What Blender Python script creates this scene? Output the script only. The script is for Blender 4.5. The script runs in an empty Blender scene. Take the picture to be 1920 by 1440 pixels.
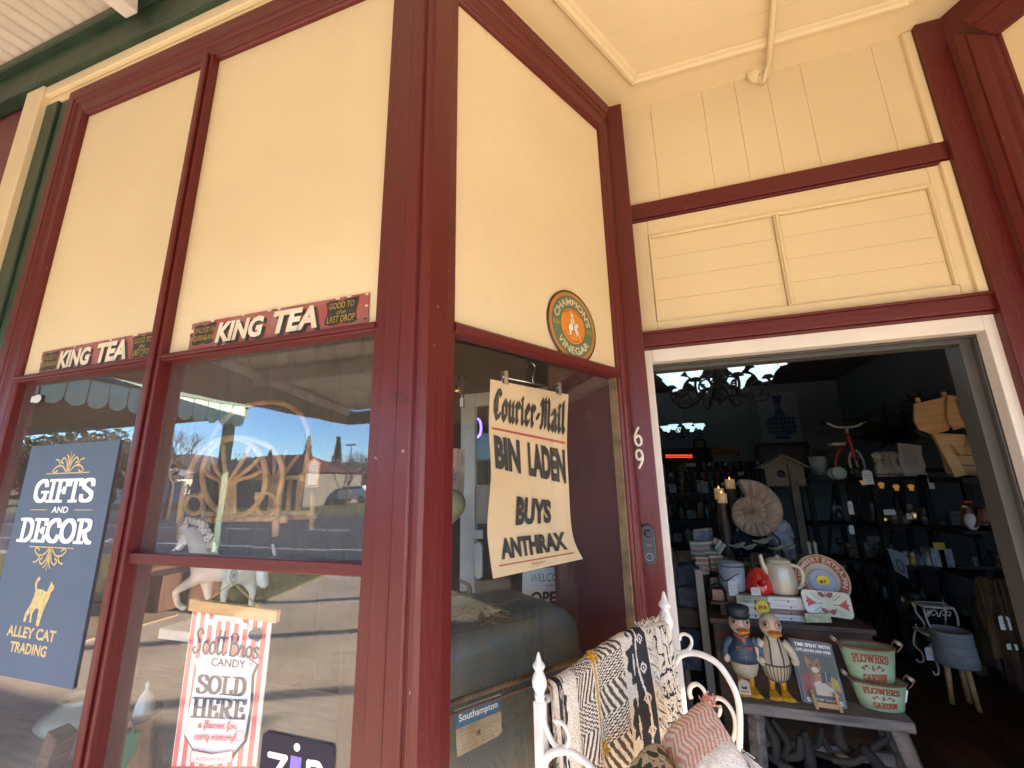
import bpy, bmesh, math, random
from math import sin, cos, pi, radians, sqrt, atan2
from mathutils import Vector as V, Matrix, noise as mnoise
SC = bpy.context.scene
COL = SC.collection
random.seed(7)
# ------------------------------------------------------------------ camera, sky, sun, exposure
CAM = V((0.5001, -0.9, 1.55))
FPX = 780.59
RM = ((0.95199603, 0.30548557, -0.0195483), (-0.08695612, 0.20864996, -0.97411695), (-0.29349991, 0.92905531, 0.22519777))
cd = bpy.data.cameras.new('camera')
cam = bpy.data.objects.new('camera', cd)
COL.objects.link(cam)
cd.sensor_width = 36.0
cd.lens = FPX * 36 / 1920
cd.clip_start = 0.02
cd.clip_end = 3000
cam.matrix_world = Matrix(((RM[0][0], -RM[1][0], -RM[2][0], CAM.x), (RM[0][1], -RM[1][1], -RM[2][1], CAM.y),
                           (RM[0][2], -RM[1][2], -RM[2][2], CAM.z), (0, 0, 0, 1)))
SC.camera = cam
SUN_EL, SUN_AZ = 15.0, 65.0          # elevation; degrees from -Y (the street) towards +X
sun_dir = V((sin(radians(SUN_AZ)) * cos(radians(SUN_EL)), -cos(radians(SUN_AZ)) * cos(radians(SUN_EL)), sin(radians(SUN_EL))))
W = bpy.data.worlds.new('World')
SC.world = W
W.use_nodes = True
nt = W.node_tree
bg = nt.nodes['Background']
sky = nt.nodes.new('ShaderNodeTexSky')
sky.sky_type = 'NISHITA'
sky.sun_disc = False
sky.sun_elevation = radians(SUN_EL)
sky.sun_rotation = atan2(sun_dir.x, sun_dir.y)
sky.air_density = 1.0
sky.altitude = 1500
sky.dust_density = 0.0
sky.ozone_density = 5.0
nt.links.new(sky.outputs[0], bg.inputs[0])
bg.inputs[1].default_value = 0.15
ld = bpy.data.lights.new('sun', 'SUN')
ld.energy = 5.0
ld.angle = radians(0.5)
ld.color = (1.0, 0.86, 0.68)
sun = bpy.data.objects.new('sun', ld)
COL.objects.link(sun)
sun.rotation_euler = sun_dir.to_track_quat('Z', 'Y').to_euler()
sun.location = (8, -6, 12)
SC.view_settings.view_transform = 'Standard'
SC.view_settings.look = 'None'
SC.view_settings.gamma = 1.0
SC.view_settings.exposure = 3.35
SC.cycles.use_denoising = True
SC.cycles.max_bounces = 10
SC.cycles.diffuse_bounces = 6
SC.cycles.transparent_max_bounces = 16
SC.cycles.sample_clamp_indirect = 6
SC.cycles.caustics_reflective = False

# ------------------------------------------------------------------ pixel -> world point at a chosen real distance
def ray(px, py):
    a, b = (px - 960) / FPX, (py - 720) / FPX
    return V([RM[0][i] * a + RM[1][i] * b + RM[2][i] for i in range(3)])
def at(px, py, Y):
    r = ray(px, py)
    return CAM + r * ((Y - CAM.y) / r.y)
def atz(px, py, Z):
    r = ray(px, py)
    return CAM + r * ((Z - CAM.z) / r.z)
def atpl(px, py, P, n):
    r = ray(px, py)
    return CAM + r * ((V(P) - CAM).dot(n) / r.dot(n))
def mpp(p):                       # metres per photo pixel at point p
    return (V(p) - CAM).dot(V(RM[2])) / FPX

# ------------------------------------------------------------------ materials
def srgb(r, g, b):
    f = lambda c: c / 12.92 if c <= 0.04045 else ((c + 0.055) / 1.055) ** 2.4
    return (f(r / 255), f(g / 255), f(b / 255))
_mc = {}
def pm(col, rough=0.5, metal=0.0, var=0.12, vs=6.0, bump=0.0, bs=60.0, col2=None, emit=None, es=1.0, coat=0.0, stretch=None, spec=0.5, name=None, detail=6, chips=None):
    key = (col, rough, metal, var, vs, bump, bs, col2, emit, es, coat, stretch, spec, chips)
    if key in _mc: return _mc[key]
    m = bpy.data.materials.new(name or 'mat')
    m.use_nodes = True
    n = m.node_tree; b = n.nodes['Principled BSDF']
    b.inputs['Roughness'].default_value = rough
    b.inputs['Metallic'].default_value = metal
    b.inputs['Specular IOR Level'].default_value = spec
    if coat: b.inputs['Coat Weight'].default_value = coat; b.inputs['Coat Roughness'].default_value = 0.12
    tc = n.nodes.new('ShaderNodeTexCoord')
    vec = tc.outputs['Object']
    if stretch:
        mp = n.nodes.new('ShaderNodeMapping'); mp.inputs['Scale'].default_value = stretch
        n.links.new(vec, mp.inputs[0]); vec = mp.outputs[0]
    if var or col2:
        nz = n.nodes.new('ShaderNodeTexNoise'); nz.inputs['Scale'].default_value = vs; nz.inputs['Detail'].default_value = detail
        n.links.new(vec, nz.inputs['Vector'])
        rp = n.nodes.new('ShaderNodeValToRGB')
        c2 = col2 or tuple(max(0, c * (1 - 2 * var)) for c in col)
        c1 = col if col2 else tuple(min(1, c * (1 + var)) for c in col)
        rp.color_ramp.elements[0].position = 0.32; rp.color_ramp.elements[1].position = 0.68
        rp.color_ramp.elements[0].color = (*c2, 1); rp.color_ramp.elements[1].color = (*c1, 1)
        n.links.new(nz.outputs[0], rp.inputs[0]); cout = rp.outputs[0]
        for (cs, lo, cc) in chips or ():
            nc = n.nodes.new('ShaderNodeTexNoise'); nc.inputs['Scale'].default_value = cs; nc.inputs['Detail'].default_value = 7; nc.inputs['Roughness'].default_value = .62
            n.links.new(tc.outputs['Object'], nc.inputs['Vector'])
            rc = n.nodes.new('ShaderNodeValToRGB'); rc.color_ramp.elements[0].position = lo; rc.color_ramp.elements[1].position = lo + .02
            n.links.new(nc.outputs[0], rc.inputs[0])
            mc = n.nodes.new('ShaderNodeMix'); mc.data_type = 'RGBA'; mc.inputs['B'].default_value = (*cc, 1)
            n.links.new(rc.outputs[0], mc.inputs['Factor']); n.links.new(cout, mc.inputs['A']); cout = mc.outputs['Result']
        n.links.new(cout, b.inputs['Base Color'])
    else:
        b.inputs['Base Color'].default_value = (*col, 1)
    if bump:
        nb = n.nodes.new('ShaderNodeTexNoise'); nb.inputs['Scale'].default_value = bs; nb.inputs['Detail'].default_value = 4
        n.links.new(vec, nb.inputs['Vector'])
        bp = n.nodes.new('ShaderNodeBump'); bp.inputs['Strength'].default_value = bump; bp.inputs['Distance'].default_value = 0.01
        n.links.new(nb.outputs[0], bp.inputs['Height']); n.links.new(bp.outputs[0], b.inputs['Normal'])
    if emit:
        b.inputs['Emission Color'].default_value = (*emit, 1); b.inputs['Emission Strength'].default_value = es
    _mc[key] = m
    return m
def glass_mat(refl=2.05, tint=(0.96, 0.98, 0.97), wav=0.0, dust=0.0):
    m = bpy.data.materials.new('window_glass'); m.use_nodes = True
    n = m.node_tree; n.nodes.remove(n.nodes['Principled BSDF']); out = n.nodes['Material Output']
    tr = n.nodes.new('ShaderNodeBsdfTransparent'); tr.inputs[0].default_value = (*tint, 1)
    gl = n.nodes.new('ShaderNodeBsdfGlossy'); gl.inputs['Roughness'].default_value = 0.0
    fr = n.nodes.new('ShaderNodeFresnel'); fr.inputs[0].default_value = refl
    ge = n.nodes.new('ShaderNodeNewGeometry')
    inv = n.nodes.new('ShaderNodeMath'); inv.operation = 'SUBTRACT'; inv.inputs[0].default_value = 1
    n.links.new(ge.outputs['Backfacing'], inv.inputs[1])
    mu = n.nodes.new('ShaderNodeMath'); mu.operation = 'MULTIPLY'
    n.links.new(fr.outputs[0], mu.inputs[0]); n.links.new(inv.outputs[0], mu.inputs[1])
    mx = n.nodes.new('ShaderNodeMixShader')
    n.links.new(mu.outputs[0], mx.inputs[0]); n.links.new(tr.outputs[0], mx.inputs[1]); n.links.new(gl.outputs[0], mx.inputs[2])
    if dust:
        tcd = n.nodes.new('ShaderNodeTexCoord'); nd = n.nodes.new('ShaderNodeTexNoise'); nd.inputs['Scale'].default_value = 2.2; nd.inputs['Detail'].default_value = 8
        n.links.new(tcd.outputs['Object'], nd.inputs['Vector']); md = n.nodes.new('ShaderNodeMath'); md.operation = 'MULTIPLY'; md.inputs[1].default_value = dust * 2
        n.links.new(nd.outputs[0], md.inputs[0]); df = n.nodes.new('ShaderNodeBsdfDiffuse'); df.inputs[0].default_value = (.85, .8, .72, 1); m2 = n.nodes.new('ShaderNodeMixShader')
        n.links.new(md.outputs[0], m2.inputs[0]); n.links.new(mx.outputs[0], m2.inputs[1]); n.links.new(df.outputs[0], m2.inputs[2]); mx = m2
    n.links.new(mx.outputs[0], out.inputs[0])
    if wav:
        tc = n.nodes.new('ShaderNodeTexCoord')
        nb = n.nodes.new('ShaderNodeTexNoise'); nb.inputs['Scale'].default_value = 5; nb.inputs['Detail'].default_value = 2
        n.links.new(tc.outputs['Object'], nb.inputs['Vector'])
        bp = n.nodes.new('ShaderNodeBump'); bp.inputs['Strength'].default_value = wav; bp.inputs['Distance'].default_value = 0.01
        n.links.new(nb.outputs[0], bp.inputs['Height']); n.links.new(bp.outputs[0], gl.inputs['Normal'])
    return m
CREAM = pm((0.72, 0.615, 0.405), 0.52, var=0.04, vs=1.1, bump=0.26, bs=13, chips=((30, .745, (.45, .36, .23)), (5, .655, (.685, .59, .385))), name='cream_paint')
MAROON = pm((0.106, 0.0150, 0.0150), 0.32, chips=((24, .705, (.36, .20, .16)), (9, .66, (.075, .012, .011))), var=0.035, vs=4, bump=0.16, bs=22, stretch=(3, 3, 0.6), spec=.35, name='maroon_gloss_paint')
MAROONH = pm((0.104, 0.0148, 0.0148), 0.32, chips=((24, .705, (.36, .20, .16)), (9, .66, (.075, .012, .011))), var=0.035, vs=4, bump=0.16, bs=22, stretch=(0.6, 3, 3), spec=.35, name='maroon_gloss_paint_rail')
GREEN = pm((0.022, 0.05, 0.028), 0.42, var=0.18, vs=8, bump=0.2, bs=25, name='dark_green_paint')
WHITEP = pm((0.70, 0.67, 0.64), 0.4, var=0.04, vs=5, bump=0.08, bs=30, name='white_paint')
IRONW = pm((0.74, 0.71, 0.67), 0.35, var=0.05, vs=20, bump=0.12, bs=60, name='white_iron')
GREYJ = pm((0.07, 0.068, 0.064), 0.45, var=0.06, vs=7, name='grey_jamb')
BLACK = pm((0.010, 0.010, 0.011), 0.65, var=0.1, spec=0.15, name='black_iron')
BLACKW = pm((0.008, 0.007, 0.007), 0.7, var=0.2, spec=0.2, name='black_shelf')
CHROME = pm((0.6, 0.6, 0.6), 0.2, 1.0, var=0.05, name='chrome')
GLASS = glass_mat(wav=0.026, dust=.045)
GLASS2 = glass_mat(refl=1.55, wav=0.015, dust=.018)
PAPER = pm((0.78, 0.76, 0.72), 0.7, var=0.04, name='paper')
INK = pm((0.013, 0.012, 0.012), 0.65, var=0.05, name='ink')
WOODW = pm((0.30, 0.22, 0.15), 0.7, var=0.3, vs=5, stretch=(1, 1, 9), bump=0.3, bs=14, name='weathered_wood')

# ------------------------------------------------------------------ mesh helpers
_root = {}
class MB:
    def __init__(s): s.v = []; s.f = []; s.mi = []; s.ms = []; s.sm = []; s.cm = 0; s.smooth = False
    def mat(s, m):
        if m not in s.ms: s.ms.append(m)
        s.cm = s.ms.index(m); return s
    def add(s, vs, fs):
        o = len(s.v); s.v += [V(p) for p in vs]
        for f in fs: s.f.append([o + i for i in f]); s.mi.append(s.cm); s.sm.append(s.smooth)
        return s
    def box(s, a, b):
        (x0, y0, z0), (x1, y1, z1) = a, b
        x0, x1 = min(x0, x1), max(x0, x1); y0, y1 = min(y0, y1), max(y0, y1); z0, z1 = min(z0, z1), max(z0, z1)
        return s.add([(x0, y0, z0), (x1, y0, z0), (x1, y1, z0), (x0, y1, z0), (x0, y0, z1), (x1, y0, z1), (x1, y1, z1), (x0, y1, z1)],
                     [(0, 3, 2, 1), (4, 5, 6, 7), (0, 1, 5, 4), (1, 2, 6, 5), (2, 3, 7, 6), (3, 0, 4, 7)])
    def obox(s, c, u, v, w):      # centre and three half vectors
        c, u, v, w = V(c), V(u), V(v), V(w)
        if u.cross(v).dot(w) < 0: u = -u
        P = [c + u * i + v * j + w * k for k in (-1, 1) for i, j in ((-1, -1), (1, -1), (1, 1), (-1, 1))]
        return s.add(P, [(0, 3, 2, 1), (4, 5, 6, 7), (0, 1, 5, 4), (1, 2, 6, 5), (2, 3, 7, 6), (3, 0, 4, 7)])
    def bar(s, p, q, w, h=None, up=(0, 0, 1)):
        p, q = V(p), V(q); d = q - p; up = V(up)
        r = d.cross(up)
        if r.length < 1e-6: r = d.cross(V((1, 0, 0)))
        r.normalize(); t = r.cross(d).normalized()
        return s.obox((p + q) / 2, d / 2, r * (w / 2), t * ((h or w) / 2))
    def prism(s, poly, z0, z1):
        n = len(poly)
        a = sum(poly[i][0] * poly[(i + 1) % n][1] - poly[(i + 1) % n][0] * poly[i][1] for i in range(n))
        if a < 0: poly = poly[::-1]
        vs = [(x, y, z0) for x, y in poly] + [(x, y, z1) for x, y in poly]
        return s.add(vs, [list(range(n))[::-1], list(range(n, 2 * n))] + [[i, (i + 1) % n, n + (i + 1) % n, n + i] for i in range(n)])
    def slab(s, pts, nrm, t):     # planar outline pts, thickened against nrm
        pts = [V(p) for p in pts]; nrm = V(nrm).normalized(); n = len(pts)
        c = V((0, 0, 0))
        for i in range(n): c += (pts[i] - pts[0]).cross(pts[(i + 1) % n] - pts[0])
        if c.dot(nrm) < 0: pts = pts[::-1]
        return s.add(pts + [p - nrm * t for p in pts], [list(range(n)), list(range(n, 2 * n))[::-1]] + [[i, n + i, n + (i + 1) % n, (i + 1) % n] for i in range(n)])
    def tube(s, pts, r, n=8, caps=True, closed=False, flat=None):
        pts = [V(p) for p in pts]; m = len(pts)
        rs = r if isinstance(r, (list, tuple)) else [r] * m
        base = len(s.v); prev = None; sm = s.smooth; s.smooth = n > 4
        ring = []
        for i, p in enumerate(pts):
            if closed: d = pts[(i + 1) % m] - pts[i - 1]
            else: d = pts[min(i + 1, m - 1)] - pts[max(i - 1, 0)]
            if d.length < 1e-9: d = V((0, 0, 1))
            d.normalize()
            if prev is None:
                a = V((0, 0, 1)) if abs(d.z) < 0.9 else V((1, 0, 0))
                prev = (a - d * a.dot(d)).normalized()
            else:
                prev = prev - d * prev.dot(d)
                prev = prev.normalized() if prev.length > 1e-6 else d.orthogonal().normalized()
            q = d.cross(prev)
            for k in range(n):
                t = 2 * pi * (k + 0.5) / n
                ring.append(p + (prev * cos(t) + q * sin(t) * (flat or 1)) * rs[i])
        fs = []
        for i in range(m if closed else m - 1):
            j = (i + 1) % m
            for k in range(n):
                l = (k + 1) % n; fs.append((i * n + k, i * n + l, j * n + l, j * n + k))
        if caps and not closed: fs += [list(range(n))[::-1], [(m - 1) * n + k for k in range(n)]]
        s.add(ring, fs); s.smooth = sm
        return s
    def lathe(s, c, prof, n=20, axis=(0, 0, 1), arc=None, flute=None):
        c = V(c); ax = V(axis).normalized(); u = ax.orthogonal().normalized() if abs(ax.z) < .999 else V((1, 0, 0)); w = ax.cross(u)
        sm = s.smooth; s.smooth = True; vs = []
        for r, h in prof:
            for k in range(n):
                t = 2 * pi * k / n; rr = r * (1 + (flute[1] * cos(flute[0] * t) if flute else 0))
                vs.append(c + ax * h + (u * cos(t) + w * sin(t)) * rr)
        fs = []
        for i in range(len(prof) - 1):
            for k in range(n):
                l = (k + 1) % n; fs.append((i * n + k, i * n + l, (i + 1) * n + l, (i + 1) * n + k))
        if prof[0][0] > 1e-5: fs.append(list(range(n))[::-1])
        if prof[-1][0] > 1e-5: fs.append([(len(prof) - 1) * n + k for k in range(n)])
        s.add(vs, fs); s.smooth = sm
        return s
    def ball(s, c, r, n=14, m=9, sc=(1, 1, 1), rot=None):
        c = V(c); vs = []; sm = s.smooth; s.smooth = True
        for i in range(m + 1):
            a = -pi / 2 + pi * i / m
            for k in range(n):
                t = 2 * pi * k / n; p = V((cos(a) * cos(t) * sc[0], cos(a) * sin(t) * sc[1], sin(a) * sc[2])) * r
                if rot: p = rot @ p
                vs.append(c + p)
        fs = [(i * n + k, i * n + (k + 1) % n, (i + 1) * n + (k + 1) % n, (i + 1) * n + k) for i in range(m) for k in range(n)]
        s.add(vs, fs); s.smooth = sm
        return s
    def grid(s, fn, nu, nv, matfn=None, closed=False):
        sm = s.smooth; s.smooth = True
        o = len(s.v)
        s.v += [V(fn(i / nu, j / nv)) for j in range(nv + 1) for i in range(nu + 1)]
        for j in range(nv):
            for i in range(nu):
                a = o + j * (nu + 1) + i
                if matfn: s.mat(matfn((i + .5) / nu, (j + .5) / nv))
                s.f.append([a, a + 1, a + nu + 2, a + nu + 1]); s.mi.append(s.cm); s.sm.append(True)
        s.smooth = sm
        return s
    def build(s, name, parent=None, mat=None, bevel=0, seg=2, origin=None, weld=False, mods=None):
        if mat and not s.ms: s.ms = [mat]
        o = V(origin) if origin is not None else (_root.get(parent, V((0, 0, 0))) if parent else V((0, 0, 0)))
        me = bpy.data.meshes.new(name)
        me.from_pydata([tuple(p - o) for p in s.v], [], s.f)
        for m in s.ms: me.materials.append(m)
        me.polygons.foreach_set('material_index', s.mi)
        me.polygons.foreach_set('use_smooth', s.sm)
        if weld:
            bm = bmesh.new(); bm.from_mesh(me); bmesh.ops.remove_doubles(bm, verts=bm.verts, dist=1e-5); bm.to_mesh(me); bm.free()
        me.update()
        ob = bpy.data.objects.new(name, me)
        COL.objects.link(ob)
        if parent: ob.parent = parent
        else: ob.location = o
        _root[ob] = o
        if bevel:
            b = ob.modifiers.new('bevel', 'BEVEL'); b.width = bevel; b.segments = seg; b.limit_method = 'ANGLE'; b.angle_limit = radians(40); b.harden_normals = False
        return ob
def tag(o, label, cat, group=None, kind=None):
    if label: o['label'] = label
    if cat: o['category'] = cat
    if group: o['group'] = group
    if kind: o['kind'] = kind
    return o
def thing(name, label, cat, loc=(0, 0, 0), group=None):
    e = bpy.data.objects.new(name, None); COL.objects.link(e); e.location = loc; e.empty_display_size = 0.1
    _root[e] = V(loc)
    return tag(e, label, cat, group)
def structure(o): o['kind'] = 'structure'; return o
def copy_thing(root, loc, label=None, rotz=0, scale=1.0):
    r = root.copy(); COL.objects.link(r); r.location = loc; r.rotation_euler = (0, 0, rotz); r.scale = (scale,) * 3
    if label: r['label'] = label
    for ch in list(root.children):
        c = ch.copy(); COL.objects.link(c); c.parent = r
        for g in list(ch.children):
            d = g.copy(); COL.objects.link(d); d.parent = c
    return r
def spline(pts, n=6, closed=False):
    P = [V(p) for p in pts]; m = len(P); out = []
    rng = range(m) if closed else range(m - 1)
    for i in rng:
        if closed: a, b, c, d = P[i - 1], P[i], P[(i + 1) % m], P[(i + 2) % m]
        else: a, b, c, d = P[max(i - 1, 0)], P[i], P[i + 1], P[min(i + 2, m - 1)]
        for k in range(n):
            t = k / n
            out.append(0.5 * ((2 * b) + (c - a) * t + (2 * a - 5 * b + 4 * c - d) * t * t + (3 * b - a - 3 * c + d) * t ** 3))
    if not closed: out.append(P[-1])
    return out
def ellipse2(cx, cy, rx, ry, n=28, a0=0, a1=2 * pi):
    k = n if abs(a1 - a0 - 2 * pi) < 1e-6 else n + 1
    return [(cx + rx * cos(a0 + (a1 - a0) * i / n), cy + ry * sin(a0 + (a1 - a0) * i / n)) for i in range(k)]
def rrect(x0, y0, x1, y1, r, n=4):
    P = []
    for cx, cy, a in ((x1 - r, y0 + r, -pi / 2), (x1 - r, y1 - r, 0), (x0 + r, y1 - r, pi / 2), (x0 + r, y0 + r, pi)):
        P += [(cx + r * cos(a + pi / 2 * i / n), cy + r * sin(a + pi / 2 * i / n)) for i in range(n + 1)]
    return P

# ------------------------------------------------------------------ flat artwork on a surface: map (s,t) metres -> world
class Face:
    """a sign face: fn(x, y, h) gives the world point of local (x right, y up) raised h off the face"""
    def __init__(s, fn): s.fn = fn; s.k = 0
    def lift(s): s.k += 1; return 0.0004 + 0.00003 * s.k
    def poly(s, mb, pts, mat, h=None):
        mb.mat(mat); h = s.lift() if h is None else h
        n = len(pts); ar = sum(pts[i][0] * pts[(i + 1) % n][1] - pts[(i + 1) % n][0] * pts[i][1] for i in range(n))
        if ar < 0: pts = pts[::-1]
        mb.add([s.fn(x, y, h) for x, y in pts], [list(range(n))])
    def rect(s, mb, x0, y0, x1, y1, mat): s.poly(mb, [(x0, y0), (x1, y0), (x1, y1), (x0, y1)], mat)
    def ring(s, mb, cx, cy, r0, r1, mat, n=40, ry=1.0):
        mb.mat(mat); h = s.lift(); vs = []
        for i in range(n):
            a = 2 * pi * i / n
            vs += [s.fn(cx + r0 * cos(a), cy + r0 * ry * sin(a), h), s.fn(cx + r1 * cos(a), cy + r1 * ry * sin(a), h)]
        mb.add(vs, [(2 * i, 2 * i + 1, (2 * i + 3) % (2 * n), (2 * i + 2) % (2 * n)) for i in range(n)])
    def pen(s, mb, pts, w, mat, hgt=None, ang=0.0):
        """sweep a rectangular or round nib along a polyline"""
        if hgt is None: nib = [(w / 2 * cos(2 * pi * i / 8 + pi / 8), w / 2 * sin(2 * pi * i / 8 + pi / 8)) for i in range(8)]
        else:
            c, d = cos(ang), sin(ang)
            nib = [(x * c - y * d, x * d + y * c) for x, y in ((-w / 2, -hgt / 2), (w / 2, -hgt / 2), (w / 2, hgt / 2), (-w / 2, hgt / 2))]
        mb.mat(mat)
        for a, b in zip(pts[:-1], pts[1:]):
            s.k += 0.15
            q = hull([(a[0] + x, a[1] + y) for x, y in nib] + [(b[0] + x, b[1] + y) for x, y in nib])
            h = 0.0004 + 0.00003 * s.k
            mb.add([s.fn(x, y, h) for x, y in q], [list(range(len(q)))])
    def text(s, mb, txt, x0, y0, x1, y1, mat, bold=0.0, shear=0.0, warp=None, fit=True):
        """lettering stretched to the box (fit) or centred in it"""
        vs, fs = textmesh(txt, bold, shear)
        X0 = min(p[0] for p in vs); X1 = max(p[0] for p in vs); Y0 = min(p[1] for p in vs); Y1 = max(p[1] for p in vs)
        sx, sy = (x1 - x0) / (X1 - X0), (y1 - y0) / (Y1 - Y0)
        if not fit: sx = sy = min(sx, sy)
        cx, cy = (x0 + x1) / 2, (y0 + y1) / 2; mb.mat(mat); h = s.lift(); out = []
        for a, b in vs:
            x = cx + (a - (X0 + X1) / 2) * sx; y = cy + (b - (Y0 + Y1) / 2) * sy
            if warp: x, y = warp(x, y)
            out.append(s.fn(x, y, h))
        mb.add(out, fs)
def hull(P):
    P = sorted(set((round(x, 7), round(y, 7)) for x, y in P))
    def half(Q):
        H = []
        for p in Q:
            while len(H) > 1 and (H[-1][0] - H[-2][0]) * (p[1] - H[-2][1]) - (H[-1][1] - H[-2][1]) * (p[0] - H[-2][0]) <= 0: H.pop()
            H.append(p)
        return H[:-1]
    return half(P) + half(P[::-1])
_tc = {}
def textmesh(txt, bold=0.0, shear=0.0):
    k = (txt, bold, shear)
    if k in _tc: return _tc[k]
    cu = bpy.data.curves.new('lettering', 'FONT'); cu.body = txt; cu.size = 1; cu.offset = bold; cu.shear = shear
    cu.resolution_u = 3; cu.fill_mode = 'FRONT'
    ob = bpy.data.objects.new('lettering', cu); me = bpy.data.meshes.new_from_object(ob)
    vs = [(p.co.x, p.co.y) for p in me.vertices]; fs = []
    for p in me.polygons:
        q = list(p.vertices); n = len(q)
        if sum(vs[q[i]][0] * vs[q[(i + 1) % n]][1] - vs[q[(i + 1) % n]][0] * vs[q[i]][1] for i in range(n)) < 0: q = q[::-1]
        fs.append(q)
    bpy.data.objects.remove(ob); bpy.data.curves.remove(cu); bpy.data.meshes.remove(me)
    _tc[k] = (vs, fs)
    return vs, fs
def plane_face(o, u, v, n):
    o, u, v, n = V(o), V(u).normalized(), V(v).normalized(), V(n).normalized()
    return Face(lambda x, y, h: o + u * x + v * y + n * h)
def quad_face(p00, p10, p11, p01, w=1.0, hh=1.0, nrm=None):
    p00, p10, p11, p01 = V(p00), V(p10), V(p11), V(p01)
    n = V(nrm) if nrm else (p10 - p00).cross(p01 - p00).normalized()
    def fn(x, y, h):
        s, t = x / w, y / hh
        return p00 * (1 - s) * (1 - t) + p10 * s * (1 - t) + p11 * s * t + p01 * (1 - s) * t + n * h
    return Face(fn)
def arc_warp(cx, cy, r, flip=False):
    """bend a text box laid along y=0.. onto a circle: x is arc length measured from the top (or bottom when flip)"""
    def w(x, y):
        if not flip: a = pi / 2 - x / r; return cx + (r + y) * cos(a), cy + (r + y) * sin(a)
        a = -pi / 2 + x / r; return cx + (r - y) * cos(a), cy + (r - y) * sin(a)
    return w
# ================================================================== street and surroundings (seen in the window reflections)
CONC = pm((0.70, 0.58, 0.45), 0.85, var=0.15, vs=1.1, chips=((40, .55, (.50, .40, .30)), (2.3, .62, (.52, .44, .35))), bump=0.35, bs=45, name='footpath_concrete')
ASPH = pm((0.055, 0.055, 0.06), 0.85, var=0.18, vs=0.8, bump=0.4, bs=40, name='asphalt')
def grass_mat():
    return pm((0.10, 0.12, 0.03), 0.9, var=0.0, vs=0.9, col2=(0.17, 0.14, 0.055), bump=0.8, bs=22, name='dry_grass')
GRASSM = grass_mat()
def sheet(name, x0, y0, x1, y1, z, mat, t=0.0):
    mb = MB()
    if t: mb.box((x0, y0, z - t), (x1, y1, z))
    else: mb.add([(x0, y0, z), (x1, y0, z), (x1, y1, z), (x0, y1, z)], [(0, 1, 2, 3)])
    return structure(mb.build(name, mat=mat))
sheet('ground', -900, -900, 900, 900, -0.16, GRASSM)
sheet('road', -300, -19, 300, -6.3, -0.125, ASPH)
sheet('footpath', -40, -6.1, 40, 0.4, 0.0, CONC, 0.12)
mb = MB(); mb.box((-40, -6.25, -0.15), (40, -6.1, 0.005)); structure(mb.build('kerb', mat=pm((0.42, 0.40, 0.37), 0.85, var=0.1), bevel=0.02))
mb = MB()
for i in range(-30, 30): mb.box((i * 4.0, -12.5, -0.13), (i * 4.0 + 2.0, -12.38, -0.121))
for x in (-16, -12.5, -9, -5.5, -2): mb.obox((x, -8.2, -0.126), V((0.05, 0, 0)), V((1.1, 1.0, 0)), V((0, 0, 0.005)))
mb.box((-120, -8.6 - .05, -0.13), (120, -8.6 + .05, -0.121))
structure(mb.build('road_markings', mat=pm((0.75, 0.75, 0.72), 0.7, var=0.1)))
# lawn strip with blades
mb = MB(); poly = [(-15, -6.05), (-5.15, -6.05), (-4.45, -3.35), (-15, -3.2)]
mb.prism(poly, 0.0, 0.03); structure(mb.build('lawn', mat=GRASSM))
rg = random.Random(3); mb = MB(); gm = [pm((0.13, 0.15, 0.04), 0.8, var=0), pm((0.22, 0.18, 0.07), 0.8, var=0), pm((0.08, 0.12, 0.03), 0.8, var=0)]
for _ in range(9000):
    y = rg.uniform(-6.0, -3.4); x = -4.6 - rg.random() ** 1.6 * 9
    if x > -4.5 + (y + 3.35) * 0.26 - 0.1: continue
    a = rg.uniform(0, pi); w = 0.008; h = rg.uniform(0.02, 0.055); lx, ly = rg.uniform(-.03, .03), rg.uniform(-.03, .03)
    mb.mat(gm[int(rg.random() * 3)])
    mb.add([(x - w * cos(a), y - w * sin(a), 0.03), (x + w * cos(a), y + w * sin(a), 0.03), (x + lx, y + ly, 0.03 + h)], [(0, 1, 2)])
tag(mb.build('grass'), 'short dry grass blades on the kerbside lawn strip', 'grass', kind='stuff')
mb = MB(); PAV = [pm((0.44, 0.30, 0.18), 0.85, var=0.1, vs=3, bump=0.2, bs=40), pm((0.50, 0.36, 0.23), 0.85, var=0.1, vs=3, bump=0.2, bs=40)]
for i in range(26):
    for j in range(4):
        mb.mat(PAV[(i * 7 + j * 3 + i * j) % 2]); x = -5.2 - i * 0.4
        mb.box((x - 0.392, -3.19 + j * 0.4 - 0, 0.0), (x, -3.19 + j * 0.4 + 0.392, 0.02))
structure(mb.build('pavers'))
t = thing('planter_box', 'low brown square planter box beside the lawn', 'planter', (-5.9, -3.55, 0.02))
mb = MB(); x, y = -5.9, -3.55
for a, b in (((x - .4, y - .4), (x + .4, y - .36)), ((x - .4, y + .36), (x + .4, y + .4)), ((x - .4, y - .36), (x - .36, y + .36)), ((x + .36, y - .36), (x + .4, y + .36))):
    mb.box((*a, 0.02), (*b, 0.45))
mb.build('box_side', t, pm((0.16, 0.075, 0.04), 0.8, var=0.2, bump=.2), bevel=0.006)
mb = MB(); mb.box((x - .36, y - .36, 0.3), (x + .36, y + .36, 0.4)); mb.build('soil', t, pm((0.05, 0.035, 0.025), 0.95, bump=1, bs=30))
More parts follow.
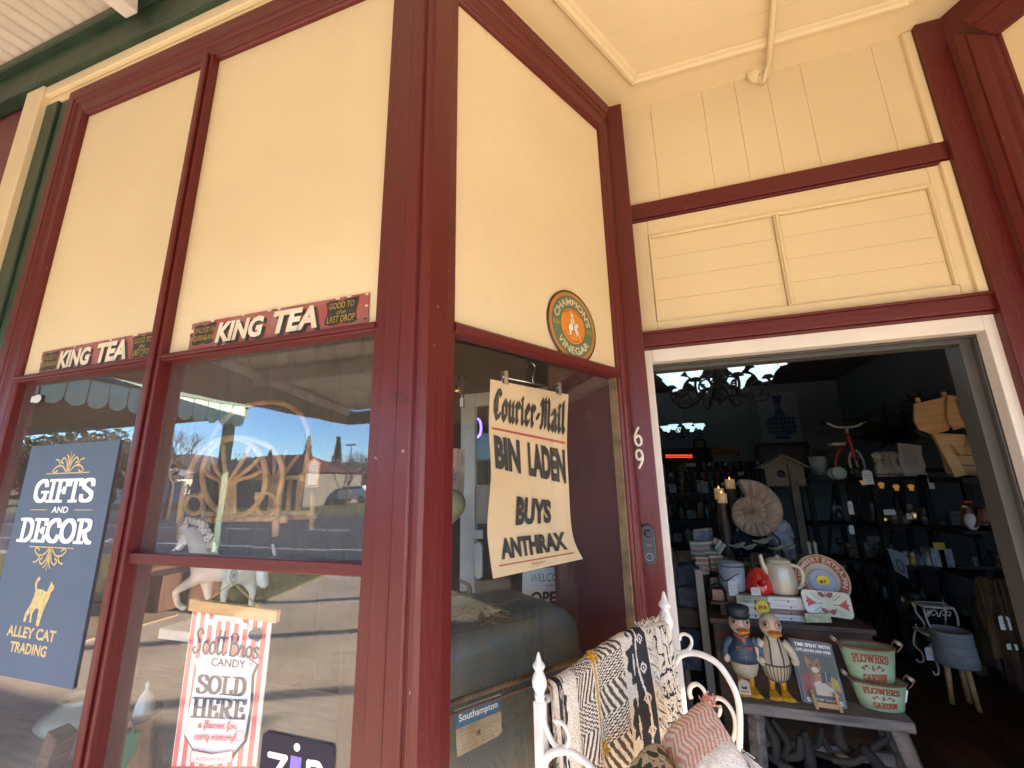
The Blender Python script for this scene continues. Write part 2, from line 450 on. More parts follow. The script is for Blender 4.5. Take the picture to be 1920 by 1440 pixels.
# hills
def hill_mesh(name, r0, az0, az1, base, amp, seed, mat, depth=160):
    mb = MB(); n = 120
    def f(u, v):
        az = radians(az0 + (az1 - az0) * u); r = r0 + depth * v
        ridge = base + amp * mnoise.fractal(V((u * 6 + seed, seed, 0)), 1.0, 2.0, 5)
        h = max(0, ridge) * sin(min(1, v * 1.25) * pi / 2) * (0.9 + 0.2 * mnoise.noise(V((u * 40, v * 6, seed))))
        edge = min(1, u * 6, (1 - u) * 6)
        return (sin(az) * r, -cos(az) * r, -0.5 + h * edge)
    mb.grid(f, n, 14, None)
    return structure(mb.build(name, mat=mat))
HILLM = pm((0.135, 0.075, 0.055), 0.95, var=0, vs=0.035, col2=(0.075, 0.07, 0.04), bump=0.3, bs=0.4, name='scrub_hill')
hill_mesh('hills', 330, -125, -41, 25, 12, 2.3, HILLM)
hill_mesh('hills', 420, -60, 60, 26, 12, 8.1, HILLM)
hill_mesh('hills', 700, -130, 120, 48, 20, 5.5, pm((0.12, 0.12, 0.14), 0.95, var=.1, vs=.01))
# trees
BARK = pm((0.13, 0.10, 0.085), 0.9, var=0.2, bump=0.4, bs=20, name='bark')
LEAFS = [pm((0.035, 0.06, 0.02), 0.7, var=0), pm((0.055, 0.085, 0.028), 0.7, var=0), pm((0.022, 0.04, 0.016), 0.7, var=0)]
def leaf(mb, p, s, rg):
    d = V((rg.uniform(-1, 1), rg.uniform(-1, 1), rg.uniform(-1, 1))).normalized(); e = d.orthogonal().normalized()
    mb.add([p - e * s * .4, p + d * s, p + e * s * .4, p - d * s * .4], [(0, 1, 2, 3)])
def cypress(x, y, h, r, label, seed):
    rg = random.Random(seed); t = thing('cypress_tree', label, 'tree', (x, y, -0.16), 'dark cypresses across the road')
    mb = MB(); mb.tube([(x, y, -.16), (x, y, h * .5), (x, y, h * .95)], [.12, .08, .02], 6); mb.build('trunk', t, BARK)
    mb = MB()
    for i in range(1500):
        k = rg.random() ** 0.8; z = 0.3 + k * (h - 0.3); R = r * (sin(min(1, (1 - k) * 1.6) * pi / 2)) * (0.75 + 0.35 * mnoise.noise(V((k * 7, seed, 0)))) * (1 if k > .08 else k * 12)
        a = rg.uniform(0, 2 * pi); rr = R * sqrt(rg.random())
        mb.mat(LEAFS[i % 3]); leaf(mb, V((x + rr * cos(a), y + rr * sin(a), z)), h * .035, rg)
    mb.build('crown', t)
def bare_tree(x, y, h, label, seed, group='leafless trees along the street'):
    rg = random.Random(seed); t = thing('bare_tree', label, 'tree', (x, y, -0.16), group)
    tr = MB(); br = MB(); top = V((x, y, h * .3))
    tr.tube([(x, y, -.16), (x + .05, y, h * .15), top], [h * .022, h * .018, h * .014], 7)
    def grow(p, d, L, r, lev):
        q = p + d * L; mid = (p + q) / 2 + V((rg.uniform(-1, 1), rg.uniform(-1, 1), 0)) * L * .07
        br.tube([p, mid, q], [r, r * .8, r * .6], 5 if lev < 2 else 4, caps=False)
        if lev >= 5: return
        for _ in range(3 if lev < 3 else 2):
            e = (d + V((rg.uniform(-1, 1), rg.uniform(-1, 1), rg.uniform(-.25, .6))) * .75).normalized()
            grow(q, e, L * rg.uniform(.62, .82), r * .6, lev + 1)
    for _ in range(4): grow(top, V((rg.uniform(-.7, .7), rg.uniform(-.7, .7), 1)).normalized(), h * .2, h * .011, 0)
    tr.build('trunk', t, BARK); br.build('branches', t, BARK)
def leafy_tree(x, y, h, r, label, seed, group='round green trees beyond the road'):
    rg = random.Random(seed); t = thing('leafy_tree', label, 'tree', (x, y, -0.16), group)
    mb = MB(); mb.tube([(x, y, -.16), (x + .1, y, h * .3), (x, y, h * .6)], [h * .03, h * .022, h * .01], 7)
    cl = [(V((x, y, h * .62)) + V((rg.uniform(-1, 1) * r * .7, rg.uniform(-1, 1) * r * .7, rg.uniform(-.7, .8) * h * .3)), rg.uniform(.35, .6) * r) for _ in range(12)]
    for c, _ in cl: mb.tube([(x, y, h * .35), c], [h * .012, h * .004], 5)
    mb.build('trunk', t, BARK); mb = MB()
    for c, s in cl:
        for i in range(170):
            d = V((rg.gauss(0, 1), rg.gauss(0, 1), rg.gauss(0, .8))).normalized() * s * rg.uniform(.6, 1.05)
            mb.mat(LEAFS[(i + int(d.z * 3)) % 3]); leaf(mb, c + d, s * .22, rg)
    mb.build('crown', t)
def polar(az, r): return (0.5 + sin(radians(az)) * r, 0.96 - cos(radians(az)) * r)
cypress(*polar(-43.6, 48), 6.4, 0.8, 'tall narrow dark cypress, nearest to the pale shed across the road', 1)
cypress(*polar(-47.6, 52), 5.2, 0.8, 'shorter dark cypress standing left of the tallest one', 2)
cypress(*polar(-40.2, 45), 6.0, 0.7, 'tall dark cypress behind the rattan arch reflection', 3)
bare_tree(*polar(-56.2, 30), 5.6, 'leafless tree with pale twigs left of the mint post', 4)
bare_tree(*polar(-38.8, 34), 4.6, 'low leafless tree beside the white car', 5)
bare_tree(*polar(-37, 40), 4.8, 'leafless tree in front of the pale shed', 6)
bare_tree(*polar(-61.3, 26), 4.8, 'leafless tree beside the round green tree', 8)
leafy_tree(*polar(-62.5, 34), 4.8, 3.2, 'round green tree seen beside the navy poster', 9)
leafy_tree(*polar(-66, 40), 5.0, 3.4, 'broad green tree furthest along the street', 10)
leafy_tree(*polar(-50, 60), 4.2, 3.4, 'dark bushy tree behind the red roofed house', 11)
leafy_tree(*polar(-34, 55), 4.5, 3.4, 'dark bushy tree beyond the pale shed', 12)
# houses across the road
def house(az, r, w, d, hw, hr, roofc, wallc, label, seed):
    x, y = polar(az, r); t = thing('house', label, 'house', (x, y, -0.16)); z0 = -.16
    mb = MB(); mb.box((x - w / 2, y - d / 2, z0), (x + w / 2, y + d / 2, hw)); mb.build('wall', t, wallc)
    mb = MB(); e = .5; a = w / 2 + e; b = d / 2 + e; k = max(0.3, a - b)
    P = [(x - a, y - b, hw), (x + a, y - b, hw), (x + a, y + b, hw), (x - a, y + b, hw), (x - k, y, hw + hr), (x + k, y, hw + hr)]
    mb.add(P, [(0, 1, 5, 4), (1, 2, 5), (2, 3, 4, 5), (3, 0, 4), (3, 2, 1, 0)]); mb.build('roof', t, roofc)
    n = max(2, int(w / 3))
    for i in range(n):
        cx = x - w / 2 + (i + .5) * w / n; mb = MB(); mb.box((cx - .6, y + d / 2, .9), (cx + .6, y + d / 2 + .05, 2.0))
        mb.build('window', t, pm((0.03, 0.035, 0.04), 0.15, var=0))
    mb = MB(); mb.box((x - .45, y + d / 2, z0), (x + .45, y + d / 2 + .04, 1.95)) if n % 2 == 0 else mb.box((x + w * .35 - .45, y + d / 2, z0), (x + w * .35 + .45, y + d / 2 + .04, 1.95))
    mb.build('door', t, pm((0.2, 0.12, 0.08), 0.5))
house(-46.2, 44, 12, 7, 2.5, 1.7, pm((0.17, 0.05, 0.038), 0.7, var=.15, vs=1), pm((0.20, 0.175, 0.15), 0.8), 'low house with a red hipped roof behind the cypresses', 1)
house(-36.0, 60, 22, 8, 2.8, 0.8, pm((0.55, 0.53, 0.5), 0.6, var=.05), pm((0.42, 0.39, 0.34), 0.8), 'long pale shed with a low roof across the road', 2)
house(-58.5, 70, 14, 8, 2.6, 1.5, pm((0.3, 0.3, 0.31), 0.6, var=.05), pm((0.6, 0.58, 0.5), 0.8), 'grey roofed pale house beyond the leafless trees', 3)
# white car
def car(az, r, rz, paint, label):
    x, y = polar(az, r); t = thing('parked_car', label, 'car', (x, y, -0.125)); z = -.125
    prof = [(-2.2, .35), (-2.2, .8), (-2.05, .95), (-1.2, 1.02), (-.6, 1.48), (1.2, 1.5), (1.85, 1.05), (2.2, .95), (2.25, .4)]
    mb = MB(); vs = []
    for k, yy in ((0, -.85), (1, .85)): vs += [(x + px, y + yy * (1 if pz < 1.1 else .82), z + pz) for px, pz in prof]
    n = len(prof); mb.add(vs, [list(range(n)), list(range(n, 2 * n))[::-1]] + [[i, n + i, n + (i + 1) % n, (i + 1) % n] for i in range(n)])
    mb.build('body', t, paint, bevel=.06, seg=3)
    for sx in (-1.35, 1.4):
        for sy in (-.84, .84):
            mb = MB(); mb.lathe((x + sx, y + sy - .1, z + .33), [(.0, 0), (.3, 0), (.33, .04), (.33, .16), (.3, .2), (0, .2)], 18, (0, 1, 0))
            w = mb.build('wheel', t, pm((.015, .015, .016), .8)); m2 = MB(); m2.lathe((x + sx, y + sy - .11, z + .33), [(0, 0), (.18, 0), (.18, .22), (0, .22)], 12, (0, 1, 0)); m2.build('rim', w, CHROME)
    for sy in (-.86, .86):
        mb = MB(); mb.slab([(x - 1.0, y + sy * .97, z + 1.06), (x + 1.6, y + sy * .97, z + 1.06), (x + 1.15, y + sy * .86, z + 1.42), (x - .55, y + sy * .86, z + 1.42)], (0, sy, 0.2), .02); mb.build('side_window', t, pm((.01, .012, .014), .1, var=0))
    mb = MB(); mb.slab([(x - 1.28, y - .72, z + 1.05), (x - 1.28, y + .72, z + 1.05), (x - .7, y + .66, z + 1.44), (x - .7, y - .66, z + 1.44)], (-.6, 0, .8), .02); mb.build('windscreen', t, pm((.01, .012, .014), .1, var=0))
    for sy in (-.6, .6):
        mb = MB(); mb.ball((x - 2.2, y + sy, z + .72), .13, 10, 6, (.3, 1.2, .7)); mb.build('headlight', t, pm((.8, .8, .8), .1))
car(-37.9, 40, 0, pm((0.8, 0.8, 0.8), 0.25, var=0, coat=.5), 'white car parked across the road near the lamp post')
# street lamp
x, y = polar(-38.6, 44); t = thing('street_lamp', 'tall grey street lamp rising over the leafless trees', 'street lamp', (x, y, -.16))
mb = MB(); mb.tube([(x, y, -.16), (x, y, 5.2)], [.09, .05], 8); mb.build('pole', t, CHROME)
for s in (-1, 1):
    mb = MB(); mb.ball((x + s * .35, y, 5.25), .3, 10, 6, (1.2, .7, .35)); mb.build('lamp_head', t, pm((.5, .5, .5), .5))
# neighbour shop to the left with its scalloped awning
NB = pm((0.17, 0.055, 0.055), 0.75, var=0.06, vs=3, bump=0.1, name='dusty_maroon_wall')
t = thing('neighbour_shop', 'dusty maroon wall of the next shop, left of the cream corner board', 'building', (-4, 0.1, 0))
mb = MB(); mb.box((-16, 0.0, 0), (-2.15, 6, 4.2)); mb.build('wall', t, NB)
mb = MB(); mb.box((-6.4, -0.02, 0.9), (-4.2, -0.001, 2.3)); mb.build('window', t, pm((.02, .025, .03), .08, var=0))
mb = MB(); mb.box((-7.8, -0.02, 0), (-6.9, -0.001, 2.1)); mb.build('door', t, pm((.3, .28, .25), .5))
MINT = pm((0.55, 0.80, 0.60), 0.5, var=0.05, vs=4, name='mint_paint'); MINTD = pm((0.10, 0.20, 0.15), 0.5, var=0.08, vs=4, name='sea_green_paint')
t = thing('scalloped_awning', 'street awning edged with mint green scalloped boards', 'awning', (-6, -2, 0))
mb = MB(); mb.smooth = True
def corr(mb, x0, x1, y0, z0, y1, z1, pitch=0.076, amp=0.009, per=8, axis='x'):
    n = int((x1 - x0) / pitch * per); vs = []
    for i in range(n + 1):
        x = x0 + (x1 - x0) * i / n; d = amp * sin(2 * pi * x / pitch)
        vs += [(x, y0, z0 + d), (x, y1, z1 + d)]
    mb.add(vs, [(2 * i, 2 * i + 2, 2 * i + 3, 2 * i + 1) for i in range(n)])
corr(mb, -13, -6.02, 0.0, 3.3, -4.5, 2.85); mb.build('corrugated_roof', t, pm((0.24, 0.22, 0.20), .6, var=.1))
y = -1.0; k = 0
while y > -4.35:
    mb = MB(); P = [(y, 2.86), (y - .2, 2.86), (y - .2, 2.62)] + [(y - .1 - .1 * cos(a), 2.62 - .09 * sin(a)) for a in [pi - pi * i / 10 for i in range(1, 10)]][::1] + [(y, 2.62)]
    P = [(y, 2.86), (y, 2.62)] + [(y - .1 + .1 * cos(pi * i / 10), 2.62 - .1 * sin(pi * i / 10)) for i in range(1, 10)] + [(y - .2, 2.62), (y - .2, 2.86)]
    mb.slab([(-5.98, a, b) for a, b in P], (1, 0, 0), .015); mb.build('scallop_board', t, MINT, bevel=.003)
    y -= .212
mb = MB(); mb.box((-6.05, -4.5, 2.86), (-5.96, 0, 2.95)); mb.build('edge_beam', t, MINTD)
for xx in (-6.1, -12.3):
    mb = MB(); mb.box((xx - .06, -4.3, 0), (xx + .06, -4.18, 2.86)); mb.build('post', t, MINTD, bevel=.008)
mb = MB(); mb.box((-13, -4.5, 2.7), (-6.05, -4.44, 2.88)); mb.build('front_beam', t, MINTD)
mb = MB(); mb.box((-12.6, -4.3, 0.0), (-12.5, -0.3, 2.1)); mb.box((-12.6, -4.3, 2.5), (-12.5, -.3, 2.7)); mb.build('end_screen', t, pm((.12, .11, .1), .8))
# our verandah
t = thing('verandah', 'deep street verandah with a whitish corrugated roof and green beam', 'verandah', (0, -3, 0))
ROOFU = pm((0.62, 0.57, 0.50), 0.55, var=0.10, vs=3, bump=0.25, bs=90, name='painted_corrugated_underside')
mb = MB(); mb.smooth = True; corr(mb, -4.8, 6.2, -0.02, 3.60, -5.75, 2.93); mb.build('corrugated_roof', t, ROOFU)
mb = MB(); corr(mb, -4.8, 6.2, -0.02, 3.625, -5.75, 2.955, amp=.009); mb.build('roof_top', t, pm((.4, .4, .4), .5))
mb = MB(); mb.box((-4.8, -0.070, 3.385), (6.2, -0.012, 3.53)); mb.box((-4.8, -0.10, 3.531), (6.2, -0.012, 3.575)); mb.build('wall_plate', t, GREEN, bevel=.006)
mb = MB(); mb.box((-4.8, -5.6, 2.62), (6.2, -5.5, 2.86)); mb.build('front_beam', t, GREEN, bevel=.006)
mb = MB(); mb.box((-4.8, -3.6, 2.95), (6.2, -3.5, 3.16)); mb.build('purlin', t, WHITEP)
mb = MB(); mb.box((-4.8, -1.9, 3.20), (6.2, -1.8, 3.345)); mb.build('purlin', t, WHITEP)
for xx in (-4.75, at(220, 30, -.14).x, 1.2, 3.6, 6.1):
    mb = MB(); mb.bar((xx, -0.105, 3.51), (xx, -5.6, 2.83), 0.07, 0.12); mb.build('rafter', t, WHITEP, bevel=.004)
mb = MB(); mb.slab([(-4.82, -.05, 2.72), (-4.82, -5.6, 2.62), (-4.82, -5.6, 2.95), (-4.82, -.05, 3.62)], (-1, 0, 0), .03); mb.build('end_fascia', t, pm((.3, .27, .24), .7))
for xx in (-1.0, 2.2, 5.4):
    mb = MB(); mb.box((xx - .06, -5.61, 0), (xx + .06, -5.49, 2.62)); mb.build('post', t, GREEN, bevel=.01)
mb = MB(); mb.slab([(6.2, -.05, 2.46), (6.2, -5.6, 2.44), (6.2, -5.6, 2.95), (6.2, -.05, 3.62)], (1, 0, 0), .03); mb.build('end_fascia', t, pm((.3, .27, .24), .7))  # right end fascia added out of view, hung low to cut off the sun
# ================================================================== the shop building
TH = radians(29.57)
SU = V((sin(TH), cos(TH), 0)); SN = V((cos(TH), -sin(TH), 0)); UP = V((0, 0, 1)); EX = V((1, 0, 0)); EY = V((0, 1, 0))
XC = 2.281                              # right hand corner of the recess, mirrored
SU2 = V((-sin(TH), cos(TH), 0)); SN2 = V((-cos(TH), -sin(TH), 0)); C2 = V((XC, 0, 0))
def sp(along, z, out=0.0): return SU * along + SN * out + UP * z
def sp2(along, z, out=0.0): return C2 + SU2 * along + SN2 * out + UP * z
shop = thing('shop_building', 'cream and maroon timber shopfront with a recessed splayed doorway', 'shop', (0, 0, 0))
def trim(mb, p0, p1, side, out, prof, m0=0.0, m1=0.0):
    p0, p1, side, out = V(p0), V(p1), V(side), V(out); d = (p1 - p0).normalized(); n = len(prof)
    A = [p0 - d * (m0 * a) + side * a + out * b for a, b in prof]; B = [p1 + d * (m1 * a) + side * a + out * b for a, b in prof]
    fs = [list(range(n)), list(range(n, 2 * n))[::-1]] + [[i, n + i, n + (i + 1) % n, (i + 1) % n] for i in range(n)]
    if d.cross(side).dot(out) > 0: fs = [f[::-1] for f in fs]
    mb.add(A + B, fs)
def prof_scale(P, w): 
    k = w / max(a for a, b in P); return [(a * k, b) for a, b in P]
HEADP = [(0, -.02), (0, .010), (.008, .017), (.020, .017), (.024, .022), (.085, .024), (.10, .027), (.108, .032), (.128, .034), (.14, .030), (.146, .037), (.225, .040), (.225, -.02)]
ENDP = [(0, -.02), (0, .008), (.007, .015), (.018, .015), (.024, .022), (.036, .026), (.042, .020), (.060, .020), (.060, -.02)]
ZP, ZT, ZH, ZF = 1.968, 1.942, 3.165, 3.29     # cream panel foot, glass top, panel top, head top
XL, XM0, XM1, XR = -1.735, -1.005, -0.955, -0.150
# left facade panels
for x0, x1 in ((XL - .03, XM0 + .02), (XM1 - .02, XR + .03)):
    mb = MB(); mb.box((x0, 0, ZP - .02), (x1, .03, ZH + .03)); mb.build('wall_panel', shop, CREAM)
mb = MB(); trim(mb, (XL, 0, ZH), (XR + .06, 0, ZH), UP, (0, -1, 0), prof_scale(HEADP, .125), .095 / .125, 0); mb.build('head_moulding', shop, MAROONH, bevel=.002)
mb = MB(); trim(mb, (XL, 0, .55), (XL, 0, ZH), -EX, (0, -1, 0), prof_scale(HEADP, .095), 0, .125 / .095); mb.build('side_moulding', shop, MAROON, bevel=.002)
mb = MB(); mb.box((-1.925, -.022, 0), (-1.832, .03, ZF)); mb.box((-2.019, -.032, 0), (-1.931, .03, ZF + .002)); mb.box((-1.935, -.012, 0), (-1.92, .03, ZF - .005)); mb.build('corner_batten', shop, GREEN, bevel=.004)
mb = MB(); mb.box((-2.149, -.056, 0), (-2.020, .03, 3.384)); mb.build('corner_board', shop, CREAM, bevel=.005)
mb = MB(); mb.box((-2.0195, -.026, ZF + .003), (.06, .03, 3.53)); mb.box((-2.0195, -.046, ZF + .04), (.06, -.0265, 3.384)); mb.build('fascia_board', shop, CREAM, bevel=.004)
mb = MB(); mb.box((XM0, -.028, .55), (XM1, .02, ZH + .012)); mb.box((XM0 + .013, -.040, .55), (XM1 - .013, -.0285, ZH + .014)); mb.build('mullion', shop, MAROON, bevel=.005, seg=3)
for x0, x1 in ((XL, XM0), (XM1, XR)):
    mb = MB(); mb.box((x0 - .001, -.022, ZT), (x1 + .001, .02, ZP)); mb.box((x0, -.030, ZT + .007), (x1, -.0225, ZP - .006)); mb.build('transom', shop, MAROONH, bevel=.004, seg=3)
mb = MB(); mb.box((XM1, -.016, 1.337), (XR, .022, 1.367)); mb.build('glazing_bar', shop, MAROONH, bevel=.004, seg=3)
mb = MB(); mb.box((XL, -.05, .52), (XR, .03, .60)); mb.build('window_sill', shop, MAROONH, bevel=.008)
mb = MB(); mb.box((XL, -.02, 0), (XR, .05, .52)); mb.build('stall_riser', shop, MAROONH)
for x0, x1, z0, z1 in ((XL, XM0, .60, ZT), (XM1, XR, 1.367, ZT), (XM1, XR, .60, 1.337)):
    mb = MB(); mb.add([(x0 - .005, .012, z0 - .005), (x1 + .005, .012, z0 - .005), (x1 + .005, .012, z1 + .005), (x0 - .005, .012, z1 + .005)], [(0, 1, 2, 3)]); mb.build('window_pane', shop, GLASS)
# narrow dark stop beads inside the glazing
for x0, x1 in ((XL - .004, XL + .012), (XM0 - .012, XM0 + .004), (XM1 - .004, XM1 + .012), (XR - .012, XR + .004)):
    mb = MB(); mb.box((x0, .014, .58), (x1, .05, ZT)); mb.build('glazing_stop', shop, pm((.06, .012, .012), .5))
# corner post
def corner(mb, fl):
    P = [(-.155, .02), (-.155, -.020), (-.112, -.026), (-.108, -.044), (-.060, -.048), (-.052, -.058), (-.018, -.058), (-.010, -.046), (-.004, -.055), (.010, -.055), (.018, -.044)]
    Q = [SU * .030 + SN * .028, SU * .064 + SN * .016, SU * .066 - SN * .02]
    P += [(q.x, q.y) for q in Q]
    if fl: P = [(XC - x, y) for x, y in P]
    mb.prism(P, 0, 3.38)
for fl in (0, 1):
    mb = MB(); corner(mb, fl); mb.build('corner_post', shop, MAROON, bevel=.003, seg=2)
# splayed returns, left and right
SH = 3.083; SA0, SA1L = .064, .833
_p = atpl(1143, 200, sp(0, 0, .04), SN); SHT = _p.z
for f, su, sn, SA1 in ((sp, SU, SN, SA1L), (sp2, SU2, SN2, .89)):
    mb = MB(); mb.slab([f(SA0 - .02, ZP - .02), f(SA1 + .02, ZP - .02), f(SA1 + .02, SH + .02), f(SA0 - .02, SH + .02)], sn, .03); mb.build('wall_panel', shop, CREAM)
    W = SHT - SH
    mb = MB(); trim(mb, f(SA0, SH), f(SA1, SH), UP, sn, prof_scale(HEADP, W), 0, .06 / W); mb.build('head_moulding', shop, MAROONH, bevel=.002)
    mb = MB(); trim(mb, f(SA1, .1), f(SA1, SH), su, sn, ENDP if f is sp else prof_scale(ENDP, .10), 0, W / (.06 if f is sp else .10)); mb.build('side_moulding', shop, MAROON, bevel=.002)
    mb = MB(); mb.slab([f(SA0, ZT - .012), f(SA1, ZT - .012), f(SA1, ZP), f(SA0, ZP)], sn, .03)
    a = [f(SA0, ZT - .012), f(SA1, ZT - .012), f(SA1, ZP), f(SA0, ZP)]
    mb = MB(); trim(mb, f(SA0, ZT - .012), f(SA1, ZT - .012), UP, sn, [(0, -.02), (0, .014), (.008, .022), (.026, .024), (.036, .014), (.038, -.02)]); mb.build('transom', shop, MAROONH, bevel=.002)
    mb = MB(); mb.add([f(SA0 - .01, .60, -.012), f(SA1 + .005, .60, -.012), f(SA1 + .005, ZT, -.012), f(SA0 - .01, ZT, -.012)], [(0, 1, 2, 3)] if f is sp else [(3, 2, 1, 0)]); mb.build('window_pane', shop, GLASS2)
    mb = MB(); mb.slab([f(SA1 - .010, .60, .003), f(SA1 - .001, .60, .003), f(SA1 - .001, ZT - .012, .003), f(SA1 - .010, ZT - .012, .003)], sn, .03); mb.build('glazing_stop', shop, pm((.22, .15, .085), .6, var=.2, vs=20))
    mb = MB(); mb.slab([f(SA0, .1, .02), f(SA1, .1, .02), f(SA1, .6, .02), f(SA0, .6, .02)], sn, .05); mb.build('stall_riser', shop, MAROONH)
    mb = MB(); mb.slab([f(-.02, SHT, -.012), f(1.1 if f is sp else .87, SHT, -.012), f(1.1 if f is sp else .87, 3.34, -.012), f(-.02, 3.34, -.012)], sn, .02); mb.build('fascia_board', shop, CREAM)
SA1 = SA1L
CZ_ = 3.334
# door wall at the back of the recess
YB = .92
YP = .79                                                   # face of the door posts
xa = atpl(1183, 391, (0, YP, 0), EY).x
PL0, PL1 = sp(SA1 + .058, 0).x, xa
mb = MB(); mb.box((PL0, YP, .1), (PL1, YB + .08, SHT + .035)); mb.build('door_post', shop, MAROON, bevel=.005)
YQ = .878; QR0 = at(1781.7, 268, YQ).x; QR1 = sp2(.985, 0).x + .004
mb = MB(); mb.box((QR0, YQ, .1), (QR1, YB + .08, CZ_)); mb.slab([sp2(.88, .1, .004), sp2(1.02, .1, .004), sp2(1.02, CZ_, .004), sp2(.88, CZ_, .004)], SN2, .05); mb.build('door_post', shop, MAROON, bevel=.005)
zb1 = at(1280, 370, YB).z; zb0 = at(1280, 398, YB).z
zd1 = at(1280, 617, YB).z; zd0 = at(1280, 650, YB).z      # door head
XI0, XI1 = PL1 - .01, QR0 + .01; fz0_ = zd1 + .001
# boarded panel over the doorway
mb = MB(); bx = [at(px, 300, YB).x for px in (1230, 1334, 1401, 1467, 1538, 1690)]
edges = [XI0] + bx + [XI1]
for a, b in zip(edges[:-1], edges[1:]): mb.box((a + .0004, YB, zb1 - .02), (b - .0004, YB + .02, 3.345))
mb.box((XI0, YB + .021, zb1 - .02), (XI1, YB + .03, 3.345)); mb.build('boarded_panel', shop, CREAM, bevel=.0014)
mb = MB(); mb.box((QR0 - .032, YB - .022, zb1), (QR0 - .0005, YB - .0005, 3.33)); mb.box((QR0 - .030, YB - .022, fz0_), (QR0 - .0005, YB - .0045, zb0 - .0105)); mb.build('edge_bead', shop, CREAM, bevel=.004)
mb = MB(); mb.box((XI0, YB - .02, zb0), (XI1, YB + .02, zb1)); mb.box((XI0, YB - .012, zb0 - .010), (XI1, YB + .02, zb0 - .001)); mb.build('rail', shop, MAROONH, bevel=.003)
# fanlight panel: cream frame with two boarded fields and a muntin
fz1, fz0 = zb0 - .012, zd1
mb = MB(); xs = .075; ft = .075; fb = .045; fx0, fx1 = XI0, XI1
mb.box((fx0, YB - .004, fz0), (fx0 + xs, YB + .02, fz1)); mb.box((fx1 - xs, YB - .004, fz0), (fx1, YB + .02, fz1))
mb.box((fx0 + xs, YB - .004, fz1 - ft), (fx1 - xs, YB + .02, fz1)); mb.box((fx0 + xs, YB - .004, fz0), (fx1 - xs, YB + .02, fz0 + fb)); mb.build('fanlight_frame', shop, CREAM, bevel=.003)
mb = MB(); g = .012
mb.box((fx0 + xs + .001, YB - .010, fz0 + fb), (fx0 + xs + g, YB + .01, fz1 - ft)); mb.box((fx1 - xs - g, YB - .010, fz0 + fb), (fx1 - xs - .001, YB + .01, fz1 - ft))
mb.box((fx0 + xs + g, YB - .010, fz1 - ft - g), (fx1 - xs - g, YB + .01, fz1 - ft - .001)); mb.build('fanlight_bead', shop, CREAM, bevel=.003)
xm = at(1468, 480, YB).x; mb = MB(); mb.box((xm - .011, YB - .006, fz0 + fb), (xm + .011, YB + .01, fz1 - ft - g)); mb.box((xm - .005, YB - .014, fz0 + fb), (xm + .005, YB - .0065, fz1 - ft - g)); mb.build('muntin', shop, CREAM, bevel=.003)
mb = MB(); nb = 4
for x0, x1 in ((fx0 + xs + g, xm - .0115), (xm + .0115, fx1 - xs - g)):
    for i in range(nb):
        a = fz0 + fb + (fz1 - ft - g - fz0 - fb) * i / nb; b = fz0 + fb + (fz1 - ft - g - fz0 - fb) * (i + 1) / nb
        mb.box((x0, YB + .008, a + .0004), (x1, YB + .02, b - .0004))
mb.box((fx0 + .01, YB + .0205, fz0), (fx1 - .01, YB + .04, fz1)); mb.build('fanlight_panel', shop, CREAM, bevel=.0016)
mb = MB(); mb.box((XI0, YB - .022, zd0 + .012), (XI1, YB + .06, zd1)); mb.box((XI0, YB - .012, zd0), (XI1, YB + .06, zd0 + .0115)); mb.box((XI0, YB - .034, zd1 - .012), (XI1, YB - .0225, zd1 - .002)); mb.build('door_head', shop, MAROONH, bevel=.003)
# white door frame and grey jamb
YD = YB - .006
dx0 = PL1 - .002; dw0 = at(1231, 760, YD).x; dz1 = zd0 - .001; dz0 = at(1500, 652, YD).z
dx1 = QR0 + .004; dw1 = at(1849, 620, YD).x
mb = MB(); mb.box((dx0, YD, .1), (dw0, YD + .05, dz1)); mb.box((dw1, YD, .1), (dx1, YD + .05, dz1)); mb.box((dw0, YD, dz0), (dw1, YD + .05, dz1)); mb.build('door_frame', shop, WHITEP, bevel=.003)
mb = MB(); mb.box((dw0 - .01, YD + .055, .1), (dw0 + .004, YD + .12, dz0)); mb.box((dw1 - .004, YD + .055, .1), (dw1 + .02, YD + .075, dz0)); mb.box((dw1 - .036, YD + .078, .1), (dw1 + .02, YD + .16, dz0)); mb.box((dw0, YD + .055, dz0 - .006), (dw1, YD + .07, dz0 + .01)); mb.box((dw0, YD + .075, dz0 - .022), (dw1, YD + .14, dz0 + .01)); mb.build('door_jamb', shop, GREYJ, bevel=.002)
mb = MB(); mb.box((dw1 - .002, YD + .0755, .1), (dw1 + .02, YD + .0775, dz0)); mb.box((dw0, YD + .0705, dz0 - .001), (dw1, YD + .0745, dz0 + .01)); mb.build('brush_seal', shop, INK)
# soffit
CZ = 3.335
mb = MB(); mb.prism([(-.03, -.02), (XC + .03, -.02), (1.80, .97), (.50, .97)], CZ, CZ + .05); mb.build('entry_soffit', shop, CREAM)
mb = MB(); y = -.02
b0 = atz(1185, 166, CZ - .02); b1 = atz(1708, 16, CZ - .02); c0 = atz(1031, 0, CZ - .02)
by = (b0.y + b1.y) / 2; d = (c0 - b0); d.z = 0; d.normalize()
CORN = [(0, -.001), (0, .010), (.008, .018), (.022, .020), (.030, .012), (.044, .010), (.048, -.001)]
e0 = V((b0.x, by, CZ)); e1 = V((b1.x, by, CZ)); f0 = e0 + d * ((by + .02) / -d.y); d2 = V((-d.x, d.y, 0)); f1 = e1 + d2 * ((by + .02) / -d2.y)
ang = math.tan(d.angle(EX) / 2 - pi / 4)
mb = MB(); DN = V((0, 0, -1)); side_l = V((-d.y, d.x, 0)); 
if side_l.x < 0: side_l = -side_l
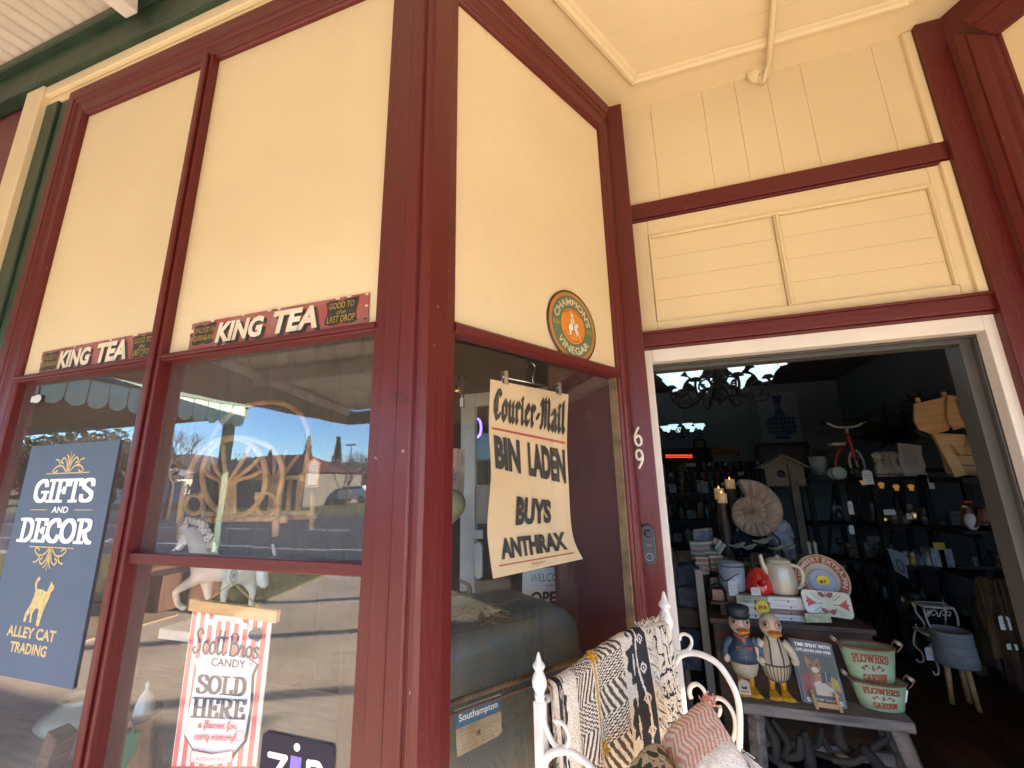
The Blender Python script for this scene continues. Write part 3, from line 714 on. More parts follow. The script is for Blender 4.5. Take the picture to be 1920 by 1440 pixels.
trim(mb, e0, e1, -EY, DN, CORN, -1 / math.tan(d.angle(EX) / 2), -1 / math.tan(d.angle(EX) / 2)); trim(mb, f0, e0, side_l, DN, CORN, 0, -1 / math.tan(d.angle(EX) / 2)); trim(mb, f1, e1, V((-side_l.x, side_l.y, 0)), DN, CORN, 0, -1 / math.tan(d.angle(EX) / 2)); mb.build('cornice', shop, CREAM, bevel=.003)
mb = MB()
for k in range(1, 8):
    yy = by - .05 - k * .105
    if yy < 0: break
    xl = e0.x + .06 + (by - yy) * (d.x / d.y) * -1 * -1; mb.box((e0.x + (yy - by) * d.x / d.y + .05, yy, CZ - .002), (e1.x - (yy - by) * d.x / d.y - .05, yy + .1045, CZ + .001))
mb.build('soffit_board', shop, CREAM, bevel=.002)
# interior shell
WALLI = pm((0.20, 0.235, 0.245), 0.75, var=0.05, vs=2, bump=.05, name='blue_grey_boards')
CEILI = pm((0.075, 0.05, 0.042), 0.8, var=0.1, vs=2, name='dark_ceiling')
FLOORI = pm((0.07, 0.028, 0.016), 0.4, var=0.3, vs=3, stretch=(6, .6, 1), bump=.15, bs=20, name='dark_timber_floor')
IX0, IX1, IY1, IZ, FZ = -2.2, 3.65, 7.3, 3.1, .10
mb = MB(); mb.prism([(IX0 - .05, .035), (-.04, .035), (.48, .985), (1.81, .985), (XC + .04, .035), (IX1 + .05, .035), (IX1 + .05, IY1 + .05), (IX0 - .05, IY1 + .05)], IZ, IZ + .05); mb.build('interior_ceiling', shop, CEILI)
mb = MB(); z = FZ
while z < IZ:
    mb.box((IX0, IY1, z + .002), (IX1, IY1 + .06, min(z + .135, IZ) - .002)); z += .135
mb.box((IX0, IY1 + .01, 0), (IX1, IY1 + .1, IZ)); mb.build('interior_wall', shop, WALLI, bevel=.003)
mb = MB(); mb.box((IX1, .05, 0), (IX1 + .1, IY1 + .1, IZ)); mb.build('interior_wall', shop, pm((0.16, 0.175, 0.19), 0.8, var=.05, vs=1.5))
mb = MB(); mb.box((IX0 - .07, .05, 0), (IX0, IY1 + .1, IZ)); mb.build('interior_wall', shop, WALLI)
mb = MB(); xx = at(1392, 800, IY1).x; mb.box((xx - .12, IY1 - .03, FZ), (xx + .12, IY1 - .001, IZ)); mb.build('wall_cover_strip', shop, WALLI, bevel=.004)
mb = MB(); mb.box((IX1 - .02, 1.2, 2.36), (IX1 - .001, IY1, 2.40)); mb.build('picture_rail', shop, pm((.09, .10, .11), .6), bevel=.004)
mb = MB(); mb.prism([(IX0, .02), (0, .02), (.54, .99), (1.72, .99), (XC, .02), (IX1, .02), (IX1, IY1), (IX0, IY1)], 0, FZ); structure(mb.build('shop_floor', mat=FLOORI))
mb = MB(); mb.prism([(.0, -.05), (XC, -.05), (1.72, .985), (.54, .985)], 0.001, .06); structure(mb.build('entry_floor', mat=pm((.34, .27, .2), .7, var=.15, bump=.2)))
# display platforms
PLAT = pm((0.62, 0.56, 0.48), .6, var=.2, vs=4, stretch=(1, 6, 1), name='display_platform')
mb = MB(); mb.prism([(IX0 + .02, .055), (-.05, .055), (.0, .09), (.475, .93), (.30, 1.05), (-.45, .95), (IX0 + .02, .95)], .10, .60); mb.build('display_platform', shop, PLAT)
mb = MB(); mb.prism([(XC + .05, .055), (IX1 - .02, .055), (IX1 - .02, .9), (2.0, 1.0), (1.79, .93)], .10, .60); mb.build('display_platform', shop, PLAT)
# right hand facade beyond the recess
mb = MB(); mb.box((XC + .15, 0, ZP - .02), (4.3, .03, ZH + .03)); mb.build('wall_panel', shop, CREAM)
mb = MB(); trim(mb, (XC + .10, 0, ZH), (4.3, 0, ZH), UP, (0, -1, 0), HEADP, 0, 0); mb.build('head_moulding', shop, MAROONH)
mb = MB(); mb.box((XC - .06, -.028, ZF + .002), (6.2, .03, 3.384)); mb.box((-.06 + .12, -.026, SHT + .115), (XC - .06, -.0, 3.384)); mb.build('fascia_board', shop, CREAM)
mb = MB(); mb.box((XC + .15, -.03, ZT), (4.3, .02, ZP)); mb.box((XC + .15, -.05, .52), (4.3, .03, .6)); mb.box((4.3, -.05, 0), (4.5, .05, ZF)); mb.build('transom', shop, MAROONH, bevel=.004)
mb = MB(); mb.box((XC + .15, -.02, 0), (4.3, .05, .52)); mb.build('stall_riser', shop, MAROONH)
mb = MB(); mb.add([(XC + .15, .012, .6), (4.3, .012, .6), (4.3, .012, ZT), (XC + .15, .012, ZT)], [(0, 1, 2, 3)]); mb.build('window_pane', shop, GLASS)
mb = MB(); mb.box((4.5, 0, 0), (8, .3, 4.2)); mb.box((IX1 + .1, .05, 0), (4.5, .4, 3.4)); mb.build('wall', shop, CREAM)
mb = MB(); mb.box((-2.27, .05, 3.54), (8, 8, 4.4)); mb.build('parapet', shop, CREAM)
print('door wall', PL0, PL1, QR0, zb0, zb1, zd0, zd1, dw0, dw1, dz0, SHT, b0, b1, c0)
# ================================================================== lettering skeletons
def sm(*p, n=5, closed=False): return [(q.x, q.y) for q in spline([V((a, b, 0)) for a, b in p], n, closed)] + ([(p[0][0], p[0][1])] if closed else [])
BLK = {  # blackletter, broad nib
 'C': (.52, [[(.5, .80), (.38, .97), (.2, .9), (.07, .62), (.07, .3), (.22, .02), (.48, .14)], [(.25, .86), (.25, .2)]]),
 'o': (.42, [[(.08, .12), (.08, .5), (.2, .62), (.34, .5), (.34, .12), (.22, 0), (.08, .12)]]),
 'u': (.46, [[(.02, .56), (.09, .62), (.09, .1), (.19, 0), (.33, .12)], [(.27, .56), (.33, .62), (.33, .08), (.41, 0)]]),
 'r': (.34, [[(.02, .56), (.09, .62), (.09, .06), (.16, 0)], [(.09, .48), (.2, .62), (.3, .52)]]),
 'i': (.22, [[(.02, .56), (.09, .62), (.09, .08), (.17, 0)], [(.06, .84), (.13, .76)]]),
 'e': (.38, [[(.32, .12), (.2, 0), (.08, .12), (.08, .5), (.2, .62), (.32, .5), (.1, .28)]]),
 '-': (.26, [[(.05, .32), (.2, .36)]]),
 'M': (.70, [[(.0, .78), (.1, .95), (.15, .5), (.11, .04), (.02, .06)], [(.15, .78), (.3, .98), (.35, .5), (.35, .04)], [(.35, .78), (.5, .98), (.58, .84), (.57, .1), (.66, 0)]]),
 'a': (.42, [[(.06, .54), (.2, .62), (.3, .5), (.3, .1), (.38, 0)], [(.3, .36), (.1, .26), (.08, .1), (.18, 0), (.3, .1)]]),
 'l': (.24, [[(.03, .9), (.1, 1.0), (.1, .1), (.2, 0)]])}
SCR = {  # joined script, round nib
 'S': (.55, [sm((.52, .80), (.42, .98), (.24, .96), (.17, .76), (.30, .55), (.42, .30), (.30, .04), (.10, .0), (.0, .14), (.10, .24))]),
 'c': (.40, [sm((.33, .40), (.22, .5), (.06, .35), (.08, .1), (.22, 0), (.42, .15))]),
 'o': (.42, [sm((.2, .5), (.05, .35), (.07, .1), (.2, 0), (.34, .15), (.34, .38), (.2, .5), (.35, .40), (.46, .40))]),
 't': (.28, [sm((.13, 1.0), (.08, .5), (.08, .15), (.16, 0), (.30, .12)), [(-.06, .70), (.30, .73)]]),
 'B': (.56, [[(.10, .96), (.08, .02)], sm((.03, .84), (.2, 1.0), (.43, .92), (.40, .65), (.16, .55)), sm((.16, .55), (.46, .5), (.51, .2), (.3, 0), (.08, .05))]),
 'r': (.38, [sm((-.04, .1), (.10, .5), (.14, .40), (.27, .44), (.25, .1), (.33, 0), (.42, .14))]),
 's': (.36, [sm((.30, .40), (.20, .50), (.09, .42), (.14, .29), (.27, .18), (.26, .04), (.12, 0), (.02, .08))]),
 '.': (.2, [[(.06, .03), (.08, .03)]]),
 'a': (.44, [sm((.33, .42), (.2, .5), (.05, .32), (.08, .06), (.2, .02), (.33, .42)), sm((.34, .5), (.32, .1), (.4, .0), (.5, .14))]),
 'f': (.34, [sm((-.02, .1), (.15, .5), (.28, .85), (.2, 1.0), (.12, .8), (.12, .2), (.1, -.3), (.2, -.25), (.14, 0), (.36, .14))]),
 'l': (.26, [sm((-.02, .1), (.15, .5), (.22, .9), (.13, 1.0), (.08, .7), (.08, .15), (.16, 0), (.3, .14))]),
 'v': (.40, [sm((0, .42), (.08, .5), (.14, .05), (.22, .02), (.34, .5), (.44, .42))]),
 'u': (.46, [sm((0, .2), (.07, .5), (.06, .1), (.18, 0), (.33, .4), (.35, .5), (.33, .1), (.4, 0), (.5, .14))]),
 'e': (.38, [sm((0, .18), (.28, .32), (.22, .5), (.08, .4), (.06, .12), (.2, 0), (.42, .15))]),
 'y': (.42, [sm((0, .4), (.06, .5), (.08, .15), (.2, .05), (.34, .5)), sm((.34, .5), (.3, -.2), (.16, -.32), (.14, -.18), (.46, .14))]),
 'm': (.62, [sm((0, .2), (.07, .5), (.07, 0)), sm((.07, .2), (.2, .5), (.27, .4), (.27, 0)), sm((.27, .2), (.4, .5), (.48, .4), (.47, .1), (.56, 0), (.66, .14))]),
 '!': (.2, [[(.14, 1.0), (.08, .3)], [(.05, .03), (.06, .03)]]), ' ': (.3, [])}
def slb(*xs): return [[(a, y), (b, y)] for a, b, y in xs]
SER = {  # slab serif capitals, flat nib
 'S': (.60, [sm((.52, .74), (.46, .95), (.28, 1.0), (.10, .88), (.12, .66), (.30, .52), (.50, .36), (.50, .12), (.30, 0), (.10, .06), (.05, .26))]),
 'O': (.70, [sm((.33, 1), (.08, .75), (.08, .25), (.33, 0), (.58, .25), (.58, .75), closed=True)]),
 'L': (.58, [[(.16, 1), (.16, 0)], [(.52, 0), (.53, .24)]] + slb((.03, .32, 1), (.03, .52, 0))),
 'D': (.68, [[(.16, 1), (.16, 0)], sm((.1, 1), (.36, 1), (.56, .75), (.56, .25), (.36, 0), (.1, 0))] + slb((.02, .2, 1), (.02, .2, 0))),
 'H': (.76, [[(.16, 1), (.16, 0)], [(.60, 1), (.60, 0)], [(.16, .5), (.6, .5)]] + slb((.03, .29, 1), (.03, .29, 0), (.47, .73, 1), (.47, .73, 0))),
 'E': (.60, [[(.16, 1), (.16, 0)], [(.52, 1), (.53, .78)], [(.53, 0), (.54, .24)], [(.42, .6), (.42, .4)]] + slb((.03, .52, 1), (.16, .42, .5), (.03, .53, 0))),
 'R': (.70, [[(.16, 1), (.16, 0)], sm((.1, 1), (.38, 1), (.54, .88), (.52, .62), (.34, .5), (.16, .5)), [(.34, .5), (.46, .15), (.60, 0), (.66, .03)]] + slb((.03, .2, 1), (.03, .3, 0))),
 'F': (.58, [[(.16, 1), (.16, 0)], [(.52, 1), (.53, .76)], [(.42, .62), (.42, .4)]] + slb((.03, .52, 1), (.16, .42, .5), (.03, .32, 0))),
 'G': (.70, [sm((.56, .74), (.48, .95), (.32, 1), (.08, .75), (.08, .25), (.32, 0), (.5, .06), (.57, .2)), [(.57, .42), (.57, .05)]] + slb((.42, .66, .44))),
 'I': (.32, [[(.16, 1), (.16, 0)]] + slb((.03, .29, 1), (.03, .29, 0))),
 'T': (.62, [[(.31, 1), (.31, 0)], [(.06, 1), (.05, .76)], [(.56, 1), (.57, .76)]] + slb((.06, .56, 1), (.18, .44, 0))),
 'C': (.64, [sm((.55, .70), (.48, .95), (.32, 1), (.08, .75), (.08, .25), (.32, 0), (.5, .06), (.56, .26))]),
 'W': (.96, [[(.12, 1), (.28, 0)], [(.28, 0), (.46, .9)], [(.46, .9), (.64, 0)], [(.64, 0), (.82, 1)]] + slb((.02, .24, 1), (.72, .92, 1))),
 'A': (.72, [[(.08, 0), (.32, 1)], [(.34, 1), (.58, 0)], [(.2, .36), (.46, .36)]] + slb((.0, .2, 0), (.46, .70, 0))),
 'N': (.76, [[(.14, 1), (.14, 0)], [(.14, 1), (.58, 0)], [(.58, 0), (.58, 1)]] + slb((.02, .2, 1), (.02, .26, 0), (.46, .7, 1)))}
def penwrite(face, mb, font, txt, x0, y0, x1, y1, w, mat, h=None, ang=0.0, warp=None, gap=0.02):
    """strokes of a skeleton alphabet, stretched to the box"""
    tot = sum(font[c][0] + gap for c in txt) - gap; sx = (x1 - x0) / tot; sy = y1 - y0; x = x0
    for c in txt:
        for st in font[c][1]:
            P = [(x + a * sx, y0 + b * sy) for a, b in st]
            if warp: P = [warp(*p) for p in P]
            face.pen(mb, P, w, mat, h, ang)
        x += (font[c][0] + gap) * sx
# ================================================================== signs on the cream panels
TEARED = pm((0.30, 0.15, 0.125), 0.45, var=0, vs=9, col2=(0.33, 0.045, 0.042), bump=.1, name='worn_red_enamel')
RUSTM = pm((0.12, 0.07, 0.045), .8, var=.3, vs=30)
SIGNW = pm((0.66, 0.56, 0.42), .5, var=0.0, vs=18, col2=(0.80, 0.74, 0.62), name='worn_white_enamel')
BLKE = pm((0.028, 0.025, 0.018), .5, var=.3, vs=30); GOLDT = pm((0.42, 0.29, 0.05), .5, var=.2, vs=25)
def wavy(x0, y0, x1, y1, k, n=6):
    P = []
    for i in range(n): P.append((x0 + (x1 - x0) * i / n, y1 - k * (.5 + .5 * cos(2 * pi * i / n * 2))))
    P.append((x1, y1)); 
    for i in range(n): P.append((x1 - k * (.5 - .5 * cos(2 * pi * i / n)), y1 + (y0 - y1) * (i + .5) / n))
    for i in range(n): P.append((x1 + (x0 - x1) * i / n, y0 + k * (.5 + .5 * cos(2 * pi * i / n * 2))))
    for i in range(n): P.append((x0 + k * (.5 - .5 * cos(2 * pi * i / n)), y0 + (y1 - y0) * (i + .5) / n))
    return P
def tea_sign(c, label, worn):
    p = [at(x, y, -.006) for x, y in c]; t = thing('tin_sign', label, 'sign', p[0], 'long red tea signs on the cream panels')
    mb = MB(); mb.slab(p, (0, -1, 0), .004); mb.build('board', t, TEARED)
    f = quad_face(*p, w=6.0, hh=1.0, nrm=(0, -1, 0))
    e = MB()                                                   # chipped pale edge
    rg = random.Random(worn)
    for i in range(30):
        u = rg.random() * 6; v = 0.02 if rg.random() < .5 else .98
        if rg.random() < .3: u, v = (0.05 if rg.random() < .5 else 5.95), rg.random()
        P = [(min(6, max(0, u + rg.uniform(.02, .10) * cos(a))), min(1, max(0, v + rg.uniform(.02, .05) * sin(a)))) for a in [k * pi / 4 for k in range(8)]]
        f.poly(e, P, SIGNW if rg.random() < .6 else RUSTM)
    e.build('chipped_edge', t)
    b = MB(); f.poly(b, wavy(.12, .14, .96, .92, .07), BLKE); b.build('black_panel', t); b = MB(); f.poly(b, wavy(4.72, .12, 5.72, .94, .07), BLKE); b.build('black_panel', t)
    m = MB(); f.k = 44
    f.text(m, 'KING', 1.04 + .09, .05, 2.74 + .09, .78, BLKE, .050, .18); f.text(m, 'TEA', 3.06 + .09, .05, 4.52 + .09, .82, BLKE, .050, .18); f.k = 52
    for k in range(1): f.text(m, 'KING', 1.02, .14, 2.72, .86, SIGNW, .045, .18); f.text(m, 'TEA', 3.04, .14, 4.50, .90, SIGNW, .045, .18)
    f.text(m, 'PACKED IN', .22, .58, .95, .78, GOLDT, .01, .15); f.text(m, 'QUEENSLAND', .18, .28, .98, .50, GOLDT, .01, .15)
    f.text(m, 'GOOD TO', 4.84, .64, 5.60, .84, GOLDT, .01, .1); f.text(m, 'the', 5.08, .46, 5.36, .60, GOLDT, 0, .4); f.text(m, 'LAST DROP', 4.80, .20, 5.64, .42, GOLDT, .01, .1)
    m.build('lettering', t)
tea_sign([(71.7, 703.3), (296.7, 671.7), (303.3, 618.3), (80, 660)], 'faded narrow red tea sign under the far left cream panel, left of the mullion', 4)
tea_sign([(351.8, 658.5), (689, 608.4), (691.8, 548.2), (360.9, 607.4)], 'narrow red tea sign with white letters, right of the mullion beside the corner post', 9)
# round vinegar sign on the splayed panel
O = .006; pc = atpl(1074.5, 612, sp(0, 0, O), SN); zt = atpl(1062, 543, sp(0, 0, O), SN).z; zb = atpl(1089, 683, sp(0, 0, O), SN).z; R = (zt - zb) / 2
t = thing('round_sign', 'round green and orange vinegar sign on the splayed cream panel', 'sign', pc)
mb = MB(); mb.lathe(pc - SN * .004, [(0, 0), (R, 0), (R, .004), (0, .004)], 48, SN); mb.build('disc', t, pm((.05, .022, .014), .35))
f = plane_face(pc, SU, UP, SN); m = MB(); ORG = pm((.42, .20, .055), .4, var=.08); ORC = pm((.62, .24, .03), .4, var=.06); GRN = pm((.10, .17, .105), .4, var=.08); CRL = pm((.62, .56, .36), .45, var=.05)
for r, c in ((.95, ORG), (.84, BLKE), (.83, GRN), (.515, BLKE), (.50, ORC)): f.poly(m, ellipse2(0, 0, r * R, r * R, 56), c)
m.build('painted_rings', t); m = MB(); f.k = 8
w = arc_warp(0, 0, .565 * R)
def arcword(txt, r, a0, a1, h, mat, flip=False, bold=.02):
    L = radians(a1 - a0) * r
    f.text(m, txt, radians(a0) * r, 0, radians(a1) * r, h, mat, bold, 0, arc_warp(0, 0, r, flip))
arcword("CHAMPION'S", .58 * R, -78, 80, .20 * R, CRL); arcword('VINEGAR', .78 * R, -58, 58, .20 * R, CRL, True)
f.text(m, 'PURE', -.80 * R, -.08 * R, -.54 * R, .05 * R, GOLDT, .02); f.text(m, 'MALT', .55 * R, -.09 * R, .80 * R, .04 * R, GOLDT, .02)
arcword('TRADE MARK', .41 * R, -48, 48, .06 * R, BLKE, False, 0); arcword('BY ROYAL APPOINTMENT', .45 * R, -62, 62, .05 * R, BLKE, True, 0)
m.build('lettering', t); m = MB(); f.k = 10; WH = pm((.75, .72, .66), .5)
hs = [(-.20, -.10), (-.17, .02), (-.06, .06), (.06, .03), (.14, .10), (.20, .10), (.24, .02), (.19, .0), (.15, -.06), (.20, -.20), (.16, -.28), (.12, -.18), (.06, -.12), (-.08, -.12), (-.12, -.28), (-.17, -.28), (-.16, -.16)]
f.poly(m, [(x * R * 1.08, y * R * 1.08 - .004 * R) for x, y in hs], BLKE); f.poly(m, [(x * R, y * R) for x, y in hs], WH)
f.poly(m, [(-.08 * R, .02 * R), (.04 * R, .02 * R), (.05 * R, .20 * R), (-.01 * R, .24 * R), (-.09 * R, .18 * R)], WH); f.poly(m, ellipse2(-.03 * R, .29 * R, .05 * R, .06 * R, 12), WH)
f.pen(m, [(-.03 * R, .34 * R), (-.10 * R, .42 * R)], .03 * R, WH); f.pen(m, [(.02 * R, .05 * R), (.02 * R, -.14 * R)], .04 * R, BLKE); f.pen(m, [(.05 * R, .12 * R), (.30 * R, -.34 * R)], .018 * R, WH); f.pen(m, [(-.05 * R, .2 * R), (-.02 * R, .06 * R)], .02 * R, BLKE)
m.build('rider_emblem', t)
# house number and doorbell on the left door post
f = plane_face((0, YP, 0), EX, UP, (0, -1, 0)); NUM = pm((.72, .66, .58), .35, var=.04)
for ch, (x, y), nm in (('6', (1196, 817), 'six'), ('9', (1199, 862), 'nine')):
    p = at(x, y, YP); h = 36 * mpp(p) / 2; w_ = h * .52
    if ch == '6': st = sm((.75, 1.9), (.2, 1.35), (-.1, .8), (.05, .2), (.5, 0), (.95, .2), (1.0, .7), (.55, 1.0), (.05, .75))
    else: st = sm((.25, .1), (.8, .65), (1.1, 1.2), (.95, 1.8), (.5, 2.0), (.05, 1.8), (0, 1.3), (.45, 1.0), (.95, 1.25))
    mb = MB(); mb.tube([f.fn(p.x + (a - .5) * w_ * 1.1, p.z + (b - 1) * h, .004) for a, b in st], .0052, 6, flat=.6)
    tag(mb.build('house_number', mat=NUM, origin=p), 'cream house number %s, %s the other digit on the maroon door post' % (nm, 'above' if ch == '6' else 'below'), 'house number', 'house number digits')
p = at(1216, 1020, YP); t = thing('doorbell', 'dark grey camera doorbell on the maroon door post', 'doorbell', p); k = mpp(p); f = plane_face(p, EX, UP, (0, -1, 0))
mb = MB(); mb.slab([f.fn(a, b, .02) for a, b in rrect(-12.5 * k, -35 * k, 12.5 * k, 35 * k, 12 * k, 6)], (0, -1, 0), .02); mb.build('body', t, pm((.02, .02, .024), .35, var=.03), bevel=.003)
f = plane_face(p - EY * .0205, EX, UP, (0, -1, 0)); mb = MB(); mb.lathe(p + UP * 20 * k - EY * .021, [(0, 0), (7 * k, 0), (6 * k, .004), (3 * k, .002), (0, .005)], 20, (0, -1, 0)); mb.build('lens', t, pm((.004, .004, .005), .05, var=0))
mb = MB(); f.ring(mb, 0, -21 * k, 5.6 * k, 6.8 * k, pm((.25, .25, .26), .4)); f.text(mb, 'ring', -4 * k, -3 * k, 4 * k, 1 * k, pm((.25, .25, .26), .4)); mb.build('button', t)
# conduit, junction box and thin cable
t = thing('electrical_conduit', 'cream ribbed conduit with round junction box above the doorway', 'conduit', at(1423, 132, .90))
pj = at(1423, 132, .90); mb = MB()
a = V((pj.x + .004, .893, CZ - .075)); top = atz(1451, 0, CZ - .022); pts = spline([a, V((a.x + .01, .86, CZ - .045)), V((a.x + .01, .80, CZ - .03)), top, top + (top - V((a.x + .01, .80, CZ - .03))) * .8], 14)
rs = [.0105 + .0022 * (i % 2) for i in range(len(pts) * 3)]
fine = [pts[i].lerp(pts[min(i + 1, len(pts) - 1)], j / 3) for i in range(len(pts)) for j in range(3)]
mb.tube(fine, rs[:len(fine)], 10); mb.build('ribbed_pipe', t, CREAM)
mb = MB(); mb.lathe(V((pj.x, YB - .012, pj.z)), [(0, -.03), (.053, -.03), (.053, .024), (.049, .031), (.044, .0315), (.043, .036), (0, .036)], 28, (0, -.9, -.44)); mb.tube([V((pj.x + .004, .893, pj.z + .03)), a], .014, 10); mb.tube([V((pj.x, .893, pj.z - .034)), V((pj.x, .893, pj.z - .052))], .012, 10); mb.build('junction_box', t, CREAM)
t = MB(); q = [atpl(x, y, sp(0, 0, -.010), SN) for x, y in ((985, 0), (1015, 27), (1100, 118), (1140, 160), (1178, 205))]; q = [q[0] + (q[0] - q[1]) * 1.5] + q
t.tube(q, .0022, 6); tag(t.build('cable', mat=CREAM, origin=q[0]), 'thin painted cable along the cream board over the splayed window', 'cable')
# ================================================================== behind the left window: posters
YG = .007
a = at(60, 837.3, YG); b = at(225.6, 824, YG); c = at(135, 1293, YG); x0, x1, z1, z0 = a.x, b.x, (a.z + b.z) / 2, c.z; w = x1 - x0; h = z1 - z0
t = thing('window_poster', 'navy gifts and decor poster in the far left window pane', 'poster', (x0, YG, z0))
mb = MB(); mb.slab([(x0, YG, z0), (x1, YG, z0), (x1, YG, z1), (x0, YG, z1)], (0, -1, 0), .004); mb.build('sheet', t, pm((0.078, 0.112, 0.172), .6, var=.03, name='navy_card'))
f = plane_face((x0, YG, z0), EX, UP, (0, -1, 0)); m = MB(); PW = pm((.85, .85, .85), .5, var=0); PG = pm((.62, .47, .20), .4, var=.15, vs=60)
k = w; cx = w * .5
def row(y): return z1 - z0 - y * h
penwrite(f, m, SER, 'GIFTS', .17 * w, row(.268), .83 * w, row(.172), .041 * w, PW, .019 * w)
penwrite(f, m, SER, 'DECOR', .10 * w, row(.445), .90 * w, row(.350), .041 * w, PW, .019 * w)
f.text(m, 'AND', .42 * w, row(.320), .60 * w, row(.292), PW, .02); m.build('lettering', t); m = MB(); f.k = 4
f.rect(m, .16 * w, row(.308), .36 * w, row(.305), PG); f.rect(m, .66 * w, row(.308), .86 * w, row(.305), PG)
def flourish(cy, up):
    s = 1 if up else -1; y0_ = cy
    f.pen(m, [(.26 * w, y0_), (.74 * w, y0_)], .008 * w, PG)
    for d in (-1, 1):
        f.pen(m, [(cx, y0_ + s * .0), (cx, y0_ + s * .15 * w)], .006 * w, PG)
        for P in (((.02, .01), (.07, .05), (.13, .05), (.17, .02), (.15, .005), (.12, .02)), ((.01, .02), (.03, .08), (.07, .11), (.095, .085), (.07, .07)), ((.0, .05), (.02, .11), (.04, .13)), ((.10, .05), (.12, .09), (.16, .10))):
            f.pen(m, sm(*[(cx + d * a_ * w, y0_ + s * b_ * w) for a_, b_ in P]), .012 * w, PG)
flourish(row(.140), True); m.build('gold_ornament', t); m = MB(); flourish(row(.470), False); m.build('gold_ornament', t); m = MB(); f.k = 4
CATP = [(180, 418), (166, 428), (160, 455), (174, 490), (170, 525), (158, 562), (135, 598), (134, 640), (150, 641), (154, 612), (172, 590), (178, 640), (191, 640), (186, 600), (202, 572), (226, 572), (229, 650), (250, 655), (256, 600), (266, 560), (281, 520), (286, 488), (302, 473), (300, 456), (287, 450), (276, 436), (270, 455), (262, 470), (256, 490), (228, 480), (196, 478), (183, 480), (176, 455), (179, 442), (189, 440), (191, 425)]
f.poly(m, [((px_ - 134) * .00150 * w + .37 * w, row(.595) - (py_ - 418) * .00128 * w) for px_, py_ in CATP], PG)
NV = t.children[0].data.materials[0]
for i in range(7): f.pen(m, [((178 + i * 3 - 134) * .00150 * w + .37 * w, row(.595) - (500 + i * 9 - 418) * .00128 * w), ((250 - i * 2 - 134) * .00150 * w + .37 * w, row(.595) - (505 + i * 8 - 418) * .00128 * w)], .003 * w, NV)
m.build('cat_emblem', t); m = MB(); f.k = 4
f.text(m, 'ALLEY CAT', .22 * w, row(.845), .74 * w, row(.800), PG, .03); f.text(m, 'TRADING', .29 * w, row(.905), .68 * w, row(.862), PG, .03); m.build('gold_lettering', t)
# candy banner on its wooden bar
YC = .07; p = [at(x, y, YC) for x, y in ((320, 1445), (479, 1445), (510, 1158), (361.7, 1140))]
t = thing('hanging_banner', 'pink striped candy banner hanging from a wooden bar in the window', 'banner', p[3])
mb = MB(); mb.slab(p, (0, -1, 0), .003); PINK = pm((.70, .16, .15), .7, var=.05); BW = pm((.80, .72, .70), .7, var=.03); mb.build('cloth', t, BW)
f = quad_face(*p, w=1.0, hh=1.9, nrm=(0, -1, 0)); m = MB()
for i in range(9): f.poly(m, [(i / 9 + .01, 0.02), (i / 9 + .066, .02), (i / 9 + .066, 1.88), (i / 9 + .01, 1.88)], PINK)
f.rect(m, 0, 0, 1, .05, pm((.6, .05, .05), .7)); m.build('stripes', t); m = MB(); f.k = 14; NVY = pm((.025, .035, .075), .6)
lab = [(.20, .30), (.30, .18), (.50, .12), (.70, .16), (.80, .30), (.84, .36), (.86, .8), (.84, 1.15), (.88, 1.28), (.78, 1.34), (.74, 1.34), (.5, 1.4), (.26, 1.34), (.12, 1.28), (.16, 1.15), (.14, .8), (.12, .40)]
f.poly(m, [(.5 + (x - .5) * 1.05 + .015, .76 + (y - .76) * 1.02 - .012) for x, y in lab], NVY); f.poly(m, lab, pm((.78, .76, .80), .7, var=0)); m.build('white_label', t); m = MB(); f.k = 20
penwrite(f, m, SCR, 'Scott', .08, 1.36, .50, 1.66, .027, NVY); penwrite(f, m, SCR, 'Bros.', .54, 1.36, .95, 1.64, .025, NVY)
f.text(m, 'CANDY', .34, 1.22, .76, 1.32, NVY, .01); f.ring(m, .82, 1.28, .018, .024, NVY, 16); f.text(m, 'R', .812, 1.268, .828, 1.292, NVY)
penwrite(f, m, SER, 'SOLD', .20, .89, .80, 1.10, .044, NVY, .018); penwrite(f, m, SER, 'HERE', .18, .61, .82, .83, .044, NVY, .018)
penwrite(f, m, SCR, 'a flavour for', .28, .49, .74, .58, .009, PINK); penwrite(f, m, SCR, 'every memory!', .26, .36, .76, .45, .009, PINK)
rib = [(.30, 1.72), (.36, 1.78), (.50, 1.80), (.64, 1.78), (.70, 1.72), (.76, 1.73), (.74, 1.80), (.70, 1.80), (.66, 1.86), (.50, 1.88), (.34, 1.86), (.30, 1.80), (.26, 1.80), (.24, 1.73)]
f.poly(m, rib, BW); f.text(m, 'HANDMADE', .38, 1.80, .62, 1.84, PINK)
rib2 = [(.26, .12), (.5, .08), (.74, .12), (.74, .24), (.5, .2), (.26, .24)]; f.poly(m, [(.5 + (x - .5) * 1.04, .16 + (y - .16) * 1.1) for x, y in rib2], PINK); f.poly(m, rib2, BW); f.text(m, 'AUSTRALIAN MADE', .32, .13, .68, .17, PINK)
aus = [(.80, 1.72), (.84, 1.76), (.86, 1.73), (.89, 1.77), (.92, 1.70), (.93, 1.64), (.90, 1.58), (.86, 1.57), (.84, 1.60), (.80, 1.60), (.77, 1.64), (.77, 1.69)]; f.poly(m, aus, NVY)
f.ring(m, .80, .42, .055, .062, PINK, 24); m.build('lettering', t)
q0, q1 = at(358, 1133, YC - .004), at(522, 1156, YC - .004); WOODL = pm((.62, .36, .16), .5, var=.12, vs=8, stretch=(.6, 1, 6), name='pine_bar')
mb = MB(); mb.bar(q0, q1, .014, 20 * mpp(q0)); mb.build('wooden_bar', t, WOODL, bevel=.002)
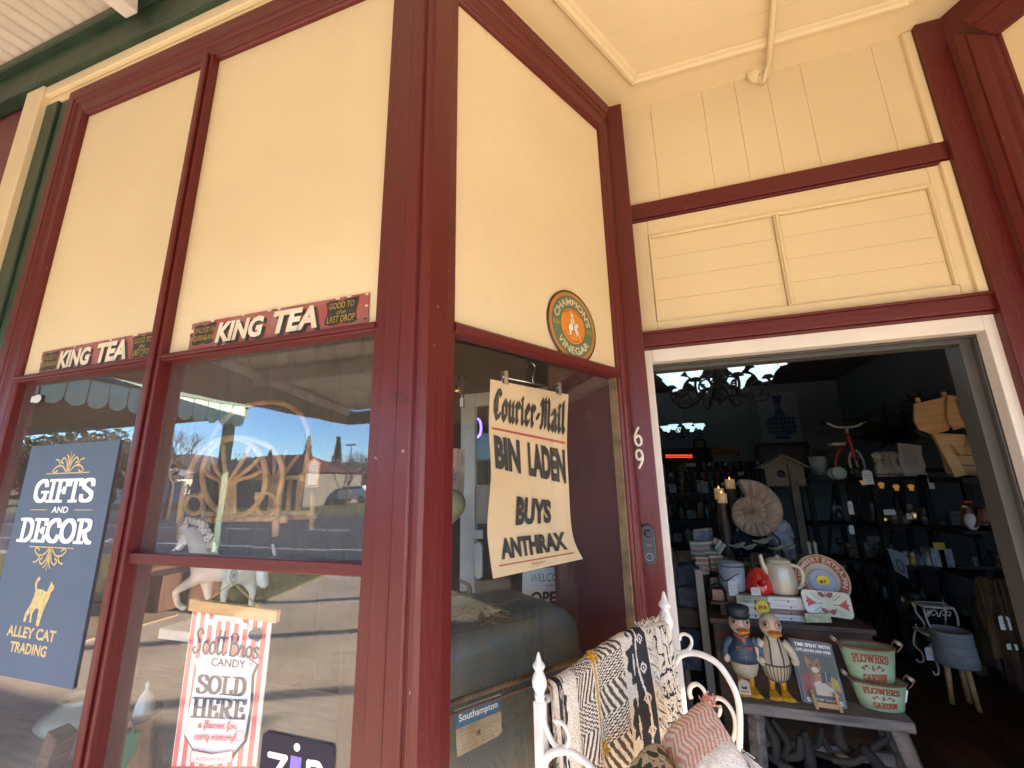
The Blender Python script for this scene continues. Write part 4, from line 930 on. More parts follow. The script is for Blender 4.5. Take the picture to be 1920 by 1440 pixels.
pk = at(437, 1092, YC + .01); mb = MB(); mb.tube([q0.lerp(q1, .12), pk, q0.lerp(q1, .88)], .0018, 6); mb.build('cord', t, pm((.35, .24, .13), .8))
# black payment sticker and oval glass sticker
a = at(493, 1372, YG); b = at(626.7, 1396.7, YG); w = b.x - a.x; zz = (a.z + b.z) / 2; h = w * .62
t = thing('window_sticker', 'black sticker with white letters and a purple square on the glass', 'sticker', (a.x, YG, zz - h)); f = plane_face((a.x, YG, zz - h), EX, UP, (0, -1, 0))
mb = MB(); mb.slab([f.fn(x, y, 0) for x, y in rrect(0, 0, w, h, .06 * w)], (0, -1, 0), .001); mb.build('sheet', t, pm((.028, .022, .040), .6, var=0, spec=.2))
m = MB(); 
f.pen(m, [(.13 * w, .66 * h), (.36 * w, .66 * h), (.13 * w, .16 * h), (.38 * w, .16 * h)], .065 * w, PW)
f.rect(m, .43 * w, .04 * h, .58 * w, .72 * h, pm((.24, .16, .62), .5, var=0)); f.poly(m, ellipse2(.505 * w, .86 * h, .045 * w, .065 * h, 16), PW)
f.pen(m, [(.68 * w, .02 * h), (.68 * w, .67 * h)], .065 * w, PW); f.pen(m, sm((.68 * w, .66 * h), (.82 * w, .66 * h), (.89 * w, .42 * h), (.82 * w, .16 * h), (.68 * w, .16 * h)), .065 * w, PW); m.build('lettering', t)
p = at(68, 748, YG); k = mpp(p); m = MB(); f = plane_face(p, EX, UP, (0, -1, 0)); f.poly(m, ellipse2(3 * k, 0, 13 * k, 8 * k, 24), pm((.6, .62, .62), .5)); f.poly(m, rrect(-16 * k, -6 * k, -2 * k, 6 * k, 3 * k), pm((.6, .62, .62), .5))
tag(m.build('oval_sticker', origin=p), 'small pale oval sticker in the upper left corner of the left pane', 'sticker')
# newspaper bill on a clip hanger behind the splayed pane
LE = [(920, 711), (917, 800), (921, 890), (914, 985), (918, 1035), (925, 1085)]; RE = [(1066, 740), (1063, 830), (1067, 920), (1070, 975), (1077, 1015), (1093, 1048)]
def bill(x, y, h):
    s = x; v = 1 - y; k = v * 5; i = min(4, int(k)); q = k - i
    def cr(P):
        a_, b_, c_, d_ = P[max(i - 1, 0)], P[i], P[i + 1], P[min(i + 2, 5)]
        return [.5 * (2 * b_[j] + (c_[j] - a_[j]) * q + (2 * a_[j] - 5 * b_[j] + 4 * c_[j] - d_[j]) * q * q + (3 * b_[j] - a_[j] - 3 * c_[j] + d_[j]) * q ** 3) for j in (0, 1)]
    l, r = cr(LE), cr(RE); px_, py_ = l[0] + (r[0] - l[0]) * s, l[1] + (r[1] - l[1]) * s
    o = -.085 + .010 * sin(v * 9) * (s - .2) + .03 * max(0, v - .78) * 3 * (s + .2)
    return atpl(px_, py_, sp(0, 0, o), SN) + SN * h * 4
f = Face(bill); p0 = bill(0.5, 1, 0); t = thing('newspaper_bill', 'yellowed newspaper headline bill hanging from a clip hanger behind the glass', 'poster', p0)
mb = MB(); mb.grid(lambda u, v: bill(u, v, 0), 14, 30); mb.grid(lambda u, v: bill(1 - u, v, -.0004), 14, 30); mb.build('sheet', t, pm((.70, .53, .34), .8, var=0, vs=3.2, col2=(.60, .43, .25), chips=((7, .66, (.50, .33, .17)), (40, .72, (.42, .29, .16))), bump=.15, bs=9, name='yellowed_newsprint'))
m = MB(); RD = pm((.42, .06, .045), .7, var=.1)
f.poly(m, [(.03 + .94 * i / 10, .792) for i in range(11)] + [(.97 - .94 * i / 10, .801) for i in range(11)], RD); f.poly(m, [(.08 + .86 * i / 10, .094) for i in range(11)] + [(.94 - .86 * i / 10, .104) for i in range(11)], RD); m.build('red_rule', t)
m = MB(); IK = pm((.018, .016, .014), .75, var=.1, name='newsprint_ink')
penwrite(f, m, BLK, 'Courier-Mail', .05, .838, .96, .948, .034, IK, .008, radians(38), gap=.05)
f.text(m, 'BIN', .05, .630, .38, .768, IK, .058); f.text(m, 'LADEN', .48, .630, .96, .768, IK, .058)
f.text(m, 'BUYS', .33, .388, .76, .532, IK, .058); f.text(m, 'ANTHRAX', .12, .138, .90, .306, IK, .058, .12)
f.text(m, 'FRIDAY', .44, .058, .60, .078, IK); f.text(m, 'Printed by the Publisher at Bowen Hills', .36, .040, .68, .048, IK); m.build('lettering', t)
hk = thing('clip_hanger', 'chrome trouser hanger with two clips gripping the newspaper bill', 'hanger', bill(.5, 1.02, 0))
c0, c1 = bill(.17, 1.0, .001), bill(.86, 1.0, .001); e = SN * .004; mb = MB(); b0_, b1_ = c0 + UP * .012 + e, c1 + UP * .012 + e
mb.tube([b0_ + (b0_ - b1_) * .04, b1_ + (b1_ - b0_) * .04], .0022, 6); md = b0_.lerp(b1_, .56)
hkpx = [atpl(x, y, sp(0, 0, -.08), SN) for x, y in ((1000, 718), (999, 705), (1003, 694), (1002, 685), (996, 680), (990, 684), (988, 690))]; mb.tube(spline([md] + hkpx, 5), .0019, 6); mb.build('wire', hk, CHROME)
for c in (c0, c1):
    mb = MB(); mb.obox(c + UP * .012 + SN * .006, SU * .008, SN * .003, UP * .022); mb.obox(c + UP * .014 - SN * .006, SU * .008, SN * .003, UP * .020); mb.tube([c + UP * .016 - SU * .01, c + UP * .016 + SU * .01], .006, 8); mb.build('clip', hk, CHROME, bevel=.001)
# ================================================================== goods in the left display window
def skin(name, joints, edges, mat, parent=None, origin=(0, 0, 0), sub=2):
    """one continuous body grown round a skeleton: joints name -> (x, y, z, radius)"""
    o = V(origin); me = bpy.data.meshes.new(name); ks = list(joints); 
    me.from_pydata([tuple(V(joints[k][:3]) - o) for k in ks], [(ks.index(a), ks.index(b)) for a, b in edges], [])
    ob = bpy.data.objects.new(name, me); COL.objects.link(ob); me.materials.append(mat)
    s = ob.modifiers.new('skin', 'SKIN'); s.use_smooth_shade = True
    if not me.skin_vertices: me.skin_vertices.new()
    for i, k in enumerate(ks):
        r = joints[k][3]; me.skin_vertices[0].data[i].radius = (r, r) if not isinstance(r, tuple) else r
    me.skin_vertices[0].data[0].use_root = True
    ss = ob.modifiers.new('sub', 'SUBSURF'); ss.levels = ss.render_levels = sub
    if parent: ob.parent = parent
    else: ob.location = o
    _root[ob] = o
    return ob
# glass shelf and white block
zs = at(300, 1200, .2).z; mb = MB(); mb.box((-1.0, .2, zs - .008), (-.22, .62, zs))
tag(mb.build('glass_shelf', mat=glass_mat(1.3, (.9, .95, .93)), origin=(-.6, .4, zs)), 'clear glass shelf carrying the white horse', 'shelf')
a = at(295, 1197, .205); b = at(372, 1206, .205); mb = MB(); mb.box((a.x, .205, zs + .0005), (b.x + .03, .30, zs + 18 * mpp(a)))
tag(mb.build('white_block', mat=pm((.8, .78, .74), .5), bevel=.004, origin=a), 'plain white block on the glass shelf beside the striped banner', 'block')
# white horse
YH = .44
def hz(x, y, dy=0.0): return at(x / 3, 960 + y / 3, YH + dy)
HW = pm((.94, .93, .90), .35, var=.04, vs=12, bump=.15, bs=50, coat=.2, name='white_ceramic')
J = {}
def j(n, x, y, r, dy=0.0):
    p = hz(x, y, dy); J[n] = (p.x, p.y, p.z, r * mpp(p) / 3)
j('barrel', 1270, 320, 74); j('rump', 1395, 318, 72); j('chest', 1140, 310, 74); j('neck', 1120, 200, 48); j('poll', 1075, 100, 34); j('cheek', 1050, 130, 34); j('muz', 1012, 195, 20); j('nose', 1000, 215, 16)
j('fs', 1110, 370, 36, -.03); j('fk', 985, 450, 19, -.035); j('ff', 1000, 520, 14, -.035); j('fh', 1042, 545, 17, -.035)
j('gs', 1165, 390, 34, .03); j('gk', 1170, 470, 17, .03); j('gf', 1172, 530, 13, .03); j('gh', 1168, 552, 18, .03)
j('rs', 1290, 380, 40, -.035); j('rk', 1262, 440, 22, -.035); j('rf', 1255, 510, 14, -.035); j('rh', 1248, 552, 18, -.035)
j('bs', 1405, 385, 42, .03); j('bk', 1425, 450, 20, .03); j('bf', 1412, 505, 14, .03); j('bh', 1420, 552, 18, .03)
j('t0', 1450, 290, 20); j('t1', 1480, 320, 34); j('t2', 1470, 390, 36); j('t3', 1500, 425, 20)
E_ = [('barrel', 'rump'), ('barrel', 'chest'), ('chest', 'neck'), ('neck', 'poll'), ('poll', 'cheek'), ('cheek', 'muz'), ('muz', 'nose'), ('chest', 'fs'), ('fs', 'fk'), ('fk', 'ff'), ('ff', 'fh'), ('chest', 'gs'), ('gs', 'gk'), ('gk', 'gf'), ('gf', 'gh'), ('rump', 'rs'), ('rs', 'rk'), ('rk', 'rf'), ('rf', 'rh'), ('rump', 'bs'), ('bs', 'bk'), ('bk', 'bf'), ('bf', 'bh'), ('rump', 't0'), ('t0', 't1'), ('t1', 't2'), ('t2', 't3')]
ho = hz(1270, 552); t = thing('horse_figurine', 'white prancing horse figurine with curly mane on the glass shelf', 'figurine', ho)
skin('body', J, E_, HW, t, ho)
mb = MB(); rg = random.Random(5); mane = [(1045, 62), (1060, 50), (1085, 55), (1110, 60), (1135, 70), (1155, 85), (1170, 110), (1182, 135), (1190, 160), (1196, 185), (1200, 205), (1150, 110), (1130, 90), (1165, 150), (1175, 185), (1035, 85), (1025, 100)]
for x, y in mane:
    p = hz(x, y, rg.uniform(-.03, .03)); r = 17 * mpp(p) / 3; mb.tube([p + V((cos(a) * r * (1 - a / 14), rg.uniform(-.2, .2) * r, sin(a) * r * (1 - a / 14))) for a in [i * .7 for i in range(11)]], r * .42, 6)
mb.build('mane', t, HW)
mb = MB()
for dx in (-9, 9): p = hz(1052 + dx, 66, dx * .002); mb.lathe(p, [(7 * mpp(p) / 3, 0), (8 * mpp(p) / 3, .01), (0, .032)], 8)
mb.build('ear', t, HW)
p = hz(1316, 360, -.085); k = mpp(p) / 3; t2 = MB(); f = plane_face(p, EX, UP, (0, -1, 0)); f.poly(t2, ellipse2(0, 0, 32 * k, 45 * k, 24), pm((.45, .48, .52), .5)); f.ring(t2, 0, 0, 22 * k, 26 * k, pm((.15, .2, .35), .5), 24, 1.4); f.poly(t2, ellipse2(2 * k, 2 * k, 12 * k, 16 * k, 12), pm((.15, .2, .35), .5)); t2.build('price_label', t)
# rattan stand
def r2(x, y, Y=.54): return at(290 + x / 3.548, 640 + y / 3.548, Y)
RAT = pm((.88, .46, .19), .5, var=.22, vs=14, bump=.2, bs=60, name='rattan'); t = thing('rattan_stand', 'honey coloured rattan stand with fan back and hooped arch in the display window', 'rattan stand', r2(600, 1280))
def cane(mb, pts, r, Y=.54, Y2=None, n=6):
    r *= 1.22
    P = [r2(x, y, Y + ((Y2 - Y) * i / (len(pts) - 1) if Y2 else 0)) for i, (x, y) in enumerate(pts)]; mb.tube(spline(P, n), r, 7)
mb = MB(); cane(mb, [(530 + 212 * cos(a), 905 + 258 * sin(a)) for a in [2 * pi * i / 16 for i in range(17)]], .0105); mb.build('oval_hoop', t, RAT)
mb = MB(); cane(mb, [(165, 1210), (190, 1020), (225, 890), (300, 745), (400, 668), (520, 640), (640, 650), (760, 695), (830, 780), (852, 880), (830, 1020), (815, 1180), (803, 1295)], .011); mb.build('front_arch', t, RAT)
mb = MB(); cane(mb, [(350, 900), (385, 640), (500, 490), (650, 418), (850, 415), (980, 500), (1028, 640), (1010, 800), (975, 1000), (950, 1160)], .010, .74); mb.build('tall_arch', t, RAT)
for i in range(6):
    x = 442 + i * 18; end = [(330, 850), (380, 760), (455, 690), (640, 690), (715, 760), (735, 850)][i]
    mb = MB(); cane(mb, [(x, 1150), (x + 2, 1000), (x + 4 + (i - 2.5) * 4, 930), ((x + end[0]) / 2 + (i - 2.5) * 6, (900 + end[1]) / 2 + 20), end], .008); mb.build('fan_cane', t, RAT)
for cx_, cy_, rx, ry in ((262, 1085, 58, 62), (745, 1085, 66, 78)):
    mb = MB(); cane(mb, [(cx_ + rx * cos(a), cy_ + ry * sin(a)) for a in [2 * pi * i / 12 for i in range(13)]], .0075); mb.build('small_ring', t, RAT)
for A, B_, Y in (((180, 1190), (885, 1178), .54), ((880, 1172), (1075, 1165), .74), ((560, 908), (1005, 905), .74), ((330, 1150), (1060, 1140), .74)):
    mb = MB(); cane(mb, [A, B_], .010, Y, None, 2); mb.build('rail', t, RAT)
for A, B_, Y in (((800, 1180), (800, 1300), .54), ((1052, 1000), (1045, 1255), .74), ((172, 1190), (165, 1320), .54), ((905, 920), (882, 1165), .74), ((965, 900), (948, 1160), .74), ((330, 1000), (325, 1250), .74)):
    mb = MB(); cane(mb, [A, B_], .0095, Y, None, 2); mb.build('leg', t, RAT)
for i in range(5):
    e = [(660, 790), (700, 740), (800, 720), (880, 720), (960, 750)][i]; mb = MB(); cane(mb, [(760 + i * 14, 1140), (765 + i * 14, 960), e], .0075, .74); mb.build('fan_cane', t, RAT)
mb = MB()
for x, y in ((318, 1020), (690, 1030), (985, 905), (860, 1180)): p = r2(x, y, .53); mb.tube([p - UP * .016, p + UP * .016], .016, 8)
mb.build('binding', t, RAT)
a = r2(1010, 780, .52); k = mpp(a) / 3.548; t = thing('price_card', 'white handwritten price card in a twig frame tied to the rattan arch', 'card', a); f = plane_face(r2(1058, 880, .52), EX, UP, (0, -1, 0))
mb = MB(); mb.slab([f.fn(x * k, y * k, 0) for x, y in ((-42, -75), (36, -72), (40, 60), (0, 95), (-44, 62))], (0, -1, 0), .002); mb.build('card', t, PAPER)
m = MB(); 
for i in range(9): f.pen(m, [(-32 * k, (50 - i * 13) * k), ((26 - (i * 7) % 11) * k, (51 - i * 13) * k)], 3 * k, pm((.4, .4, .45), .8))
m.build('handwriting', t); mb = MB()
for q in (((-46, -85), (-48, 70)), ((42, -85), (46, 70)), ((-50, 62), (0, 102)), ((0, 102), (52, 62)), ((-50, -80), (46, -82))): mb.tube([f.fn(q[0][0] * k, q[0][1] * k, .003), f.fn(q[1][0] * k, q[1][1] * k, .003)], 6 * k, 6)
mb.build('twig_frame', t, RAT)
# trophy
p = at(686, 1196, .34); k = mpp(p); GOLD = pm((.75, .55, .22), .25, 1.0, var=.08, vs=20, name='brass'); t = thing('brass_vase', 'tall fluted brass vase beside the corner post in the window', 'vase', p)
mb = MB(); mb.lathe(p, [(0, 0), (13 * k, 0), (14 * k, 4 * k), (8 * k, 10 * k), (7 * k, 22 * k), (10 * k, 40 * k), (13 * k, 70 * k), (17 * k, 112 * k), (18 * k, 118 * k), (15 * k, 117 * k), (9 * k, 60 * k), (0, 50 * k)], 24, flute=(12, .03)); mb.build('body', t, GOLD)
mb = MB(); mb.lathe(p - UP * (p.z - .602), [(0, 0), (40 * k, 0), (42 * k, p.z - .62), (44 * k, p.z - .602), (0, p.z - .602)], 20); tag(mb.build('display_stool', mat=pm((.06, .04, .03), .6), origin=(p.x, p.y, .6)), 'dark round plinth under the brass vase', 'plinth')
# carved stump pot, ribbed lidded jar
p = at(240, 1462, .26); p.z = max(p.z, .602); k = mpp(p); topz = at(250, 1336, .26).z; H = topz - p.z
t = thing('stump_planter', 'carved brown tree stump planter with green painted leaves', 'planter', p)
STU = pm((.55, .25, .10), .55, var=.45, vs=9, stretch=(1, 1, .35), bump=.5, bs=25, name='carved_brown'); R0 = 36 * k
mb = MB(); n = 40; vs = []
def stp(u, v):
    a = 2 * pi * u; r = R0 * (1.25 - .28 * v) * (1 + .05 * sin(a * 7 + v * 2) + .03 * sin(a * 13)) 
    return p + V((cos(a) * r, sin(a) * r, v * H + .006 * sin(a * 5)))
mb.grid(stp, 48, 12); mb.build('trunk', t, STU); mb = MB(); mb.lathe(p + UP * (H - .02), [(0, 0), (R0 * .78, 0), (R0 * .84, .022), (R0 * 1.02, .03), (R0 * 1.02, .01)], 28); mb.build('rim', t, pm((.10, .05, .03), .7))
mb = MB()
for a, v_, s in ((-1.9, .55, 1.0), (-.7, .72, .8), (-.9, .42, .7)):
    c = p + V((cos(a), sin(a), 0)) * R0 * 1.22 + UP * H * v_; tn = V((-sin(a), cos(a), 0)); no = V((cos(a), sin(a), .1))
    mb.slab([c + tn * x * R0 * s + UP * y * R0 * s * 1.4 for x, y in ((0, -.8), (.35, -.35), (.3, 0), (.42, .4), (.12, .35), (0, .85), (-.15, .35), (-.45, .3), (-.3, -.1), (-.35, -.4))], no, .006)
mb.build('painted_leaf', t, pm((.05, .20, .08), .5, var=.2))
mb = MB(); mb.tube(spline([p + V((-.9 * R0, -.8 * R0, .25 * H)), p + V((-.2 * R0, -1.25 * R0, .5 * H)), p + V((.3 * R0, -1.2 * R0, .9 * H))], 6), .007, 6); mb.tube(spline([p + V((.8 * R0, -.9 * R0, .2 * H)), p + V((.3 * R0, -1.22 * R0, .6 * H)), p + V((.9 * R0, -.9 * R0, .95 * H))], 6), .007, 6); mb.build('branch', t, pm((.08, .04, .025), .7))
p2 = p + V((.25 * R0, .1 * R0, H - .008)); t = thing('garlic_jar', 'white ribbed garlic shaped jar standing in the carved stump', 'jar', p2); k2 = 17 * k
mb = MB(); mb.lathe(p2, [(0, 0), (k2 * .9, 0), (k2, k2 * .5), (k2 * .9, k2 * 1.3), (k2 * .55, k2 * 2.2), (k2 * .25, k2 * 2.6), (k2 * .18, k2 * 2.9)], 30, flute=(10, .05)); mb.build('body', t, pm((.62, .64, .62), .3)); mb = MB(); mb.lathe(p2 + UP * k2 * 2.85, [(0, 0), (k2 * .3, .004), (k2 * .22, k2 * .25), (k2 * .32, k2 * .45), (0, k2 * .7)], 14); mb.build('lid', t, pm((.45, .46, .45), .4))
# white vase and wooden plank in the left bay
p = at(128, 1500, .40); p.z = .602; k = mpp(p); ztop = at(145, 1302, .40).z; H = ztop - .602
mb = MB(); q = V((at(140, 1380, .40).x, .40, .602)); mb.lathe(q, [(0, 0), (.06, 0), (.105, H * .25), (.125, H * .45), (.11, H * .65), (.06, H * .82), (.045, H * .88), (.07, H), (.062, H), (.038, H * .88), (.05, H * .7), (0, H * .6)], 30)
tag(mb.build('round_vase', mat=pm((.62, .60, .48), .45, var=.08, vs=10, bump=.15), origin=q), 'rounded off-white vase below the navy poster', 'vase')
a, b = at(60, 1475, .18), at(95, 1378, .18); mb = MB(); d = (b - a); u = d.normalized(); v = V((u.z, 0, -u.x)); w2 = 36 * mpp(a) / 2
mb.slab([a - v * w2, a + v * w2, b + v * w2 * 1.15, b - v * w2 * .75], (0, -1, 0), .06); tag(mb.build('wood_offcut', mat=pm((.26, .13, .07), .7, var=.3, vs=5, stretch=(1, 1, 9), bump=.3, bs=14), bevel=.004, origin=a), 'rough brown wood offcut leaning at the bottom left of the window', 'wood block')
# back of the left display: dark hanging cloth and framed print
mb = MB(); mb.grid(lambda u, v: V((-2.1 + u * 1.35, 1.02 + .02 * sin(u * 50) + .01 * sin(u * 23), .62 + v * 1.9)), 90, 4); tag(mb.build('curtain', mat=pm((.05, .042, .036), .9), origin=(-1.4, 1.02, .62)), 'dark curtain hanging behind the left display', 'curtain')
a = at(415, 700, 1.4); t = thing('floral_print', 'faint botanical print with leaves and flowers behind the rattan stand', 'picture', a); f = plane_face(at(470, 760, 1.4), EX, UP, (0, -1, 0)); k = mpp(a)
mb = MB(); mb.slab([f.fn(x * k, y * k, 0) for x, y in ((-130, -60), (150, -60), (150, 110), (-130, 110))], (0, -1, 0), .012); mb.build('canvas', t, pm((.30, .27, .24), .8, var=.1)); m = MB()
for i in range(9):
    a_ = -1.2 + i * .3; f.poly(m, [(0, 10 * k), (40 * k * sin(a_) - 4 * k, (10 + 45 * cos(a_)) * k), (85 * k * sin(a_), (8 + 88 * cos(a_)) * k), (40 * k * sin(a_) + 5 * k, (10 + 38 * cos(a_)) * k)], pm((.10, .11, .07), .8))
for x, y in ((60, -10), (95, 0), (-70, -5), (110, -35)): f.poly(m, ellipse2(x * k, y * k, 11 * k, 9 * k, 10), pm((.26, .09, .08), .8))
m.build('leaf_drawing', t)

# ================================================================== behind the splayed window
# display end board and tin trunk
mb = MB(); q = sp(.85, 0, -.016); e = q - SN * .36
mb.slab([q + UP * .6, e + UP * .6, e + UP * 2.6, q + UP * 2.6], -SU, .02); tag(mb.build('end_board', mat=pm((.085, .012, .02), .5, var=.12, vs=4, bump=.15), origin=(q.x, q.y, .6)), 'dark maroon board closing the end of the splayed display', 'board')
TO = -.055; TU = V((sin(radians(38)), cos(radians(38)), 0)); TN = V((TU.y, -TU.x, 0)); pr = atpl(1107, 1225, sp(0, 0, TO), SN); pr0 = V((pr.x, pr.y, 0))
zs_ = pr.z; a1 = 0.0; a0 = -.56; D = .42; lidh = .145; zt_ = zs_ + lidh
BLU = pm((.040, .078, .098), .40, var=0, vs=8, detail=12, col2=(.105, .085, .05), bump=.5, bs=7, chips=((14, .66, (.16, .085, .04)), (5, .62, (.03, .045, .05))), name='worn_blue_tin'); RUS = pm((.17, .095, .05), .55, var=.35, vs=16, name='rusty_edge')
t = thing('steamer_chest', 'battered blue tin trunk with rounded lid behind the splayed glass', 'trunk', pr0 + TU * (a0 / 2) + UP * .6)
def tk(al, ou, z): return pr0 + TU * al - TN * ou + UP * z
mb = MB(); mb.slab([tk(a0, 0, .602), tk(a1, 0, .602), tk(a1, 0, zs_ - .004), tk(a0, 0, zs_ - .004)], TN, D); mb.build('body', t, BLU, bevel=.02, seg=3)
P = [(0, zs_)] + [(.008, zs_ + .03)] + [(.012 + .075 * (1 - cos(a)), zt_ - .075 + .075 * sin(a)) for a in [pi / 2 * i / 8 for i in range(9)]]; P = P + [(D - q_[0], q_[1]) for q_ in P[::-1]]
n = len(P); mb = MB(); mb.smooth = True; VS = []
rings = [(a0, .84), (a0 + .012, .95), (a0 + .035, 1.0), (a1 - .16, 1.0), (a1 - .11, .985), (a1 - .07, .94), (a1 - .04, .86), (a1 - .015, .72), (a1, .48)]
for al, s in rings: VS += [tk(al, D / 2 + (o_ - D / 2) * (.6 + .4 * s), zs_ + (z_ - zs_) * s) for o_, z_ in P]
mb.add(VS, [[r * n + i, r * n + i + 1, (r + 1) * n + i + 1, (r + 1) * n + i] for r in range(len(rings) - 1) for i in range(n - 1)]); mb.smooth = False
mb.add([VS[i] for i in range(n)], [list(range(n))]); mb.add([VS[-n + i] for i in range(n)], [list(range(n))[::-1]]); mb.build('lid', t, BLU)
mb = MB(); mb.tube([tk(a0 - .002, -.004, zs_ - .004), tk(a1 + .002, -.004, zs_ - .004)], .007, 8); mb.tube([tk(a0, -.003, zs_ - .03), tk(a1, -.003, zs_ - .03)], .004, 6); mb.tube([tk(a0 + .03, .045, zt_ - .018), tk(a1 - .13, .045, zt_ - .018)], .005, 6); mb.tube([tk(a0 + .03, .19, zt_ - .001), tk(a1 - .14, .19, zt_ - .001)], .004, 6); mb.build('rolled_edge', t, RUS)
c = [atpl(x, y, tk(0, -.002, 0), TN) for x, y in ((857, 1420), (941, 1378), (938, 1300), (852, 1330))]; f = quad_face(*c, w=1, hh=1.05, nrm=TN); m = MB(); f.k = 6
f.poly(m, [(0, 0), (.9, .02), (1, .06), (1, 1.05), (.8, 1.04), (.6, 1.05), (0, 1.03)], pm((.50, .44, .33), .7, var=0, vs=12, col2=(.30, .19, .09))); f.poly(m, [(0, .60), (1, .60), (1, 1.0), (.55, 1.03), (0, 1.0)], pm((.03, .15, .27), .6, var=.15, vs=8))
f.text(m, 'Southampton', .08, .68, .92, .90, PW, .01); f.text(m, 'DOCKS', .10, .50, .42, .58, pm((.05, .10, .16), .7))
for i in range(5): f.pen(m, [(.1, .42 - i * .08), (.38 - (i % 2) * .06, .42 - i * .08)], .016, pm((.22, .18, .14), .8)); f.pen(m, [(.54, .42 - i * .08), (.9 - (i % 3) * .07, .42 - i * .08)], .016, pm((.22, .18, .14), .8))
f.poly(m, [(.42, .36), (.52, .40), (.52, .28), (.46, .24)], pm((.1, .08, .07), .8)); m.build('luggage_label', t)
# twig posy and driftwood on the trunk
rg = random.Random(11); c = atpl(898, 1160, (0, 0, zt_ + .004), UP); t = thing('dried_twigs', 'small heap of dried brown twigs on the trunk lid', 'twigs', c); mb = MB()
for i in range(34):
    a = rg.uniform(0, pi); q = c + V((rg.uniform(-.06, .06), rg.uniform(-.04, .04), rg.uniform(.002, .02))); d = V((cos(a), sin(a), rg.uniform(-.1, .2))) * rg.uniform(.02, .05); mb.tube([q - d, q + V((0, 0, .006)), q + d], .0016, 4)
mb.build('stems', t, pm((.13, .075, .035), .8))
c = atpl(858, 1132, (0, 0, zt_ + .004), UP); t = thing('horn_basket', 'curved horn and twine bundle on the back of the trunk', 'horn', c); mb = MB()
mb.tube(spline([c + V((.02, 0, .015)), c + V((.04, 0, .03)), c + V((.035, .01, .055)), c + V((.0, .01, .07))], 6), [.014 - .0006 * i for i in range(19)], 9); mb.build('horn', t, pm((.20, .14, .09), .5, var=.2)); mb = MB()
for i in range(8): mb.tube([c + V((.055 * cos(2 * pi * j_ / 20), .035 * sin(2 * pi * j_ / 20), .006 + i * .003 + .003 * sin(j_ * 2 + i))) for j_ in range(20)], .005, 5, closed=True)
mb.build('twine', t, pm((.15, .11, .07), .9))
# sliding shop door pushed aside behind the display
YL = 1.16; p0 = at(863, 900, YL); x0 = p0.x; zt2 = at(880, 738, YL).z; x1 = x0 + .92; t = thing('sliding_door', 'white framed glass sliding door pushed aside behind the display', 'door', (x0, YL, .1)); DW = pm((.55, .55, .54), .45)
xs_ = at(890, 900, YL).x; mb = MB(); mb.box((x0, YL, .1), (xs_, YL + .04, zt2)); mb.box((x1 - .08, YL, .1), (x1, YL + .04, zt2)); mb.box((xs_, YL, zt2 - .07), (x1 - .08, YL + .04, zt2)); mb.box((xs_, YL, .1), (x1 - .08, YL + .04, .25)); mb.build('frame', t, DW, bevel=.004)
mb = MB(); mb.add([(xs_, YL + .02, .25), (x1 - .08, YL + .02, .25), (x1 - .08, YL + .02, zt2 - .07), (xs_, YL + .02, zt2 - .07)], [(0, 1, 2, 3)]); mb.build('pane', t, glass_mat(1.4))
a = at(898, 1050, YL - .01); k = mpp(a); mb = MB(); f = plane_face(a, EX, UP, (0, -1, 0)); mb.slab([f.fn(x, y, .01) for x, y in rrect(-8 * k, -32 * k, 8 * k, 32 * k, 8 * k)], (0, -1, 0), .02); mb.slab([f.fn(x, y, .01) for x, y in rrect(-9 * k, 38 * k, 9 * k, 54 * k, 2 * k)], (0, -1, 0), .02); mb.build('handle', t, pm((.32, .34, .35), .35, .6), bevel=.002)
mb = MB(); f = plane_face(at(905, 945, YL - .002), EX, UP, (0, -1, 0)); mb2 = MB(); f.poly(mb2, [(-14 * k, -36 * k), (18 * k, -36 * k), (18 * k, 36 * k), (-14 * k, 36 * k)], pm((.30, .29, .27), .8)); mb2.build('notice', t)
# welcome sign
c = [at(x, y, 1.04) for x, y in ((978, 1150), (1062, 1150), (1066, 1062), (980, 1068))]; t = thing('welcome_sign', 'white welcome we are open sign beside the maroon board', 'sign', c[0]); mb = MB(); mb.slab(c, (0, -1, 0), .008); mb.build('board', t, pm((.60, .60, .58), .7)); f = quad_face(*c, w=1, hh=1, nrm=(0, -1, 0)); m = MB(); GI = pm((.10, .10, .10), .7)
f.text(m, 'WELCOME', .18, .70, 1.0, .88, GI); f.rect(m, .18, .61, .5, .617, GI); f.rect(m, .72, .61, 1.0, .617, GI); f.text(m, 'WE ARE', .53, .58, .69, .63, GI); f.text(m, 'OPEN', .20, .20, 1.0, .48, INK, .04); m.build('lettering', t)
